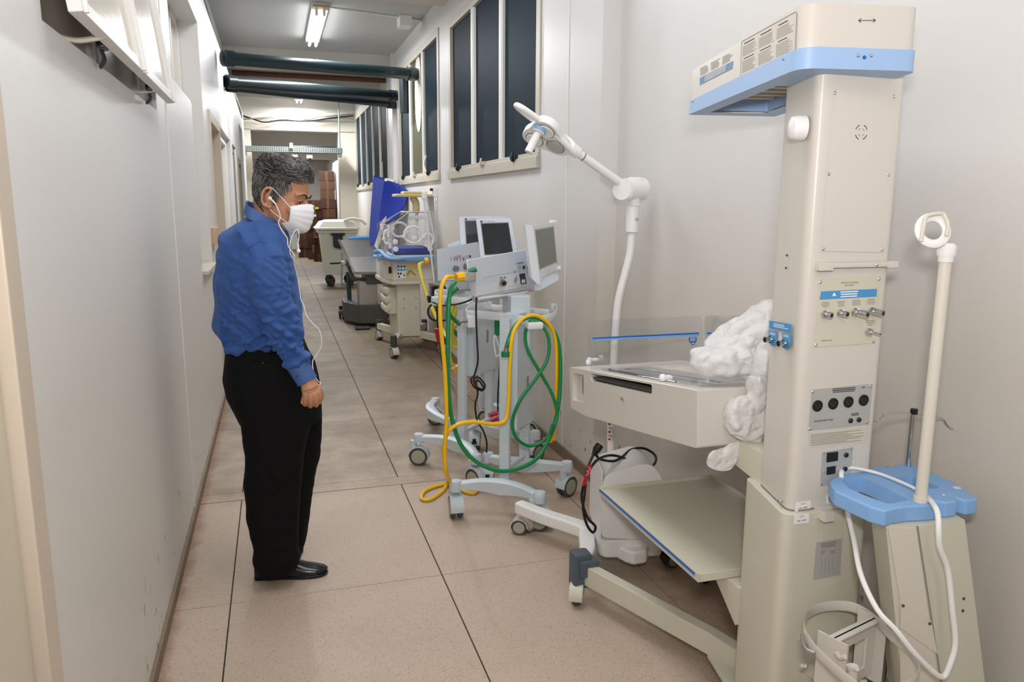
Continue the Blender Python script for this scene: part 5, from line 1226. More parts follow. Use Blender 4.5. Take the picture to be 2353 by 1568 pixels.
hose('green_hose', [(1262, 1010, 3.44), (1272, 985, 3.44), (1280, 950, 3.45), (1268, 905, 3.46), (1240, 855, 3.47), (1215, 810, 3.48), (1207, 780, 3.49), (1210, 752, 3.49), (1222, 738, 3.47), (1245, 748, 3.47), (1261, 780, 3.46), (1258, 825, 3.45), (1232, 870, 3.44), (1198, 915, 3.43), (1178, 965, 3.43), (1184, 1003, 3.43), (1210, 1024, 3.44), (1238, 1020, 3.44), (1262, 1000, 3.43), (1270, 975, 3.43)],
     .0085, 'green_hose', 'thinner green hose twisted in a figure eight over the nearest rail')
hose('yellow_hose', [(1041, 634, 3.40), (1024, 640, 3.38), (1013, 670, 3.36), (1012, 740, 3.35), (1022, 850, 3.35), (1026, 960, 3.34), (1022, 1030, 3.34), (1024, 1085, 3.35), (1034, 1105, 3.42)],
     .0095, 'yellow_hose', 'yellow air hose falling straight from the nearest yellow fitting', ends=[('ferrule', (1040, 633, 3.40), (1030, 635, 3.39), .009, 'steel')])
fz = at(975, 1147, Z=.010)
t = thing('yellow_hose', 'yellow air hose looped on the floor, rising over the rail of the nearest ventilator', 'hose', tuple(fz))
pp = [at(1272, 1012, Y=3.50), at(1276, 950, Y=3.50), at(1279, 860, Y=3.50), at(1276, 780, Y=3.50), at(1258, 742, Y=3.49), at(1228, 725, Y=3.48), at(1196, 738, Y=3.45), at(1177, 775, Y=3.42), at(1171, 850, Y=3.41), at(1168, 930, Y=3.40), at(1160, 968, Y=3.39), at(1130, 975, Y=3.37), at(1085, 970, Y=3.35), at(1048, 978, Y=3.34), at(1026, 1000, Y=3.35), at(1019, 1040, Y=3.37), at(1026, 1085, Y=3.42)]
flo = [at(1030, 1105, Z=.03), at(1018, 1128, Z=.010), at(990, 1148, Z=.010), at(969, 1147, Z=.010), at(975, 1130, Z=.010), at(1005, 1117, Z=.010), at(1040, 1112, Z=.010), at(1075, 1112, Z=.010), at(1097, 1122, Z=.010), at(1090, 1134, Z=.010), at(1068, 1131, Z=.010), at(1055, 1122, Z=.010)]
obj('hose', MB().tube(pp+flo, .0095, 14, 6), 'yellow_hose', t)
obj('ferrule', MB().cyl(at(1268, 985, Y=3.48), at(1262, 1005, Y=3.47), .010), 'steel', t)
obj('coupling', MB().cyl(at(1258, 1013, Y=3.46)+Vector((-.018, 0, 0)), at(1258, 1013, Y=3.46)+Vector((.02, 0, .005)), .018, seg=8), 'yellow', t)
# tangle behind
hose('lime_hose', [(972, 604, 6.7), (964, 612, 6.6), (972, 650, 6.5), (985, 690, 6.4), (1005, 735, 6.2), (1020, 765, 6.0), (1038, 790, 5.6), (1052, 800, 5.4), (1060, 790, 5.3)], .016, 'lime_hose', 'translucent yellow hose sagging down from the incubator gas fitting', ends=[('fitting', (976, 601, 6.7), (984, 599, 6.7), .03, 'yellow')])
hose('green_hose', [(1052, 662, 4.1), (1040, 672, 4.1), (1030, 690, 4.1), (1032, 720, 4.1), (1044, 735, 4.15), (1055, 745, 4.2)], .012, 'green_hose', 'short green hose curling behind the middle ventilator rail')
hose('green_hose', [(1036, 690, 4.9), (1028, 720, 4.9), (1034, 750, 4.9), (1050, 768, 4.9), (1056, 780, 4.9)], .014, 'green_hose', 'dark green hose low in the tangle behind the middle cart')
hose('green_hose', [(1144, 722, 4.5), (1142, 750, 4.5), (1143, 770, 4.5)], .028, 'green_hose', 'bundled green hose end hanging between the two nearest carts')
hose('yellow_hose', [(1052, 700, 4.8), (1042, 735, 4.8), (1034, 770, 4.8), (1040, 795, 4.8), (1056, 800, 4.8)], .013, 'lime_hose', 'yellow hose looping behind the middle cart post')
hose('yellow_hose', [(1055, 745, 4.9), (1044, 752, 4.9), (1040, 770, 4.9), (1048, 790, 4.9), (1058, 795, 4.9)], .014, 'lime_hose', 'smaller yellow loop beside the middle cart post')
hose('yellow_hose', [(1048, 690, 5.0), (1036, 730, 5.0), (1030, 790, 5.0), (1036, 830, 5.0), (1044, 842, 5.0)], .012, 'lime_hose', 'yellow hose ending in a clip left of the middle cart', ends=[('coupling', (1045, 843, 5.0), (1052, 854, 5.0), .026, 'yellow')])
hose('yellow_hose', [(1107, 838, 5.1), (1108, 870, 5.1), (1110, 900, 5.1)], .012, 'lime_hose', 'yellow hose end hanging under the middle cart cover', ends=[('coupling', (1107, 917, 5.1), (1115, 917, 5.1), .024, 'yellow')])
hose('power_cable', [(1095, 684, 3.46), (1094, 720, 3.47), (1096, 780, 3.48), (1098, 830, 3.48), (1090, 862, 3.5), (1082, 872, 3.5), (1090, 890, 3.5), (1108, 898, 3.5), (1114, 885, 3.5), (1100, 868, 3.5), (1088, 872, 3.49), (1096, 890, 3.49), (1112, 894, 3.49), (1100, 875, 3.48), (1093, 880, 3.48), (1098, 905, 3.5), (1092, 930, 3.5), (1096, 965, 3.5), (1110, 990, 3.5), (1118, 1015, 3.5), (1118, 1040, 3.52)],
     .0045, 'black_cable', 'black power cord knotted halfway, hanging between ventilator posts', 'cable')
hose('power_cable', [(1147, 720, 4.0), (1150, 800, 4.0), (1147, 860, 4.0), (1144, 910, 4.0), (1144, 948, 4.0)], .0045, 'black_cable', 'straight black cord hanging behind the nearest front post', 'cable')
hose('power_cable', [(1092, 684, 3.75), (1070, 694, 3.8), (1045, 700, 3.9), (1015, 702, 4.0), (995, 695, 4.1)], .005, 'black_cable', 'black cord running left under the nearest ventilator body', 'cable')
hose('power_cable', [(1016, 660, 5.4), (1006, 668, 5.4), (1012, 680, 5.4), (1028, 676, 5.4), (1030, 664, 5.4), (1018, 660, 5.4)], .009, 'black_cable', 'coiled black cord beside the chrome pole', 'cable')
hose('power_cable', [(1000, 690, 5.5), (984, 712, 5.5), (990, 732, 5.5), (1012, 738, 5.5), (1035, 730, 5.5), (1045, 715, 5.5)], .008, 'black_cable', 'black cord sagging behind the yellow hose by the incubator', 'cable')
t = thing('red_tag', 'red square tag with white lettering hanging between the carts', 'tag', tuple(at(1134, 960, Y=3.8)))
tg = [at(x, y, Y=3.8) for x, y in ((1121, 951), (1146, 944), (1150, 969), (1127, 976))]
tb_ = obj('tag_plate', slabpoly(tg, (0, 1, 0), .002), 'red', t)
mm = Matrix(((tg[1]-tg[0]).normalized().to_tuple(), ((tg[0]-tg[3]).normalized()).to_tuple(), (0, -1, 0))).transposed().to_4x4(); mm.translation = bil(tg, .5, .5)+Vector((0, -.001, 0))
text('TAMYZ', .020, mm, 'white_print', tb_)
obj('tag_outline', MB().tube([bil(tg, u, v)+Vector((0, -.001, 0)) for u, v in ((.08, .1), (.92, .1), (.92, .9), (.08, .9))], .0008, 4, 0, True), 'white_print', tb_)
hose('power_cable', [(1004, 700, 5.9), (1006, 738, 5.9), (1008, 765, 5.9), (1012, 790, 5.9), (1014, 815, 6.2), (1018, 843, 7.0)], .010, 'black_cable', 'black cable end with red label near the incubator wheels', 'cable', ends=[('label_sleeve', (1006, 755, 5.88), (1012, 786, 5.88), .028, 'red')])

# chrome pole with jointed support arm between incubator and ventilators
t = thing('support_arm', 'chrome pole with white jointed support arm between incubator and ventilators', 'stand', tuple(at(1002, 690, Y=5.6)))
Yp = 5.6
obj('pole', MB().cyl(at(1001, 680, Y=Yp), at(999, 450, Y=Yp), .010), 'chrome', t)
obj('pole', MB().cyl(at(1004, 660, Y=Yp+.05), at(1003, 450, Y=Yp+.05), .008), 'chrome', t)
q = at(1000, 442, Y=Yp); obj('joint', MB().box(q.x-.018, q.x+.022, q.y-.02, q.y+.02, q.z-.035, q.z+.04, .008), 'white', t)
obj('knob', MB().cyl(q+Vector((-.035, -.01, .018)), q+Vector((-.018, 0, .018)), .010, seg=10), 'black', t)
obj('arm', MB().cyl(at(998, 648, Y=Yp), at(974, 455, Y=Yp-.05), .007), 'ventwhite', t)
obj('arm', MB().cyl(at(1000, 560, Y=Yp), at(980, 455, Y=Yp-.05), .006), 'ventwhite', t)
q = at(975, 450, Y=Yp-.05); obj('joint', MB().box(q.x-.02, q.x+.02, q.y-.015, q.y+.015, q.z-.03, q.z+.035, .012), 'white', t)
q = at(1000, 672, Y=Yp); obj('clamp', MB().box(q.x-.03, q.x+.02, q.y-.03, q.y+.03, q.z-.07, q.z+.05, .006), 'black', t)
obj('cup', MB().lathe([(.045, 0), (.05, .02), (.052, .045), (.05, .05)], Matrix.Translation(at(997, 695, Y=Yp)), 20), 'black', t)
obj('bracket', MB().cyl(at(1000, 655, Y=Yp), at(1014, 656, Y=Yp-.1), .016), 'steel', t)
# ================================================================== STAND WITH BLUE SHELF (right edge)
st = thing('equipment_stand', 'ivory equipment stand with blue moulded shelf and plain pole, at the right edge', 'stand', (1.6, 1.42, 0))
Zp = .86
ps_ = lambda x, y: at(x, y, Z=Zp)
# shelf outline, world plan coordinates from the visible edges (top face)
SH = [(1906, 1108), (1912, 1098), (1938, 1090), (1960, 1080), (2000, 1078), (2010, 1073), (2040, 1070), (2046, 1071), (2041, 1074), (2043, 1074), (2070, 1065), (2095, 1067), (2130, 1080), (2170, 1098), (2205, 1115), (2240, 1140), (2247, 1147),
      (2222, 1150), (2206, 1146), (2198, 1144), (2200, 1152), (2175, 1155), (2160, 1152), (2150, 1150), (2152, 1160), (2125, 1162), (2085, 1164), (2060, 1168), (2035, 1175), (2000, 1165), (1955, 1145), (1918, 1128)]
SHv = [ps_(*p) for p in SH]
hole1 = [ps_(*p) for p in ((1935, 1105), (1942, 1100), (1977, 1097), (2000, 1105), (2090, 1149), (2050, 1158), (2035, 1157), (1990, 1140), (1950, 1122))]
hole2 = [ps_(*p) for p in ((2055, 1098), (2080, 1094), (2098, 1095), (2120, 1102), (2158, 1120), (2152, 1123), (2110, 1122))]
shelf = obj('shelf', MB().prism([(p.x, p.y) for p in SHv], Zp-.040, Zp, bev=.005, seg=3), 'blue_pla', st)
cut(shelf, MB().prism([(p.x, p.y) for p in hole1], Zp-.06, Zp+.02)); cut(shelf, MB().prism([(p.x, p.y) for p in hole2], Zp-.06, Zp+.02))
for x, y in ((2199, 1121), (2168, 1138), (2110, 1085)):
    q = ps_(x, y); obj('cap', MB().lathe([(.010 if x > 2180 else .004, 0), (.008 if x > 2180 else .003, .0015), (1e-5, .0018)], Matrix.Translation(q), 14), 'offwhite', shelf)
pb = ps_(2115, 1152); ptp = at(2150, 590, Y=pb.y)
obj('pole', MB().cyl(pb, (pb.x, pb.y, ptp.z), .0135, seg=20), 'offwhite', st)
obj('pole_collar', MB().cyl((pb.x, pb.y, Zp), (pb.x, pb.y, Zp+.012), .017, seg=20), 'offwhite', st)
# ring holder on top
tc = Vector((pb.x, pb.y, ptp.z))
obj('pole_cap', MB().lathe([(.016, -.012), (.017, 0), (.020, .004), (.021, .022), (.014, .030)], Matrix.Translation(tc), 20), 'white', st)
rc = at(2143, 530, Y=pb.y)
rM = basis(rc, Vector((.95, -.3, 0)), (.1, .3, 1))
ri = [rM @ Vector((.031*math.cos(2*PI*i/20), .031*math.sin(2*PI*i/20), 0)) for i in range(20)]
obj('lamp_ring', MB().tube(ri, (.006, .010), 10, 0, True, flat=tuple((rM.to_3x3() @ Vector((0, 0, 1))))), 'white', st)
obj('ring_arm', MB().tube([rM @ Vector(p) for p in ((-.034, -.028, .012), (-.030, 0, .018), (-.022, .026, .018), (0, .034, .016), (.020, .036, .012))], .0042, 8).tube([rM @ Vector(p) for p in ((.020, .036, .012), (.026, .010, .016), (.022, -.016, .014))], .0042, 8), 'offwhite', st)
# leaning column below: front panel and side panel
ct = [at(2035, 1195, Z=.82), at(2112, 1205, Z=.82), at(2215, 1190, Z=.82), at(2140, 1130, Z=.82)]
bodyt = [(1.385, 1.425), (1.425, 1.385), (1.575, 1.34), (1.62, 1.50), (1.46, 1.56)]
a0, a1, a2 = at(2035, 1205, Z=.82), at(2112, 1210, Z=.82), at(2217, 1195, Z=.82)
b0, b1, b2 = at(2072, 1568, Y=a0.y-.02), at(2165, 1568, Y=a1.y-.02), at(2262, 1568, Y=a2.y-.02)
dz = .82-b1.z; sl = [((a0.x-b0.x)/(.82-b0.z), 0), ((a1.x-b1.x)/(.82-b1.z), 0), ((a2.x-b2.x)/(.82-b2.z), 0)]
def fl(a, s, z): return Vector((a.x-s[0]*(.82-z)*1.0, a.y-.02*(.82-z)/.4, z))
zB = .17
bk = Vector((.05, .16, 0))
top_ = [Vector((a.x, a.y, .82)) for a in (a0, a1, a2)]; bot_ = [fl(a0, sl[0], zB), fl(a1, sl[1], zB), fl(a2, sl[2], zB)]
for v_ in bot_:
    v_.x = min(v_.x, XN-.05)
top_ += [top_[2]+Vector((.02, .14, 0)), top_[0]+Vector((.06, .12, 0))]; bot_ += [Vector((min(bot_[2].x+.02, XN-.03), bot_[2].y+.14, zB)), bot_[0]+Vector((.06, .12, 0))]
for l_ in (top_, bot_):
    for v_ in l_: v_.x = min(v_.x, XN-.02)
obj('column', MB().loft([bot_, top_]), 'ivory_low', st)
sn = (top_[1]-top_[0]).cross(Vector((0, 0, 1))).normalized()
if sn.y > 0: sn = -sn
def sp2(x, y, off=0): return onplane(x, y, top_[0]+sn*off, (top_[1]-top_[0]).cross(bot_[0]-top_[0]).normalized())
obj('side_panel', slabpoly([sp2(2040, 1215), sp2(2104, 1212), sp2(2156, 1568), sp2(2068, 1568), sp2(2066, 1370)], sn, .004), 'cream_wall', st)
obj('seam', MB().tube([sp2(2107, 1208)+sn*.003, sp2(2162, 1568)+sn*.003], .0015, 4, 0), 'grey_print', st)
lp_ = obj('lower_cover', slabpoly([sp2(2070, 1383), sp2(2138, 1425), sp2(2152, 1500), sp2(2066, 1440)], sn, .007), 'cream_wall', st)
for x, y in ((2073, 1389), (2134, 1430)): obj('screw', MB().sphere(sp2(x, y)+sn*.007, .004, 8), 'darkmetal', lp_)
for x, y in ((2214, 1376), (2212, 1404)):
    q = at(x, y, Y=(top_[2].y+bot_[2].y)/2-.0); obj('screw', MB().sphere(onplane(x, y, top_[1], (top_[2]-top_[1]).cross(bot_[1]-top_[1]).normalized()), .004, 8), 'darkmetal', st)
q0, q1, q2, q3 = at(2064, 1446, Z=.43), at(2085, 1448, Z=.43), at(2147, 1498, Z=.43), at(2100, 1515, Z=.43)
obj('bracket_shelf', MB().prism([(q.x, q.y) for q in (q0, q1, q2, q3)], .39, .43, bev=.003), 'ivory_low', st)
obj('base', MB().box(1.36, XN-.02, 1.18, 1.62, .07, .17, .02), 'ivory_low', st)
for x, y in ((1.39, 1.22), (1.70, 1.22), (1.39, 1.55), (1.70, 1.55)): caster(st, x, y, .08, .03, R(20), 'black', hub='hub', width=.02)
# white cable resting on the shelf
wc = thing('white_cable', 'thick white cable lying over the blue shelf and hanging in a deep loop', 'cable', tuple(ps_(2000, 1085)))
zt_ = Zp+.006
wp = [at(1941, 1079, Z=zt_+.004), at(1960, 1076, Z=zt_+.010), at(2010, 1086, Z=zt_), at(2060, 1104, Z=zt_), at(2105, 1125, Z=zt_), at(2135, 1148, Z=zt_), at(2150, 1168, Z=zt_+.002)]
hang = [at(2156, 1190, Y=wp[-1].y-.018), at(2157, 1225, Y=wp[-1].y-.03), at(2160, 1260, Y=wp[-1].y-.03), at(2178, 1310, Y=wp[-1].y-.03), at(2188, 1400, Y=wp[-1].y-.04), at(2195, 1480, Y=wp[-1].y-.05), at(2180, 1535, Y=wp[-1].y-.06), at(2167, 1556, Y=wp[-1].y-.06), at(2145, 1545, Y=1.27), at(2100, 1500, Y=1.28), at(2060, 1450, Y=1.30), at(2015, 1400, Y=1.34), at(1978, 1320, Y=1.42), at(1962, 1240, Y=1.50), at(1948, 1180, Y=1.565), at(1938, 1125, Y=1.585), at(1933, 1092, Y=1.585), wp[0]+Vector((-.002, .004, -.002))]
obj('cable', MB().tube(wp+hang, lambda t: .0042 if t < .2 else .0064, 10, 6), 'white', wc)

# IV hook stand by the wall behind the blue shelf
Yi = 1.60; iv = thing('iv_stand', 'thin steel drip stand with bent hooks behind the blue shelf stand', 'stand', (at(2100, 950, Y=Yi).x, Yi, 0))
xi = at(2100, 950, Y=Yi).x; zi = at(2100, 940, Y=Yi).z
obj('pole', MB().cyl((xi, Yi, .03), (xi, Yi, zi-.012), .0075, seg=14), 'chrome', iv)
obj('cap', MB().cyl((xi, Yi, zi-.014), (xi, Yi, zi), .0095, seg=14), 'black', iv)
hz_ = lambda x, y: at(x, y, Y=Yi)
obj('hook', MB().tube([(xi, Yi, zi-.012), hz_(2060, 949), hz_(2036, 950), hz_(2026, 960), hz_(2018, 968), hz_(2008, 966)], .0022, 8, 5), 'chrome', iv)
obj('hook', MB().tube([(xi, Yi, zi-.012), hz_(2140, 958), hz_(2165, 962), hz_(2175, 975), hz_(2185, 985), hz_(2197, 983), hz_(2203, 965)], .0022, 8, 5), 'chrome', iv)
obj('base', MB().lathe([(.05, 0), (.05, .012), (.02, .03), (.012, .05)], Matrix.Translation((xi, Yi, 0)), 20), 'darkmetal', iv)

# ================================================================== INCUBATOR
inc = thing('incubator', 'clear-hooded infant incubator on pale green trolley with blue edge tray', 'incubator', (1.35, 8.3, 0))
YI = 8.0
def I(x, y, Y=YI): return at(x, y, Y=Y)
# body (control housing): near face and left chamfer
n0, n1, n2, n3 = I(900, 605), I(995, 602), I(990, 650), I(903, 650)
xa, xb = I(903, 630).x, 1.60; za, zb_ = I(903, 652).z, I(903, 600).z
xl = I(880, 620, 8.25).x
hpoly = [(xa, YI), (xb, YI), (xb, 8.75), (xl-.01, 8.75), (xl, 8.25)]
hb_ = obj('control_housing', MB().prism(hpoly, za+.03, zb_, bev=.008), 'ivory', inc)
obj('base_tray', MB().prism([(p[0]+(.0 if p[0] > 1.3 else -.015), p[1]-.02 if p[1] < 8.3 else p[1]) for p in hpoly], za-.01, za+.03, bev=.006), 'ivory', inc)
def ip_(P, m_, parent, off=.0, th=.004, name='panel'): return obj(name, slabpoly([at(x, y, Y=YI-off) for x, y in P], (0, -1, 0), th), m_, parent)
pnl = ip_([(911, 607), (959, 606), (959, 640), (911, 641)], 'cream_lamp', hb_, 0, .005, 'sensor_module')
ip_([(912, 608), (933, 608), (933, 640), (912, 640)], 'white', pnl, .005, .002, 'module_face')
for i in range(3): ip_([(913+i*7, 610), (918+i*7, 610), (918+i*7, 615), (913+i*7, 615)], 'navy', pnl, .007, .002, 'key')
for i in range(3): ip_([(913+i*7, 618), (918+i*7, 618), (918+i*7, 623), (913+i*7, 623)], 'blue_label', pnl, .007, .002, 'key')
for x, y in ((915, 629), (921, 629), (917, 636), (929, 633)): ip_([(x-2, y-2), (x+2, y-2), (x+2, y+2), (x-2, y+2)], 'black', pnl, .007, .003, 'socket')
obj('lead', MB().tube([at(936, 632, Y=YI-.02), at(942, 622, Y=YI-.03), at(950, 628, Y=YI-.02), at(955, 632, Y=YI-.02)], .004, 6), 'green', pnl)
obj('lead', MB().tube([at(929, 622, Y=YI-.02), at(932, 628, Y=YI-.03), at(930, 636, Y=YI-.02)], .005, 6), 'white', pnl)
obj('side_display', slabpoly([at(894, 607, Y=8.04), at(900, 606, Y=8.02), at(901, 643, Y=8.02), at(895, 640, Y=8.04)], (-1, -.4, 0), .01), 'cream_lamp', hb_)
obj('side_screen', slabpoly([at(895, 614, Y=8.02), at(899, 613, Y=8.01), at(900, 628, Y=8.01), at(896, 628, Y=8.02)], (-1, -.4, 0), .014), 'black', hb_)
# blue edge tray
obj('blue_tray', MB().prism([(at(862, 588, Y=8.3).x, 8.5), (at(862, 588, Y=8.3).x, 8.35), (xa-.02, YI-.10), (xb, YI-.10), (xb, 8.7)], zb_, zb_+.035, bev=.012), 'tray_blue', inc)
obj('tray_lip', MB().tube([at(863, 580, Y=8.35), at(875, 579, Y=8.25), at(897, 596, Y=YI-.08), at(940, 594, Y=YI-.08), at(1000, 591, Y=YI-.08)], (.02, .03), 8, 5), 'blue_pla', inc)
obj('tray_hook', MB().box(at(869, 600, Y=8.2).x-.01, at(869, 600, Y=8.2).x+.01, 8.19, 8.22, at(869, 601, Y=8.2).z, at(869, 585, Y=8.2).z, .004), 'blue_pla', inc)
# mattress
obj('mattress', MB().box(xa+.03, xb-.02, YI+.05, 8.6, zb_+.05, zb_+.13, .03), 'navy_pad', inc)
obj('mattress_tray', MB().box(xa+.02, xb-.01, YI+.04, 8.62, zb_+.035, zb_+.055, .005), 'white', inc)
# clear hood: near wall leaning, left wall, sloped roof
zt1 = I(940, 488).z; hbz = zb_+.035
n = [I(903, 587, YI), I(995, 584, YI), I(997, 492, YI+.12), I(938, 488, YI+.12), I(898, 522, YI)]
hl_, hh_ = xl+.02, zt1
hood = MB()
A1, A2 = Vector((xa+.005, YI+.01, hbz)), Vector((xb, YI+.01, hbz)); B1, B2 = Vector((xa-.01, YI+.03, at(898, 520, Y=YI).z)), Vector((xb, YI+.10, zt1)); B3 = Vector((I(940, 487, YI+.12).x, YI+.12, zt1))
C1, C2 = Vector((xl, 8.28, hbz)), Vector((xl-.01, 8.30, at(876, 515, Y=8.3).z)); C3 = Vector((B3.x-.02, 8.55, zt1))
D1, D2, D3 = Vector((xb, 8.65, hbz)), Vector((xb, 8.62, zt1)), Vector((C2.x, 8.62, C2.z))
hood_o = obj('hood', MB().loft([[A1, A2, D1, Vector((xl, 8.65, hbz)), C1], [B1, Vector((xb, YI+.04, B1.z)), Vector((xb, 8.63, B1.z)), D3, C2], [B3, B2, D2, Vector((B3.x-.02, 8.62, zt1)), C3]], cap=False).add([B3, B2, D2, Vector((B3.x-.02, 8.62, zt1)), C3], [(0, 1, 2, 3, 4)]), 'clear', inc, smooth=0)
obj('hood_edge', MB().tube([A1, B1, B3, B2], .006, 6, 0).tube([C1, C2, C3], .006, 6, 0).tube([B1, C2], .006, 6, 0).tube([B3, C3], .006, 6, 0).tube([B2, A2], .006, 6, 0), 'silver_label', hood_o)
def porthole(x, y, Y, r_, sx=1.0, mat_='white', nx=0):
    c = at(x, y, Y=Y); mm = basis(c, Vector((math.cos(nx), math.sin(nx), 0)), (0, .1, 1)); P = [mm @ Vector((r_*1.15*sx*math.cos(2*PI*i/24), r_*math.sin(2*PI*i/24), 0)) for i in range(24)]
    o = obj('porthole_ring', MB().tube(P, .012, 8, 0, True), mat_, inc)
    obj('porthole_latch', MB().sphere(mm @ Vector((-r_*1.2*sx, -.02, .01)), (.022, .012, .018), 10).sphere(mm @ Vector((r_*1.15*sx, -.03, .01)), (.022, .012, .018), 10), mat_, o)
porthole(950, 540, YI-.01, .085, 1.0); porthole(918, 528, YI+.25, .075, 1.0); porthole(984, 552, YI+.02, .07, .6)
porthole(888, 545, 8.12, .07, .35)
for x, y in ((908, 556), (909, 573), (988, 572), (952, 548)): obj('port_cap', MB().lathe([(.028, 0), (.028, .012), (.018, .018), (1e-5, .018)], basis(at(x, y, Y=YI-.01), (1, 0, 0), (0, 0, 1)), 18), 'white', inc)
for x, y in ((876, 522), (892, 540), (896, 565), (903, 522), (893, 524)): 
    q = at(x, y, Y=8.05); obj('hood_latch', MB().box(q.x-.012, q.x+.012, q.y-.01, q.y+.01, q.z-.03, q.z+.03, .005), 'white', inc)
q = at(957, 500, Y=8.25); obj('inner_bar', MB().box(q.x-.08, q.x+.09, q.y-.02, q.y+.02, q.z-.02, q.z+.02, .006).cyl((q.x, q.y, q.z-.25), (q.x, q.y, q.z+.02), .012), 'white', inc)
# trolley column, side drawer pack, cross base
zc = za-.01; x0_, x1_ = I(915, 700).x, I(966, 700).x
obj('trolley_column', MB().prism(rpoly([(x0_, 8.05), (x1_+.01, 8.05), (x1_+.01, 8.45), (x0_-.03, 8.45)], .02), .16, zc), 'ivory_low', inc)
for x, y in ((928, 687), (956, 686), (928, 709), (956, 709)): obj('bolt', MB().sphere(at(x, y, Y=8.05), .006, 8), 'darkmetal', inc)
dx0, dx1 = at(883, 700, Y=8.15).x, at(912, 700, Y=8.15).x; dz1, dz0 = at(890, 660, Y=8.15).z, at(890, 722, Y=8.15).z
db_ = obj('drawer_box', MB().box(dx0+.03, dx1+.02, 8.12, 8.45, dz0, dz1, .015), 'ivory_low', inc)
for k in range(3): obj('drawer', MB().box(dx0, dx0+.07, 8.11, 8.46, dz0+.02+k*(dz1-dz0)/3, dz0+(k+1)*(dz1-dz0)/3, .02), 'ivory_low', db_)
w0, w1_, w2_, w3_ = (1.10, 7.70), (1.09, 8.80), (1.60, 8.70), (1.62, 7.75)
bar('base_leg', [w0, (x0_+.03, 8.12), (x0_+.15, 8.2)], .13, .20, .06, 'ivory_low', inc)
bar('base_leg', [w1_, (x0_+.03, 8.42), (x0_+.15, 8.3)], .13, .20, .06, 'ivory_low', inc)
bar('base_leg', [w2_, (x1_, 8.42), (x1_-.1, 8.3)], .13, .20, .06, 'ivory_low', inc)
bar('base_leg', [w3_, (x1_, 8.12), (x1_-.1, 8.2)], .13, .20, .06, 'ivory_low', inc)
for (x, y) in (w0, w1_, w2_, w3_):
    obj('leg_cap', MB().cyl((x, y, .12), (x, y, .235), .034, seg=16), 'darkmetal', inc)
    caster(inc, x, y, .13, .055, R(165), 'ivory', hub='hub', width=.03)
# gas fitting & phototherapy lamp over it
single('phototherapy_lamp', MB().prism(rpoly([(at(903, 448, Y=8.6).x, 8.35), (at(988, 448, Y=8.6).x, 8.35), (at(988, 448, Y=8.6).x, 8.75), (at(903, 448, Y=8.6).x, 8.75)], .08, 6), at(945, 453, Y=8.5).z, at(945, 446, Y=8.5).z, bev=.012)
       .box(at(945, 443, Y=8.5).x-.1, at(945, 443, Y=8.5).x+.11, 8.42, 8.62, at(945, 446, Y=8.5).z, at(945, 440, Y=8.5).z, .015)
       .tube([at(947, 452, Y=8.5), at(952, 460, Y=8.5), at(956, 470, Y=8.5), at(956, 490, Y=8.5)], .04, 10, 4), 'cream_lamp', 'flat cream lamp head over the incubator hood', 'lamp', tuple(at(945, 453, Y=8.5)))
obj('lamp_stem', MB().cyl(at(957, 474, Y=8.5), at(958, 510, Y=8.5), .016), 'chrome', bpy.data.objects['phototherapy_lamp'])

# ================================================================== STEEL TABLE
tb = thing('steel_table', 'stainless steel adjustable examination table between bin and incubator', 'table', (1.2, 10.4, 0))
YT = 9.9
def T(x, y, Y=YT): return at(x, y, Y=Y)
def sheet(P, th, name, m_='steel'): 
    P = [Vector(p) for p in P]; n_ = (P[1]-P[0]).cross(P[3]-P[0]).normalized(); return obj(name, slabpoly(P, n_, th), m_, tb)
sheet([T(781, 552, 10.9), T(884, 546, 11.0), T(876, 588, 10.3), T(802, 592, 10.3)], .02, 'back_section')
sheet([T(802, 592, 10.3), T(884, 588, 10.3), T(884, 624, 9.6), T(816, 626, 9.6)], .02, 'seat_section')
obj('side_rail', MB().tube([T(779, 552, 10.9), T(798, 592, 10.3), T(814, 628, 9.6), T(884, 628, 9.6)], .018, 8, 0), 'chrome', tb)
obj('side_rail', MB().tube([T(800, 548, 11.0), T(884, 544, 11.0)], .022, 8, 0), 'blue_label', tb)
obj('crank', MB().cyl(T(758, 605, 10.2), T(780, 604, 10.2), .016).cyl(T(780, 604, 10.2), T(800, 603, 10.2), .009), 'black', tb)
obj('crank_hub', MB().box(T(783, 600, 10.2).x, T(793, 600, 10.2).x, 10.1, 10.2, T(785, 609, 10.2).z, T(785, 599, 10.2).z, .01), 'steel', tb)
q = T(786, 640, 10.6); obj('leg_post', MB().cyl(T(785, 580, 10.6), T(785, 660, 10.6), .012).cyl(T(785, 650, 10.6), T(800, 655, 10.6), .012), 'steel', tb)
caster(tb, T(783, 665, 10.6).x, 10.6, .18, .075, R(10), 'black', hub='darkmetal', width=.03)
obj('frame', MB().tube([T(792, 600, 10.3), T(803, 615, 10.2), T(812, 640, 10.1), T(845, 643, 10.0)], .03, 8, 4), 'darkmetal', tb)
obj('cross_beam', MB().box(T(838, 632, 9.9).x, T(884, 632, 9.9).x+.1, 9.7, 10.3, T(850, 650, 9.9).z, T(850, 628, 9.9).z, .01), 'darkmetal', tb)
obj('blue_post', MB().cyl(T(800, 625, 10.4), T(803, 690, 10.4), .03), 'pipe_green', tb)
cz0, cz1 = T(845, 700, 9.8).z, T(845, 648, 9.8).z
obj('lift_column', MB().prism(rrect(.24, .22, .03, 4, T(846, 680, 9.8).x, 9.9), cz0, cz1), 'steel', tb)
bz0, bz1 = .05, T(850, 700, 9.8).z
bpoly = [(T(790, 700, 10.2).x, 10.5), (T(790, 700, 10.2).x, 10.15), (T(825, 720, 9.8).x, 9.75), (T(886, 722, 9.7).x, 9.7), (T(886, 722, 9.7).x+.15, 10.4)]
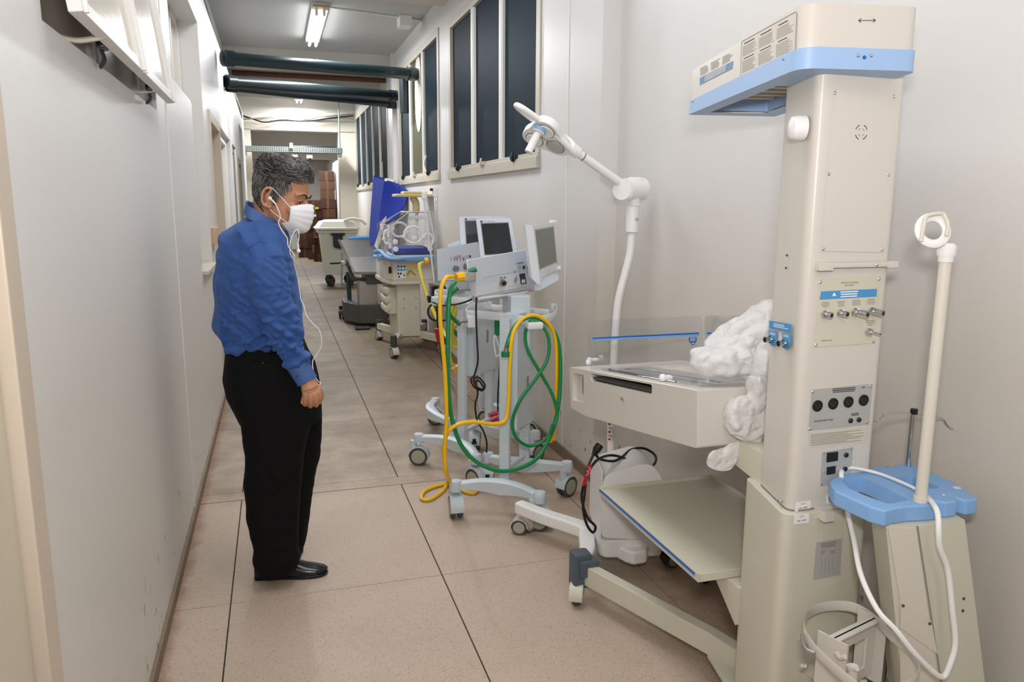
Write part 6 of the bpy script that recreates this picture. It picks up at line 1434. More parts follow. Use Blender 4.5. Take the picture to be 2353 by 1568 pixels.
obj('base_box', MB().prism(bpoly, bz0, bz1, bev=.01), 'darkmetal', tb)
obj('foot_pedal', MB().box(T(815, 735, 9.6).x, T(850, 735, 9.6).x, 9.55, 9.68, .01, .035, .008), 'darkmetal', tb)
caster(tb, T(880, 735, 9.8).x, 9.85, .12, .05, R(30), 'black', hub='darkmetal', width=.03)

# ================================================================== BLUE MATTRESSES leaning on the wall
def mattress(P, dep, label, m_='mattress_blue'):
    q = sum((Vector(p) for p in P), Vector())/len(P)
    t = thing('mattress', label, 'mattress', tuple(q), group=None)
    n_ = Vector(dep).normalized(); L_ = Vector(dep).length
    f = [Vector(p) for p in P]; c_ = sum(f, Vector())/len(f)
    mb = MB().loft([[c_+(p-c_)*.96 for p in f], [p+n_*.02 for p in f], [p+n_*(L_-.02) for p in f], [c_+(p-c_)*.96+n_*L_ for p in f]])
    o = obj('cover', mb, m_, t); return t
mattress([at(858, 403, Y=11.0), at(885, 410, Y=11.0), at(877, 480, Y=10.9), at(864, 572, Y=10.7), at(850, 565, Y=10.7), at(848, 540, Y=10.8), at(852, 480, Y=11.0)], (.02, .10, 0), 'narrow royal-blue mattress standing on edge nearest the bin')
mt = mattress([at(884, 412, Y=10.9), at(920, 424, Y=10.5), at(936, 436, Y=9.95), at(932, 470, Y=9.95), at(915, 500, Y=10.1), at(885, 520, Y=10.3), at(868, 576, Y=10.4), at(872, 500, Y=10.6), at(878, 450, Y=10.8)], (.01, .08, 0), 'wide royal-blue mattress leaning at an angle against the right wall')
obj('torn_patch', MB().tube([at(884, 413, Y=10.86), at(896, 414, Y=10.84), at(906, 418, Y=10.80)], (.03, .012), 6, 4), 'cream_wall', mt)
obj('strap', slabpoly([at(880, 505, Y=10.35), at(888, 496, Y=10.35), at(886, 510, Y=10.35), at(868, 575, Y=10.35), at(860, 565, Y=10.35)], (0, -1, 0), .01), 'cream_wall', mt)

# ================================================================== WHEELED BIN
bn_ = thing('wheeled_bin', 'pale green plastic wheeled bin with white domed lid by the right wall', 'bin', (1.15, 15.2, 0))
Yb = 14.7
def Bn(x, y): return at(x, y, Y=Yb)
z1, z0 = Bn(760, 528).z, Bn(770, 632).z
x0, x1, x2, x3 = Bn(733, 530).x, Bn(822, 530).x, Bn(748, 632).x, Bn(815, 632).x
obj('bin_body', MB().loft([[(x2, Yb+.03, z0), (x3, Yb+.03, z0), (x3, Yb+.55, z0), (x2, Yb+.55, z0)], [(x0+.02, Yb, z1-.08), (x1-.02, Yb, z1-.08), (x1-.02, Yb+.65, z1-.08), (x0+.02, Yb+.65, z1-.08)], [(x0-.02, Yb-.02, z1-.06), (x1, Yb-.02, z1-.06), (x1, Yb+.68, z1-.06), (x0-.02, Yb+.68, z1-.06)], [(x0-.02, Yb-.02, z1), (x1, Yb-.02, z1), (x1, Yb+.68, z1), (x0-.02, Yb+.68, z1)]]), 'binmat', bn_, smooth=20)
zl = Bn(760, 506).z
rings = []
for k, (ins, zz) in enumerate(((-.04, z1), (-.05, z1+.03), (-.02, z1+.05), (.05, zl-.03), (.16, zl), (.28, zl+.005))):
    rings.append([(p[0], p[1], zz) for p in rrect(x1-x0-2*ins, .72-2*ins*.9, .06, 4, (x0+x1)/2-.02, Yb+.32)])
obj('lid', MB().loft(rings), 'binlid', bn_)
obj('lid_handle', MB().tube([(x0+.45, Yb-.0, zl-.02), (x0+.6, Yb+.02, zl+.02), (x0+.78, Yb+.02, zl-.01), (x0+.86, Yb+.0, zl-.08)], .03, 8, 4), 'binlid', bn_)
q = Bn(776, 538); obj('latch', MB().box(q.x-.13, q.x+.13, Yb-.06, Yb-.0, q.z-.02, q.z+.02, .01).prism(rpoly([(q.x-.09, q.z-.24), (q.x+.06, q.z-.28), (q.x+.09, q.z), (q.x-.09, q.z)], .04), 0, .05, Matrix(((1, 0, 0, 0), (0, 0, 1, Yb-.05), (0, 1, 0, 0), (0, 0, 0, 1)))), 'pipe_black', bn_)
for x, y in ((x2+.10, Yb+.10), (x3-.08, Yb+.12), (x2+.1, Yb+.5), (x3-.08, Yb+.5)): caster(bn_, x, y, z0+.02, .085, R(30), 'black', hub='rust', width=.04)

# ================================================================== CARDBOARD BOXES
rd = random.Random(11)
def carton(cx, cy, z, w_, d_, h_, rot, label, k):
    t = thing('cardboard_box', label, 'box', (cx, cy, z), rot, 'cardboard boxes stacked in the far room')
    o = obj('carton', MB().box(-w_/2, w_/2, -d_/2, d_/2, .002, h_-.002, .008, seg=1), 'card' if k % 3 else 'card2', t, world=False)
    obj('tape', MB().box(-w_/2-.002, w_/2+.002, -.04, .04, h_-.004, h_+.0, 0).box(-.04, .04, -d_/2-.003, -d_/2, .0, h_, 0), 'tape', t, world=False)
    return t
# position words for every box of each stack
def stack(x, y, hs, w_, d_, words, seed):
    z = 0; r_ = random.Random(seed); n_ = len(hs)
    ordw = ['bottom', 'second', 'third', 'fourth', 'fifth', 'sixth', 'seventh', 'eighth', 'ninth']
    for i, h in enumerate(hs):
        nm = 'bottom box' if i == 0 else ('top box' if i == n_-1 else ordw[i]+' box from the floor')
        t = carton(x+r_.uniform(-.02, .02), y+r_.uniform(-.02, .02), z, w_*r_.uniform(.92, 1.05), d_, h, r_.uniform(-.12, .12), 'brown cardboard carton, %s of %s' % (nm, words), i+seed)
        z += h
    return z
stack(1.50, 23.0, [.30, .28, .27, .27, .26, .26, .26, .25, .27], .44, .42, 'the tallest stack by the right wall', 1)
stack(1.06, 22.2, [.30, .27, .26, .27, .26, .26], .46, .42, 'the second stack, with pale label', 2)
stack(.80, 23.0, [.28, .26, .25, .24], .34, .40, 'the low stack at the left', 3)
stack(1.13, 21.4, [.22, .20, .22], .30, .36, 'the short stack in front', 4)
lb2 = bpy.data.objects.new('t', None)
for (x, z, m_) in ((1.0, 1.45, 'white'), (1.12, 1.40, 'lime_hose'), (1.05, 1.2, 'white')):
    par = [o for o in bpy.data.objects if o.name.startswith('cardboard_box') and 'second stack' in o.get('label', '') and (('top' in o['label']) if z > 1.35 else ('fifth' in o['label']))][0]
    obj('sticker', MB().box(x-.05, x+.05, 21.955, 21.962, z-.03, z+.03), m_, par)
# ================================================================== THE MAN
M['skin'] = mat('tan_skin', '#c18b6b', .48, bump=.06, bscale=180, var=.06, vscale=14); nodes(M['skin'])[2].inputs['Subsurface Weight'].default_value = .12
nodes(M['skin'])[2].inputs['Subsurface Radius'].default_value = (.012, .005, .003)
M['shirt'] = mat('blue_chambray', '#294f8e', .7, bump=.25, bscale=420, var=.10, vscale=5)
nodes(M['shirt'])[2].inputs['Sheen Weight'].default_value = .35; nodes(M['shirt'])[2].inputs['Sheen Tint'].default_value = lin('#7f9cd0')
M['shirt2'] = mat('blue_chambray_yoke', '#3f5f98', .62, bump=.25, bscale=420)
M['trousers'] = mat('black_trouser_cloth', '#0b0b0d', .8, bump=.2, bscale=300, spec=.2)
M['leather'] = mat('black_leather', '#0c0c0e', .22, spec=.6, bump=.08, bscale=30)
M['hair_dark'] = mat('dark_grey_hair', '#2c2a2a', .5, bump=.6, bscale=70, var=.35, vscale=40)
M['hair_grey'] = mat('silver_hair', '#7b7875', .5)
M['hair_mid'] = mat('charcoal_hair', '#4b4847', .45)
M['mask_mat'] = mat('white_face_mask', '#eeeef2', .7, bump=.1, bscale=300)
M['eye_white'] = mat('eye_white', '#a79f98', .35); M['iris'] = mat('dark_iris', '#1c120c', .1)

def remesh(mb, vox, smooth_it=4, fn=None):
    """union of overlapping closed shapes as one continuous skin"""
    me = bpy.data.meshes.new('t'); bmesh.ops.recalc_face_normals(mb.bm, faces=mb.bm.faces[:]); mb.bm.to_mesh(me); mb.bm.free()
    t = bpy.data.objects.new('t', me); COL.objects.link(t)
    a = t.modifiers.new('r', 'REMESH'); a.mode = 'VOXEL'; a.voxel_size = vox; a.use_smooth_shade = True
    b = t.modifiers.new('s', 'SMOOTH'); b.iterations = smooth_it; b.factor = .5
    me2 = bpy.data.meshes.new_from_object(t.evaluated_get(bpy.context.evaluated_depsgraph_get())); bpy.data.objects.remove(t)
    out = MB(); out.bm.from_mesh(me2); out.bm.normal_update()
    if fn:
        D = [(v, v.normal.copy()*fn(v.co, v.normal)) for v in out.bm.verts]
        for v, d in D: v.co += d
    return out
def ering(xl, xr, y, Y, hd, n=28, p=2.3, yaw=0):
    """horizontal ring whose visible left/right edges fall at xl/xr on photo row y, half depth hd"""
    a, b = at(xl, y, Y=Y), at(xr, y, Y=Y); c = (a+b)/2; hx = (b-a).length/2; R_ = []
    for i in range(n):
        t = 2*PI*i/n; ct, st = math.cos(t), math.sin(t)
        q = Vector((hx*abs(ct)**(2/p)*(1 if ct > 0 else -1), hd*abs(st)**(2/p)*(1 if st > 0 else -1), 0))
        R_.append(c+q)
    return R_
man = thing('person', 'man in blue shirt, black trousers and white face mask standing sideways, looking down', 'person', (0, 3.18, 0))
YM = 3.20
# --- shirt: torso + sleeves, one continuous cloth
sh = MB()
rows = [(498, 568, 622, .06), (508, 548, 640, .10), (520, 526, 652, .15), (535, 511, 660, .19), (555, 501, 666, .21), (585, 495, 674, .215), (620, 492, 683, .212), (660, 493, 689, .205), (700, 497, 694, .195), (740, 501, 700, .19), (765, 501, 705, .19), (783, 509, 706, .182), (793, 520, 702, .172)]
sh.loft([ering(l, r_, y, YM, hd) for y, l, r_, hd in rows])
def limb(P, n=16):
    """P: (px,py,Y,ra,rb) -> tapered tube"""
    C_ = [at(x, y, Y=Y) for x, y, Y, _, _ in P]; k = 5; Q = spline(C_, k); m_ = MB(); rr = []
    for i in range(len(Q)):
        t = min(i/k, len(P)-1-1e-6); a = int(t); f_ = t-a; rr.append((P[a][3]*(1-f_)+P[a+1][3]*f_, P[a][4]*(1-f_)+P[a+1][4]*f_))
    rings = []; 
    for i, q in enumerate(Q):
        T = (Q[min(i+1, len(Q)-1)]-Q[max(i-1, 0)]).normalized(); u_ = Vector((1, 0, 0)); u_ = (u_-T*u_.dot(T)).normalized(); v_ = T.cross(u_)
        rings.append([q+u_*rr[i][0]*math.cos(2*PI*j/n)+v_*rr[i][1]*math.sin(2*PI*j/n) for j in range(n)])
    return m_.loft(rings)
armP = [(596, 572, 3.06, .052, .05), (608, 600, 3.015, .074, .062), (618, 650, 2.99, .074, .062), (632, 700, 2.985, .069, .058), (648, 750, 2.98, .067, .056), (662, 790, 2.975, .060, .052), (676, 820, 2.97, .052, .046), (688, 845, 2.965, .045, .042)]
sh.merge(limb(armP).bm)
farP = [(600, 575, 3.34, .05, .05), (625, 620, 3.40, .06, .055), (650, 690, 3.42, .055, .05), (668, 760, 3.41, .05, .045), (690, 820, 3.38, .042, .04)]
sh.merge(limb(farP).bm)
def folds(co, n_):
    # long soft creases: sloping down the back, crossing the elbow
    x, y, z = co
    if y < 3.09 and x > -.22 and z < 1.36:      # sleeve
        s = noise.noise(Vector((x*6, y*5, (z+x*.8)*26)))+.5*noise.noise(Vector((x*9+3, y*9, (z-x*.5)*44)))
        e = math.exp(-((z-1.02)/.13)**2); return (abs(s)-.25)*(.014+.028*e)
    s = noise.noise(Vector(((x+z*.55)*15, y*4, z*3.2)))+.6*noise.noise(Vector(((x-z*.2)*20+7, y*6, z*5)))
    w_ = math.exp(-((z-.98)/.10)**2)*.9+.35
    return (abs(s)-.28)*.056*w_
shirt = obj('shirt', remesh(sh, .0065, 5, folds), 'shirt', man, smooth=0)
for p in shirt.data.polygons: p.use_smooth = True
# yoke: paler band of cloth across the shoulders
# cuff, collar, buttons
cu0, cu1 = at(686, 842, Y=2.962), at(706, 876, Y=2.952)
cd_ = (cu1-cu0).normalized()
cuff = obj('cuff', MB().cyl(cu0-cd_*.012, cu1, .043, .040, seg=28).cyl(cu1-cd_*.004, cu1+cd_*.0015, .0415, .041, seg=28), 'shirt2', man)
obj('button', MB().sphere(at(683, 864, Y=2.912), .0045, 10), 'dark_print', cuff)
ck = [at(x, y, Y=Y) for x, y, Y in ((566, 500, 3.12), (590, 515, 3.09), (620, 532, 3.10), (645, 540, 3.13), (655, 538, 3.20), (648, 525, 3.28), (620, 508, 3.32), (590, 496, 3.30), (565, 488, 3.24))]
cl = MB(); base = spline(ck, 5, True); n_ = len(base); cc = sum(base, Vector())/n_
topc = []
for i, p in enumerate(base):
    t = i/n_; h_ = .052; q = cc+(p-cc)*.86+Vector((-.004, 0, h_)); topc.append(q)
outc = [cc+(p-cc)*1.05+Vector((0, 0, .004)) for p in base]
cl.loft([outc, topc, [cc+(p-cc)*.94 for p in topc], [cc+(p-cc)*.93 for p in base]], cap=False)
obj('collar', cl, 'shirt2', man)
q = [at(x, y, Y=3.085) for x, y in ((610, 520), (650, 548), (654, 540), (648, 520), (625, 500))]
obj('collar_point', slabpoly([at(606, 512, Y=3.095), at(646, 549, Y=3.085), at(657, 536, Y=3.10), at(640, 515, Y=3.11)], (0, -1, 0), .003), 'shirt2', man)
ym_ = MB().tube([at(537, 520, Y=3.05), at(555, 540, Y=3.0), at(566, 562, Y=2.975)], (.0018, .004), 6, 4).tube([at(566, 575, Y=2.972), at(582, 562, Y=2.957), at(600, 555, Y=2.975), at(612, 560, Y=2.97)], .0018, 6, 4)
obj('seam', ym_, 'shirt', shirt)
# --- trousers
tr_ = MB()
hips = [(788, 522, 702, .165), (800, 518, 706, .175), (830, 514, 722, .185), (868, 512, 733, .19), (905, 519, 738, .185), (935, 534, 739, .175), (965, 550, 741, .165)]
tr_.loft([ering(l, r_, y, YM, hd) for y, l, r_, hd in hips])
nl = [(890, 530, 715, .10), (930, 535, 725, .10), (965, 552, 722, .098), (1005, 556, 708, .094), (1045, 562, 700, .09), (1112, 561, 694, .083), (1187, 566, 688, .078), (1225, 574, 686, .078), (1258, 583, 686, .078), (1280, 582, 692, .082), (1298, 585, 688, .078), (1316, 592, 670, .070)]
tr_.loft([ering(l, r_, y, 3.115, hd) for y, l, r_, hd in nl])
fl_ = [(890, 560, 730, .10), (930, 575, 739, .10), (965, 590, 741, .098), (1005, 600, 740, .094), (1045, 604, 736, .09), (1112, 606, 722, .083), (1187, 612, 712, .078), (1225, 618, 706, .076), (1258, 622, 700, .076), (1285, 626, 690, .074)]
tr_.loft([ering(l, r_, y, 3.30, hd) for y, l, r_, hd in fl_])
def tf(co, n_):
    x, y, z = co; s = noise.noise(Vector((x*9, y*8, (z+x*.5)*14)))
    e = math.exp(-((z-.10)/.07)**2)+.5*math.exp(-((z-.45)/.09)**2)+.35; return (abs(s)-.2)*.012*e
obj('trousers', remesh(tr_, .008, 4, tf), 'trousers', man, smooth=0)
for p in bpy.data.objects['trousers'].data.polygons: p.use_smooth = True
bl_ = [ering(l, r_, y, YM, hd) for y, l, r_, hd in ((784, 520, 700, .166), (799, 519, 703, .172))]
belt = obj('belt', MB().loft(bl_, cap=False), 'trousers', man)
q = at(604, 834, Y=3.02); obj('pocket_button', MB().sphere(q, .004, 8), 'darkmetal', bpy.data.objects['trousers'])
obj('pocket_welt', MB().tube([at(577, 830, Y=3.03), at(595, 832, Y=3.02), at(615, 835, Y=3.02)], (.001, .005), 6, 4), 'leather', bpy.data.objects['trousers'])
# --- shoes
def shoe(hx_, tx_, yaw_y, lab=None):
    h = Vector((hx_[0], hx_[1], 0)); t = Vector((tx_[0], tx_[1], 0)); d = (t-h).normalized(); s = Vector((-d.y, d.x, 0)); L_ = (t-h).length
    #      u     halfw  top    (upper)
    sec = [(0.0, .020, .050), (.02, .034, .070), (.12, .037, .085), (.30, .036, .092), (.42, .040, .088), (.55, .046, .070), (.70, .049, .052), (.84, .045, .042), (.94, .034, .034), (.985, .020, .026), (1.0, .008, .018)]
    rings = []
    for u, hw_, tp in sec:
        c = h+d*(u*L_); zb = .012+.010*max(0, (u-.8)/.2)
        rings.append([c+s*hw_*math.cos(a)+Vector((0, 0, zb+(tp-zb)*(max(0, math.sin(a))**.75) if math.sin(a) > 0 else zb)) for a in [2*PI*i/20 for i in range(20)]])
    o = obj('shoe', MB().loft(rings), 'leather', man, smooth=60)
    P = [(u, hw_+.004) for u, hw_, _ in sec]; out = [h+d*(u*L_)+s*w_ for u, w_ in P]+[h+d*(L_*1.005)]+[h+d*(u*L_)-s*w_ for u, w_ in P[::-1]]
    obj('sole', MB().prism([(q.x, q.y) for q in out], .001, .013, bev=.002, seg=1), 'black', o)
    obj('heel', MB().prism([(q.x, q.y) for q in out[:3]+out[-3:]], 0, .014), 'black', o)
    c = h+d*(.50*L_); obj('strap', MB().tube([c+s*.043+Vector((0, 0, .030)), c+s*.036+Vector((0, 0, .066)), c+Vector((0, 0, .084)), c-s*.036+Vector((0, 0, .066)), c-s*.043+Vector((0, 0, .030))], (.002, .009), 6, 4), 'leather', o)
    b = c-s*.022+d*.004+Vector((0, 0, .082)); obj('buckle', MB().tube([b+d*.008+Vector((0, 0, -.004)), b+d*.008+Vector((0, 0, .006)), b-d*.008+Vector((0, 0, .006)), b-d*.008+Vector((0, 0, -.004))], .0018, 6, 0, True), 'steel', o)
    return o
s0, s1 = at(584, 1334, Z=0), at(753, 1312, Z=.01)
shoe((s0.x+.004, s0.y+.03), (s1.x, s1.y-.0), 0)
shoe((-.085, 3.20), (.03, 3.46), 0)
# --- body: neck, head, ears, hand in one skin
HAZ, HP = R(112), R(14); HS = 1.06
hcn = at(646, 452, Y=3.19)
HM = Matrix.Translation(hcn) @ Matrix.Rotation(-HAZ, 4, 'Z') @ Matrix.Rotation(-HP, 4, 'X') @ Matrix.Diagonal((HS, HS, HS, 1))
skull = [(.128, -.02, .012, .012), (.120, -.055, .045, .038), (.100, -.082, .072, .060), (.070, -.096, .088, .071), (.030, -.100, .094, .076), (.005, -.098, .091, .076), (-.020, -.090, .087, .074), (-.045, -.074, .087, .071), (-.070, -.050, .086, .065), (-.092, -.022, .084, .055), (-.108, .005, .079, .042), (-.118, .030, .066, .024)]
def hring(z, yb, yf, hw_, n=32, off=0):
    c = (yb+yf)/2; hy = (yf-yb)/2+off; return [Vector(((hw_+off)*abs(math.sin(2*PI*i/n))**(2/2.15)*(1 if math.sin(2*PI*i/n) > 0 else -1), c+hy*abs(math.cos(2*PI*i/n))**(2/2.15)*(1 if math.cos(2*PI*i/n) > 0 else -1), z)) for i in range(n)]
hb2 = MB(); hb2.loft([hring(*s_) for s_ in skull])
hb2.tube([(0, .086, .010), (0, .100, -.010), (0, .116, -.034), (0, .110, -.046)], lambda t: .008+.009*t, 10, 4)
hb2.sphere((-.012, .100, -.042), .010, 10); hb2.sphere((.012, .100, -.042), .010, 10)
hb2.tube([(-.055, .070, .024), (-.03, .090, .030), (0, .092, .022), (.03, .090, .030), (.055, .070, .024)], .009, 8, 4)
hb2.sphere((.048, .066, -.030), .022, 12); hb2.sphere((-.048, .066, -.030), .022, 12)
for s_ in (-1, 1):       # ears: rim, lobe and inner bowl
    E_ = [(s_*(.080+.010*k), -.012-.018*math.sin(a)*1.0-.004, -.006+.034*math.cos(a)) for a, k in ((R(-40), .3), (R(0), .8), (R(40), 1.1), (R(80), 1.2), (R(120), 1.0), (R(160), .6), (R(195), .3))]
    hb2.tube(E_, .0052, 8, 4); hb2.tube([(s_*.078, .002, -.034), (s_*.083, -.004, -.040), (s_*.080, -.012, -.036)], .008, 8, 4)
    hb2.sphere((s_*.076, -.014, -.006), (.008, .018, .030), 10)
    hb2.tube([(s_*.080, -.002, .010), (s_*.086, -.014, .012), (s_*.086, -.020, -.008), (s_*.082, -.010, -.022)], .0035, 6, 4)
hb2.bm.transform(HM)
# neck down into the collar
nk = MB(); nA = HM @ Vector((0, -.045, -.02)); nB = at(618, 500, Y=3.20); nC = at(598, 545, Y=3.20)
for a, b, ra, rb in ((nA, nB, .058, .060), (nB, nC, .060, .072)): nk.cyl(a, b, ra, rb, seg=20)
hb2.merge(nk.bm)
hb2.merge(nk.bm if False else MB().sphere(nC, .08, 14).bm)
obj('head', remesh(hb2, .0032, 3), 'skin', man, smooth=0)
for p in bpy.data.objects['head'].data.polygons: p.use_smooth = True
hd_ = bpy.data.objects['head']
# eyes, lids, brows
for s_ in (-1, 1):
    e_ = MB().sphere((s_*.031, .0752, .001), .0112, 16, HM); eo = obj('eye', e_, 'eye_white', hd_)
    obj('iris', MB().sphere((s_*.0335, .0848, -.002), (.0052, .0024, .0052), 12, HM), 'iris', eo)
    obj('eyelid', MB().tube([HM @ Vector(p) for p in ((s_*.016, .086, .002), (s_*.023, .0885, .0070), (s_*.033, .0875, .0078), (s_*.044, .080, .002))], .0036, 8, 4), 'skin', eo)
    obj('eyelash', MB().tube([HM @ Vector(p) for p in ((s_*.017, .0885, .000), (s_*.024, .0912, .0042), (s_*.034, .0905, .0046), (s_*.046, .081, -.001))], .0011, 6, 4), 'hair_dark', eo)
    obj('lower_lid', MB().tube([HM @ Vector(p) for p in ((s_*.016, .0855, -.002), (s_*.025, .0870, -.0090), (s_*.034, .0855, -.0090), (s_*.044, .079, -.003))], .0028, 8, 4), 'skin', eo)
    obj('eyebrow', MB().tube([HM @ Vector(p) for p in ((s_*.012, .099, .019), (s_*.024, .1005, .027), (s_*.038, .094, .030), (s_*.054, .079, .022))], lambda t: .0048-.0028*t, 8, 4), 'hair_dark', hd_)
# hair: wavy cap over the skull with separate locks
def sstep(a, b, x): t = max(0, min(1, (x-a)/(b-a))); return t*t*(3-2*t)
def skull_at(z):
    for i in range(len(skull)-1):
        a, b = skull[i], skull[i+1]
        if a[0] >= z >= b[0]:
            t = (a[0]-z)/(a[0]-b[0]); return tuple(a[k]*(1-t)+b[k]*t for k in range(4))
    return skull[0] if z > .1 else skull[-1]
def hairline(th):      # th: 0 front .. pi back
    a = abs(th)
    P = [(0, .078), (R(35), .080), (R(52), .068), (R(62), .040), (R(74), .010), (R(84), -.022), (R(96), .030), (R(108), .018), (R(120), -.045), (R(140), -.075), (R(180), -.080)]
    for i in range(len(P)-1):
        if P[i][0] <= a <= P[i+1][0]: t = (a-P[i][0])/(P[i+1][0]-P[i][0]); return P[i][1]*(1-t)+P[i+1][1]*t
    return P[-1][1]
def surf(th, z, off):
    _, yb, yf, hw_ = skull_at(min(z, .127)); c = (yb+yf)/2
    return Vector(((hw_+off)*math.sin(th), c+((yf-yb)/2+off)*math.cos(th), z+(off*sstep(.05, .125, z))))
hc_ = MB(); rings = []
NT = 96; zs_ = [-.085+.212*i/52 for i in range(53)]
for z in zs_:
    rg_ = []
    for i in range(NT):
        th = 2*PI*i/NT; th_ = th if th <= PI else th-2*PI
        k = sstep(-.008, .016, z-hairline(th_)); top = sstep(.0, .10, z)
        wv = noise.noise(Vector((math.sin(th)*3.0, math.cos(th)*3.0+z*9, z*38)))*.006*top + noise.noise(Vector((math.sin(th)*14, math.cos(th)*14, z*60)))*.002
        rg_.append(surf(th, z, -.010+k*(.0165+.0095*top+.004*math.cos(th)*top+wv)))
    rings.append(rg_)
hc_.loft(rings); hc_.bm.transform(HM)
hair = obj('hair', hc_, 'hair_dark', man, smooth=0)
for p in hair.data.polygons: p.use_smooth = True
rd = random.Random(3)
sets = {'hair_grey': MB(), 'hair_mid': MB(), 'hair_dark': MB()}
def wave(p, s):   # neighbouring locks share their wave
    return math.sin(s*120+noise.noise(Vector((p[0]*22, p[1]*22, p[2]*22)))*7)
for k in range(5200):
    th = rd.uniform(-PI, PI); z = rd.uniform(-.075, .127)
    if z < hairline(th)+.003: continue
    topf = sstep(.045, .10, z)
    Ls = rd.uniform(.018, .032)+.022*topf; ok = []; base_p = surf(th, z, 0); jit = rd.uniform(-.25, .25)
    for i in range(9):
        t = i/8; s = Ls*t
        off = .0075+.0115*topf+.0035*math.sin(t*PI)*(.4+topf)+.0012*rd.random()
        wv = wave(base_p, s)*(.0016+.0042*topf)
        if topf > .35 and abs(th) <= .25: a_ = th+jit*s/.09+wv/.085; dz_ = .006*math.sin(t*PI)-s*.28
        elif topf > .35:
            sg = -1 if th > 0 else 1; dth = sg*(s/.085)*(.9+jit); dz_ = .004*math.sin(t*PI)-s*.10+wv*.8
            a_ = th+dth
        else: a_ = th+jit*s/.09+wv/.085; dz_ = -s*.92
        ok.append(surf(a_, min(z+dz_, .127), off+abs(wv)*.35))
    g_ = noise.noise(Vector(base_p)*26+Vector((3, 1, 7)))
    gp = .30+.55*g_+(.12 if z > 0 else -.12)
    u_ = rd.random(); which = 'hair_grey' if u_ < gp else ('hair_mid' if u_ < gp+.3 else 'hair_dark')
    r0 = rd.uniform(.0006, .0011)
    sets[which].tube([HM @ p for p in ok], lambda t, r0=r0: r0*(1-.7*t)+.0002, 4, 0)
for k, mbx in sets.items(): obj('hair_locks', mbx, k, hair, kind='stuff')
# face mask with pleats and ear loops
mk = MB(); NV, NU = 22, 30; grid = []
for j in range(NV+1):
    v = j/NV; zt__, zb__ = .000, -.128
    row = []
    for i in range(NU+1):
        u = -1+2*i/NU; ang = u*R(74)
        zc_ = zt__-.020*abs(u)**1.6*(1) ; zl_ = zb__+.040*abs(u)**1.5
        z = zc_+(zl_-zc_)*v
        bul = math.sin(PI*min(1, v*1.05))**.6
        pleat = .0030*((v*5.2) % 1)*(1-abs(u)**4)*(1 if .12 < v < .93 else 0)
        nose = .012*math.exp(-(u/.18)**2)*(1-v)
        rx, ry = .070-.012*v+.010*bul, .052+.020*bul+nose
        under = sstep(.78, 1.0, v)
        row.append(HM @ Vector((rx*math.sin(ang)/math.sin(R(74))*.98, .052+ry*math.cos(ang)+pleat-.038*under*(1-abs(u)*.4), z)))
    grid.append(row)
mk.add([p for r_ in grid for p in r_], [(j*(NU+1)+i, j*(NU+1)+i+1, (j+1)*(NU+1)+i+1, (j+1)*(NU+1)+i) for j in range(NV) for i in range(NU)])
mask = obj('face_mask', mk, 'mask_mat', man, smooth=50)
sd = mask.modifiers.new('thickness', 'SOLIDIFY'); sd.thickness = .0016; sd.offset = 1
obj('nose_wire', MB().tube([grid[1][i] for i in range(9, 22, 2)], .0018, 6, 3), 'mask_mat', mask)
for s_, col in ((1, NU), (-1, 0)):
    A_, B_ = grid[1][col], grid[NV-3][col]
    obj('ear_loop', MB().tube([A_, HM @ Vector((s_*.084, .016, .016)), HM @ Vector((s_*.086, -.010, .030)), HM @ Vector((s_*.084, -.022, .020))], .0016, 6, 4)
        .tube([B_, HM @ Vector((s_*.078, .012, -.055)), HM @ Vector((s_*.084, -.004, -.040)), HM @ Vector((s_*.084, -.020, -.030))], .0016, 6, 4), 'mask_mat', mask)
# hand (right, hanging, loosely curled) with forearm end inside the cuff
hnd = MB(); G = lambda x, y, Y: at(x, y, Y=Y)
wr_ = G(704, 868, 2.95); kn = [G(731, 902, 2.935), G(723, 907, 2.925), G(713, 910, 2.925), G(703, 908, 2.935)]
pal = G(713, 893, 2.945)
hnd.cyl(G(697, 858, 2.953), wr_, .026, .026, seg=16); hnd.cyl(wr_, pal, .027, .034, seg=16)
hnd.loft([[c+Vector((a*math.cos(t), b*math.sin(t), 0)) for t in [2*PI*i/18 for i in range(18)]] for c, a, b in ((G(706, 874, 2.95), .027, .020), (G(712, 884, 2.948), .034, .021), (G(716, 894, 2.945), .038, .021), (G(717, 904, 2.943), .037, .018), (G(717, 910, 2.943), .033, .014))])
tips = [((736, 915, 2.945), (734, 925, 2.975), (728, 920, 2.995)), ((727, 923, 2.935), (726, 932, 2.968), (719, 926, 2.992)), ((714, 926, 2.937), (713, 934, 2.970), (707, 927, 2.992)), ((702, 921, 2.945), (701, 930, 2.972), (697, 925, 2.990))]
for b_, (m1, m2, m3) in zip(kn, tips):
    hnd.tube([b_+(pal-b_)*.35, b_, G(*m1), G(*m2), G(*m3)], lambda t: .0112-.0028*t, 10, 4)
hnd.tube([G(719, 884, 2.955), G(730, 893, 2.962), G(737, 904, 2.972), G(737, 916, 2.985), G(732, 924, 2.99)], lambda t: .0135-.004*t, 10, 4)
hnd.tube([G(700, 905, 2.97), G(697, 917, 2.975), G(694, 928, 2.978)], lambda t: .009-.002*t, 8, 4)
obj('hand', remesh(hnd, .0022, 2), 'skin', man, smooth=0)
for p in bpy.data.objects['hand'].data.polygons: p.use_smooth = True
far_h = MB().sphere(at(704, 860, Y=3.37), (.03, .025, .05), 14)
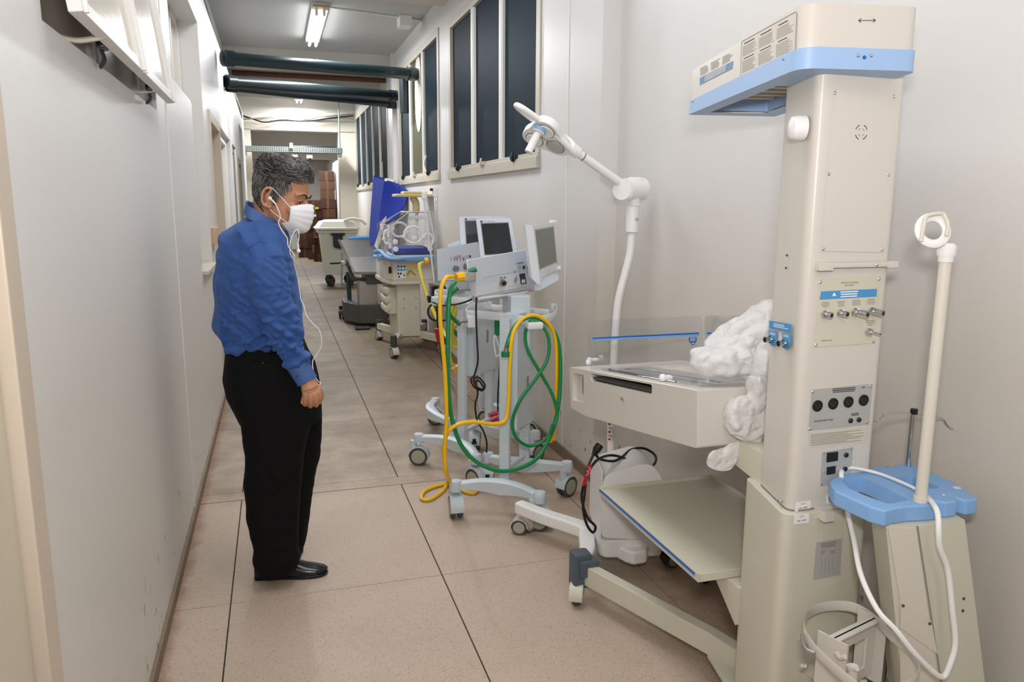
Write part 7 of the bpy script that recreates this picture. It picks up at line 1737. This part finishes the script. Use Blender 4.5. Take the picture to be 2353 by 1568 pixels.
obj('hand', remesh(far_h, .004, 1), 'skin', man)
# earphones
ep = thing('earphones', 'white wired earphones, one bud in his ear and one dangling on the chest', 'earphones', tuple(at(676, 598, Y=3.06)))
ec = HM @ Vector((.090, -.004, -.008))
obj('earbud', MB().sphere(ec, .0075, 12).tube([ec+Vector((0, -.002, 0)), ec+Vector((.012, -.008, -.012)), ec+Vector((.02, -.008, -.022))], .0032, 8, 3), 'white', ep)
e1 = ec+Vector((.02, -.008, -.022))
obj('cable', MB().tube([e1, G(641, 487, 3.08), G(644, 500, 3.08), G(640, 512, 3.075), G(648, 530, 3.07), G(660, 548, 3.06), G(662, 565, 3.05), G(672, 580, 3.05), G(677, 590, 3.05), G(675, 600, 3.07), G(684, 640, 3.10), G(689, 672, 3.10), G(692, 690, 3.08), G(698, 702, 3.07), G(704, 725, 3.05), G(720, 745, 3.04), G(735, 762, 3.04), G(739, 792, 3.04), G(728, 815, 3.04), G(718, 832, 3.03), G(722, 860, 3.0), G(730, 876, 2.98), G(736, 880, 2.965), G(734, 886, 2.96)], .0018, 8, 5), 'white', ep)
obj('cable', MB().tube([G(677, 598, 3.055), G(668, 586, 3.045), G(666, 570, 3.045), G(668, 552, 3.05), G(675, 535, 3.05), G(684, 528, 3.05), G(687, 545, 3.05), G(684, 562, 3.05), G(686, 570, 3.05)], .0018, 8, 5), 'white', ep)
obj('earbud', MB().sphere(G(686, 577, 3.05), .008, 12).cyl(G(685, 560, 3.05), G(686, 575, 3.05), .0028), 'white', ep)

# repeats share a group
GROUPS = {'ventilator': 'lung ventilators on wheeled carts', 'green_hose': 'green hoses on the ventilators', 'yellow_hose': 'yellow hoses on the ventilators',
          'power_cable': 'black power cables', 'mattress': 'royal-blue mattresses by the right wall', 'drain_pipe': 'dark pipes crossing the corridor',
          'ceiling_light': 'fluorescent ceiling lights', 'junction_box': 'junction boxes near the ceiling'}
for o in list(bpy.data.objects):
    n_ = o.name.split('.')[0]
    if o.parent is None and n_ in GROUPS and o.get('label'): o['group'] = GROUPS[n_]
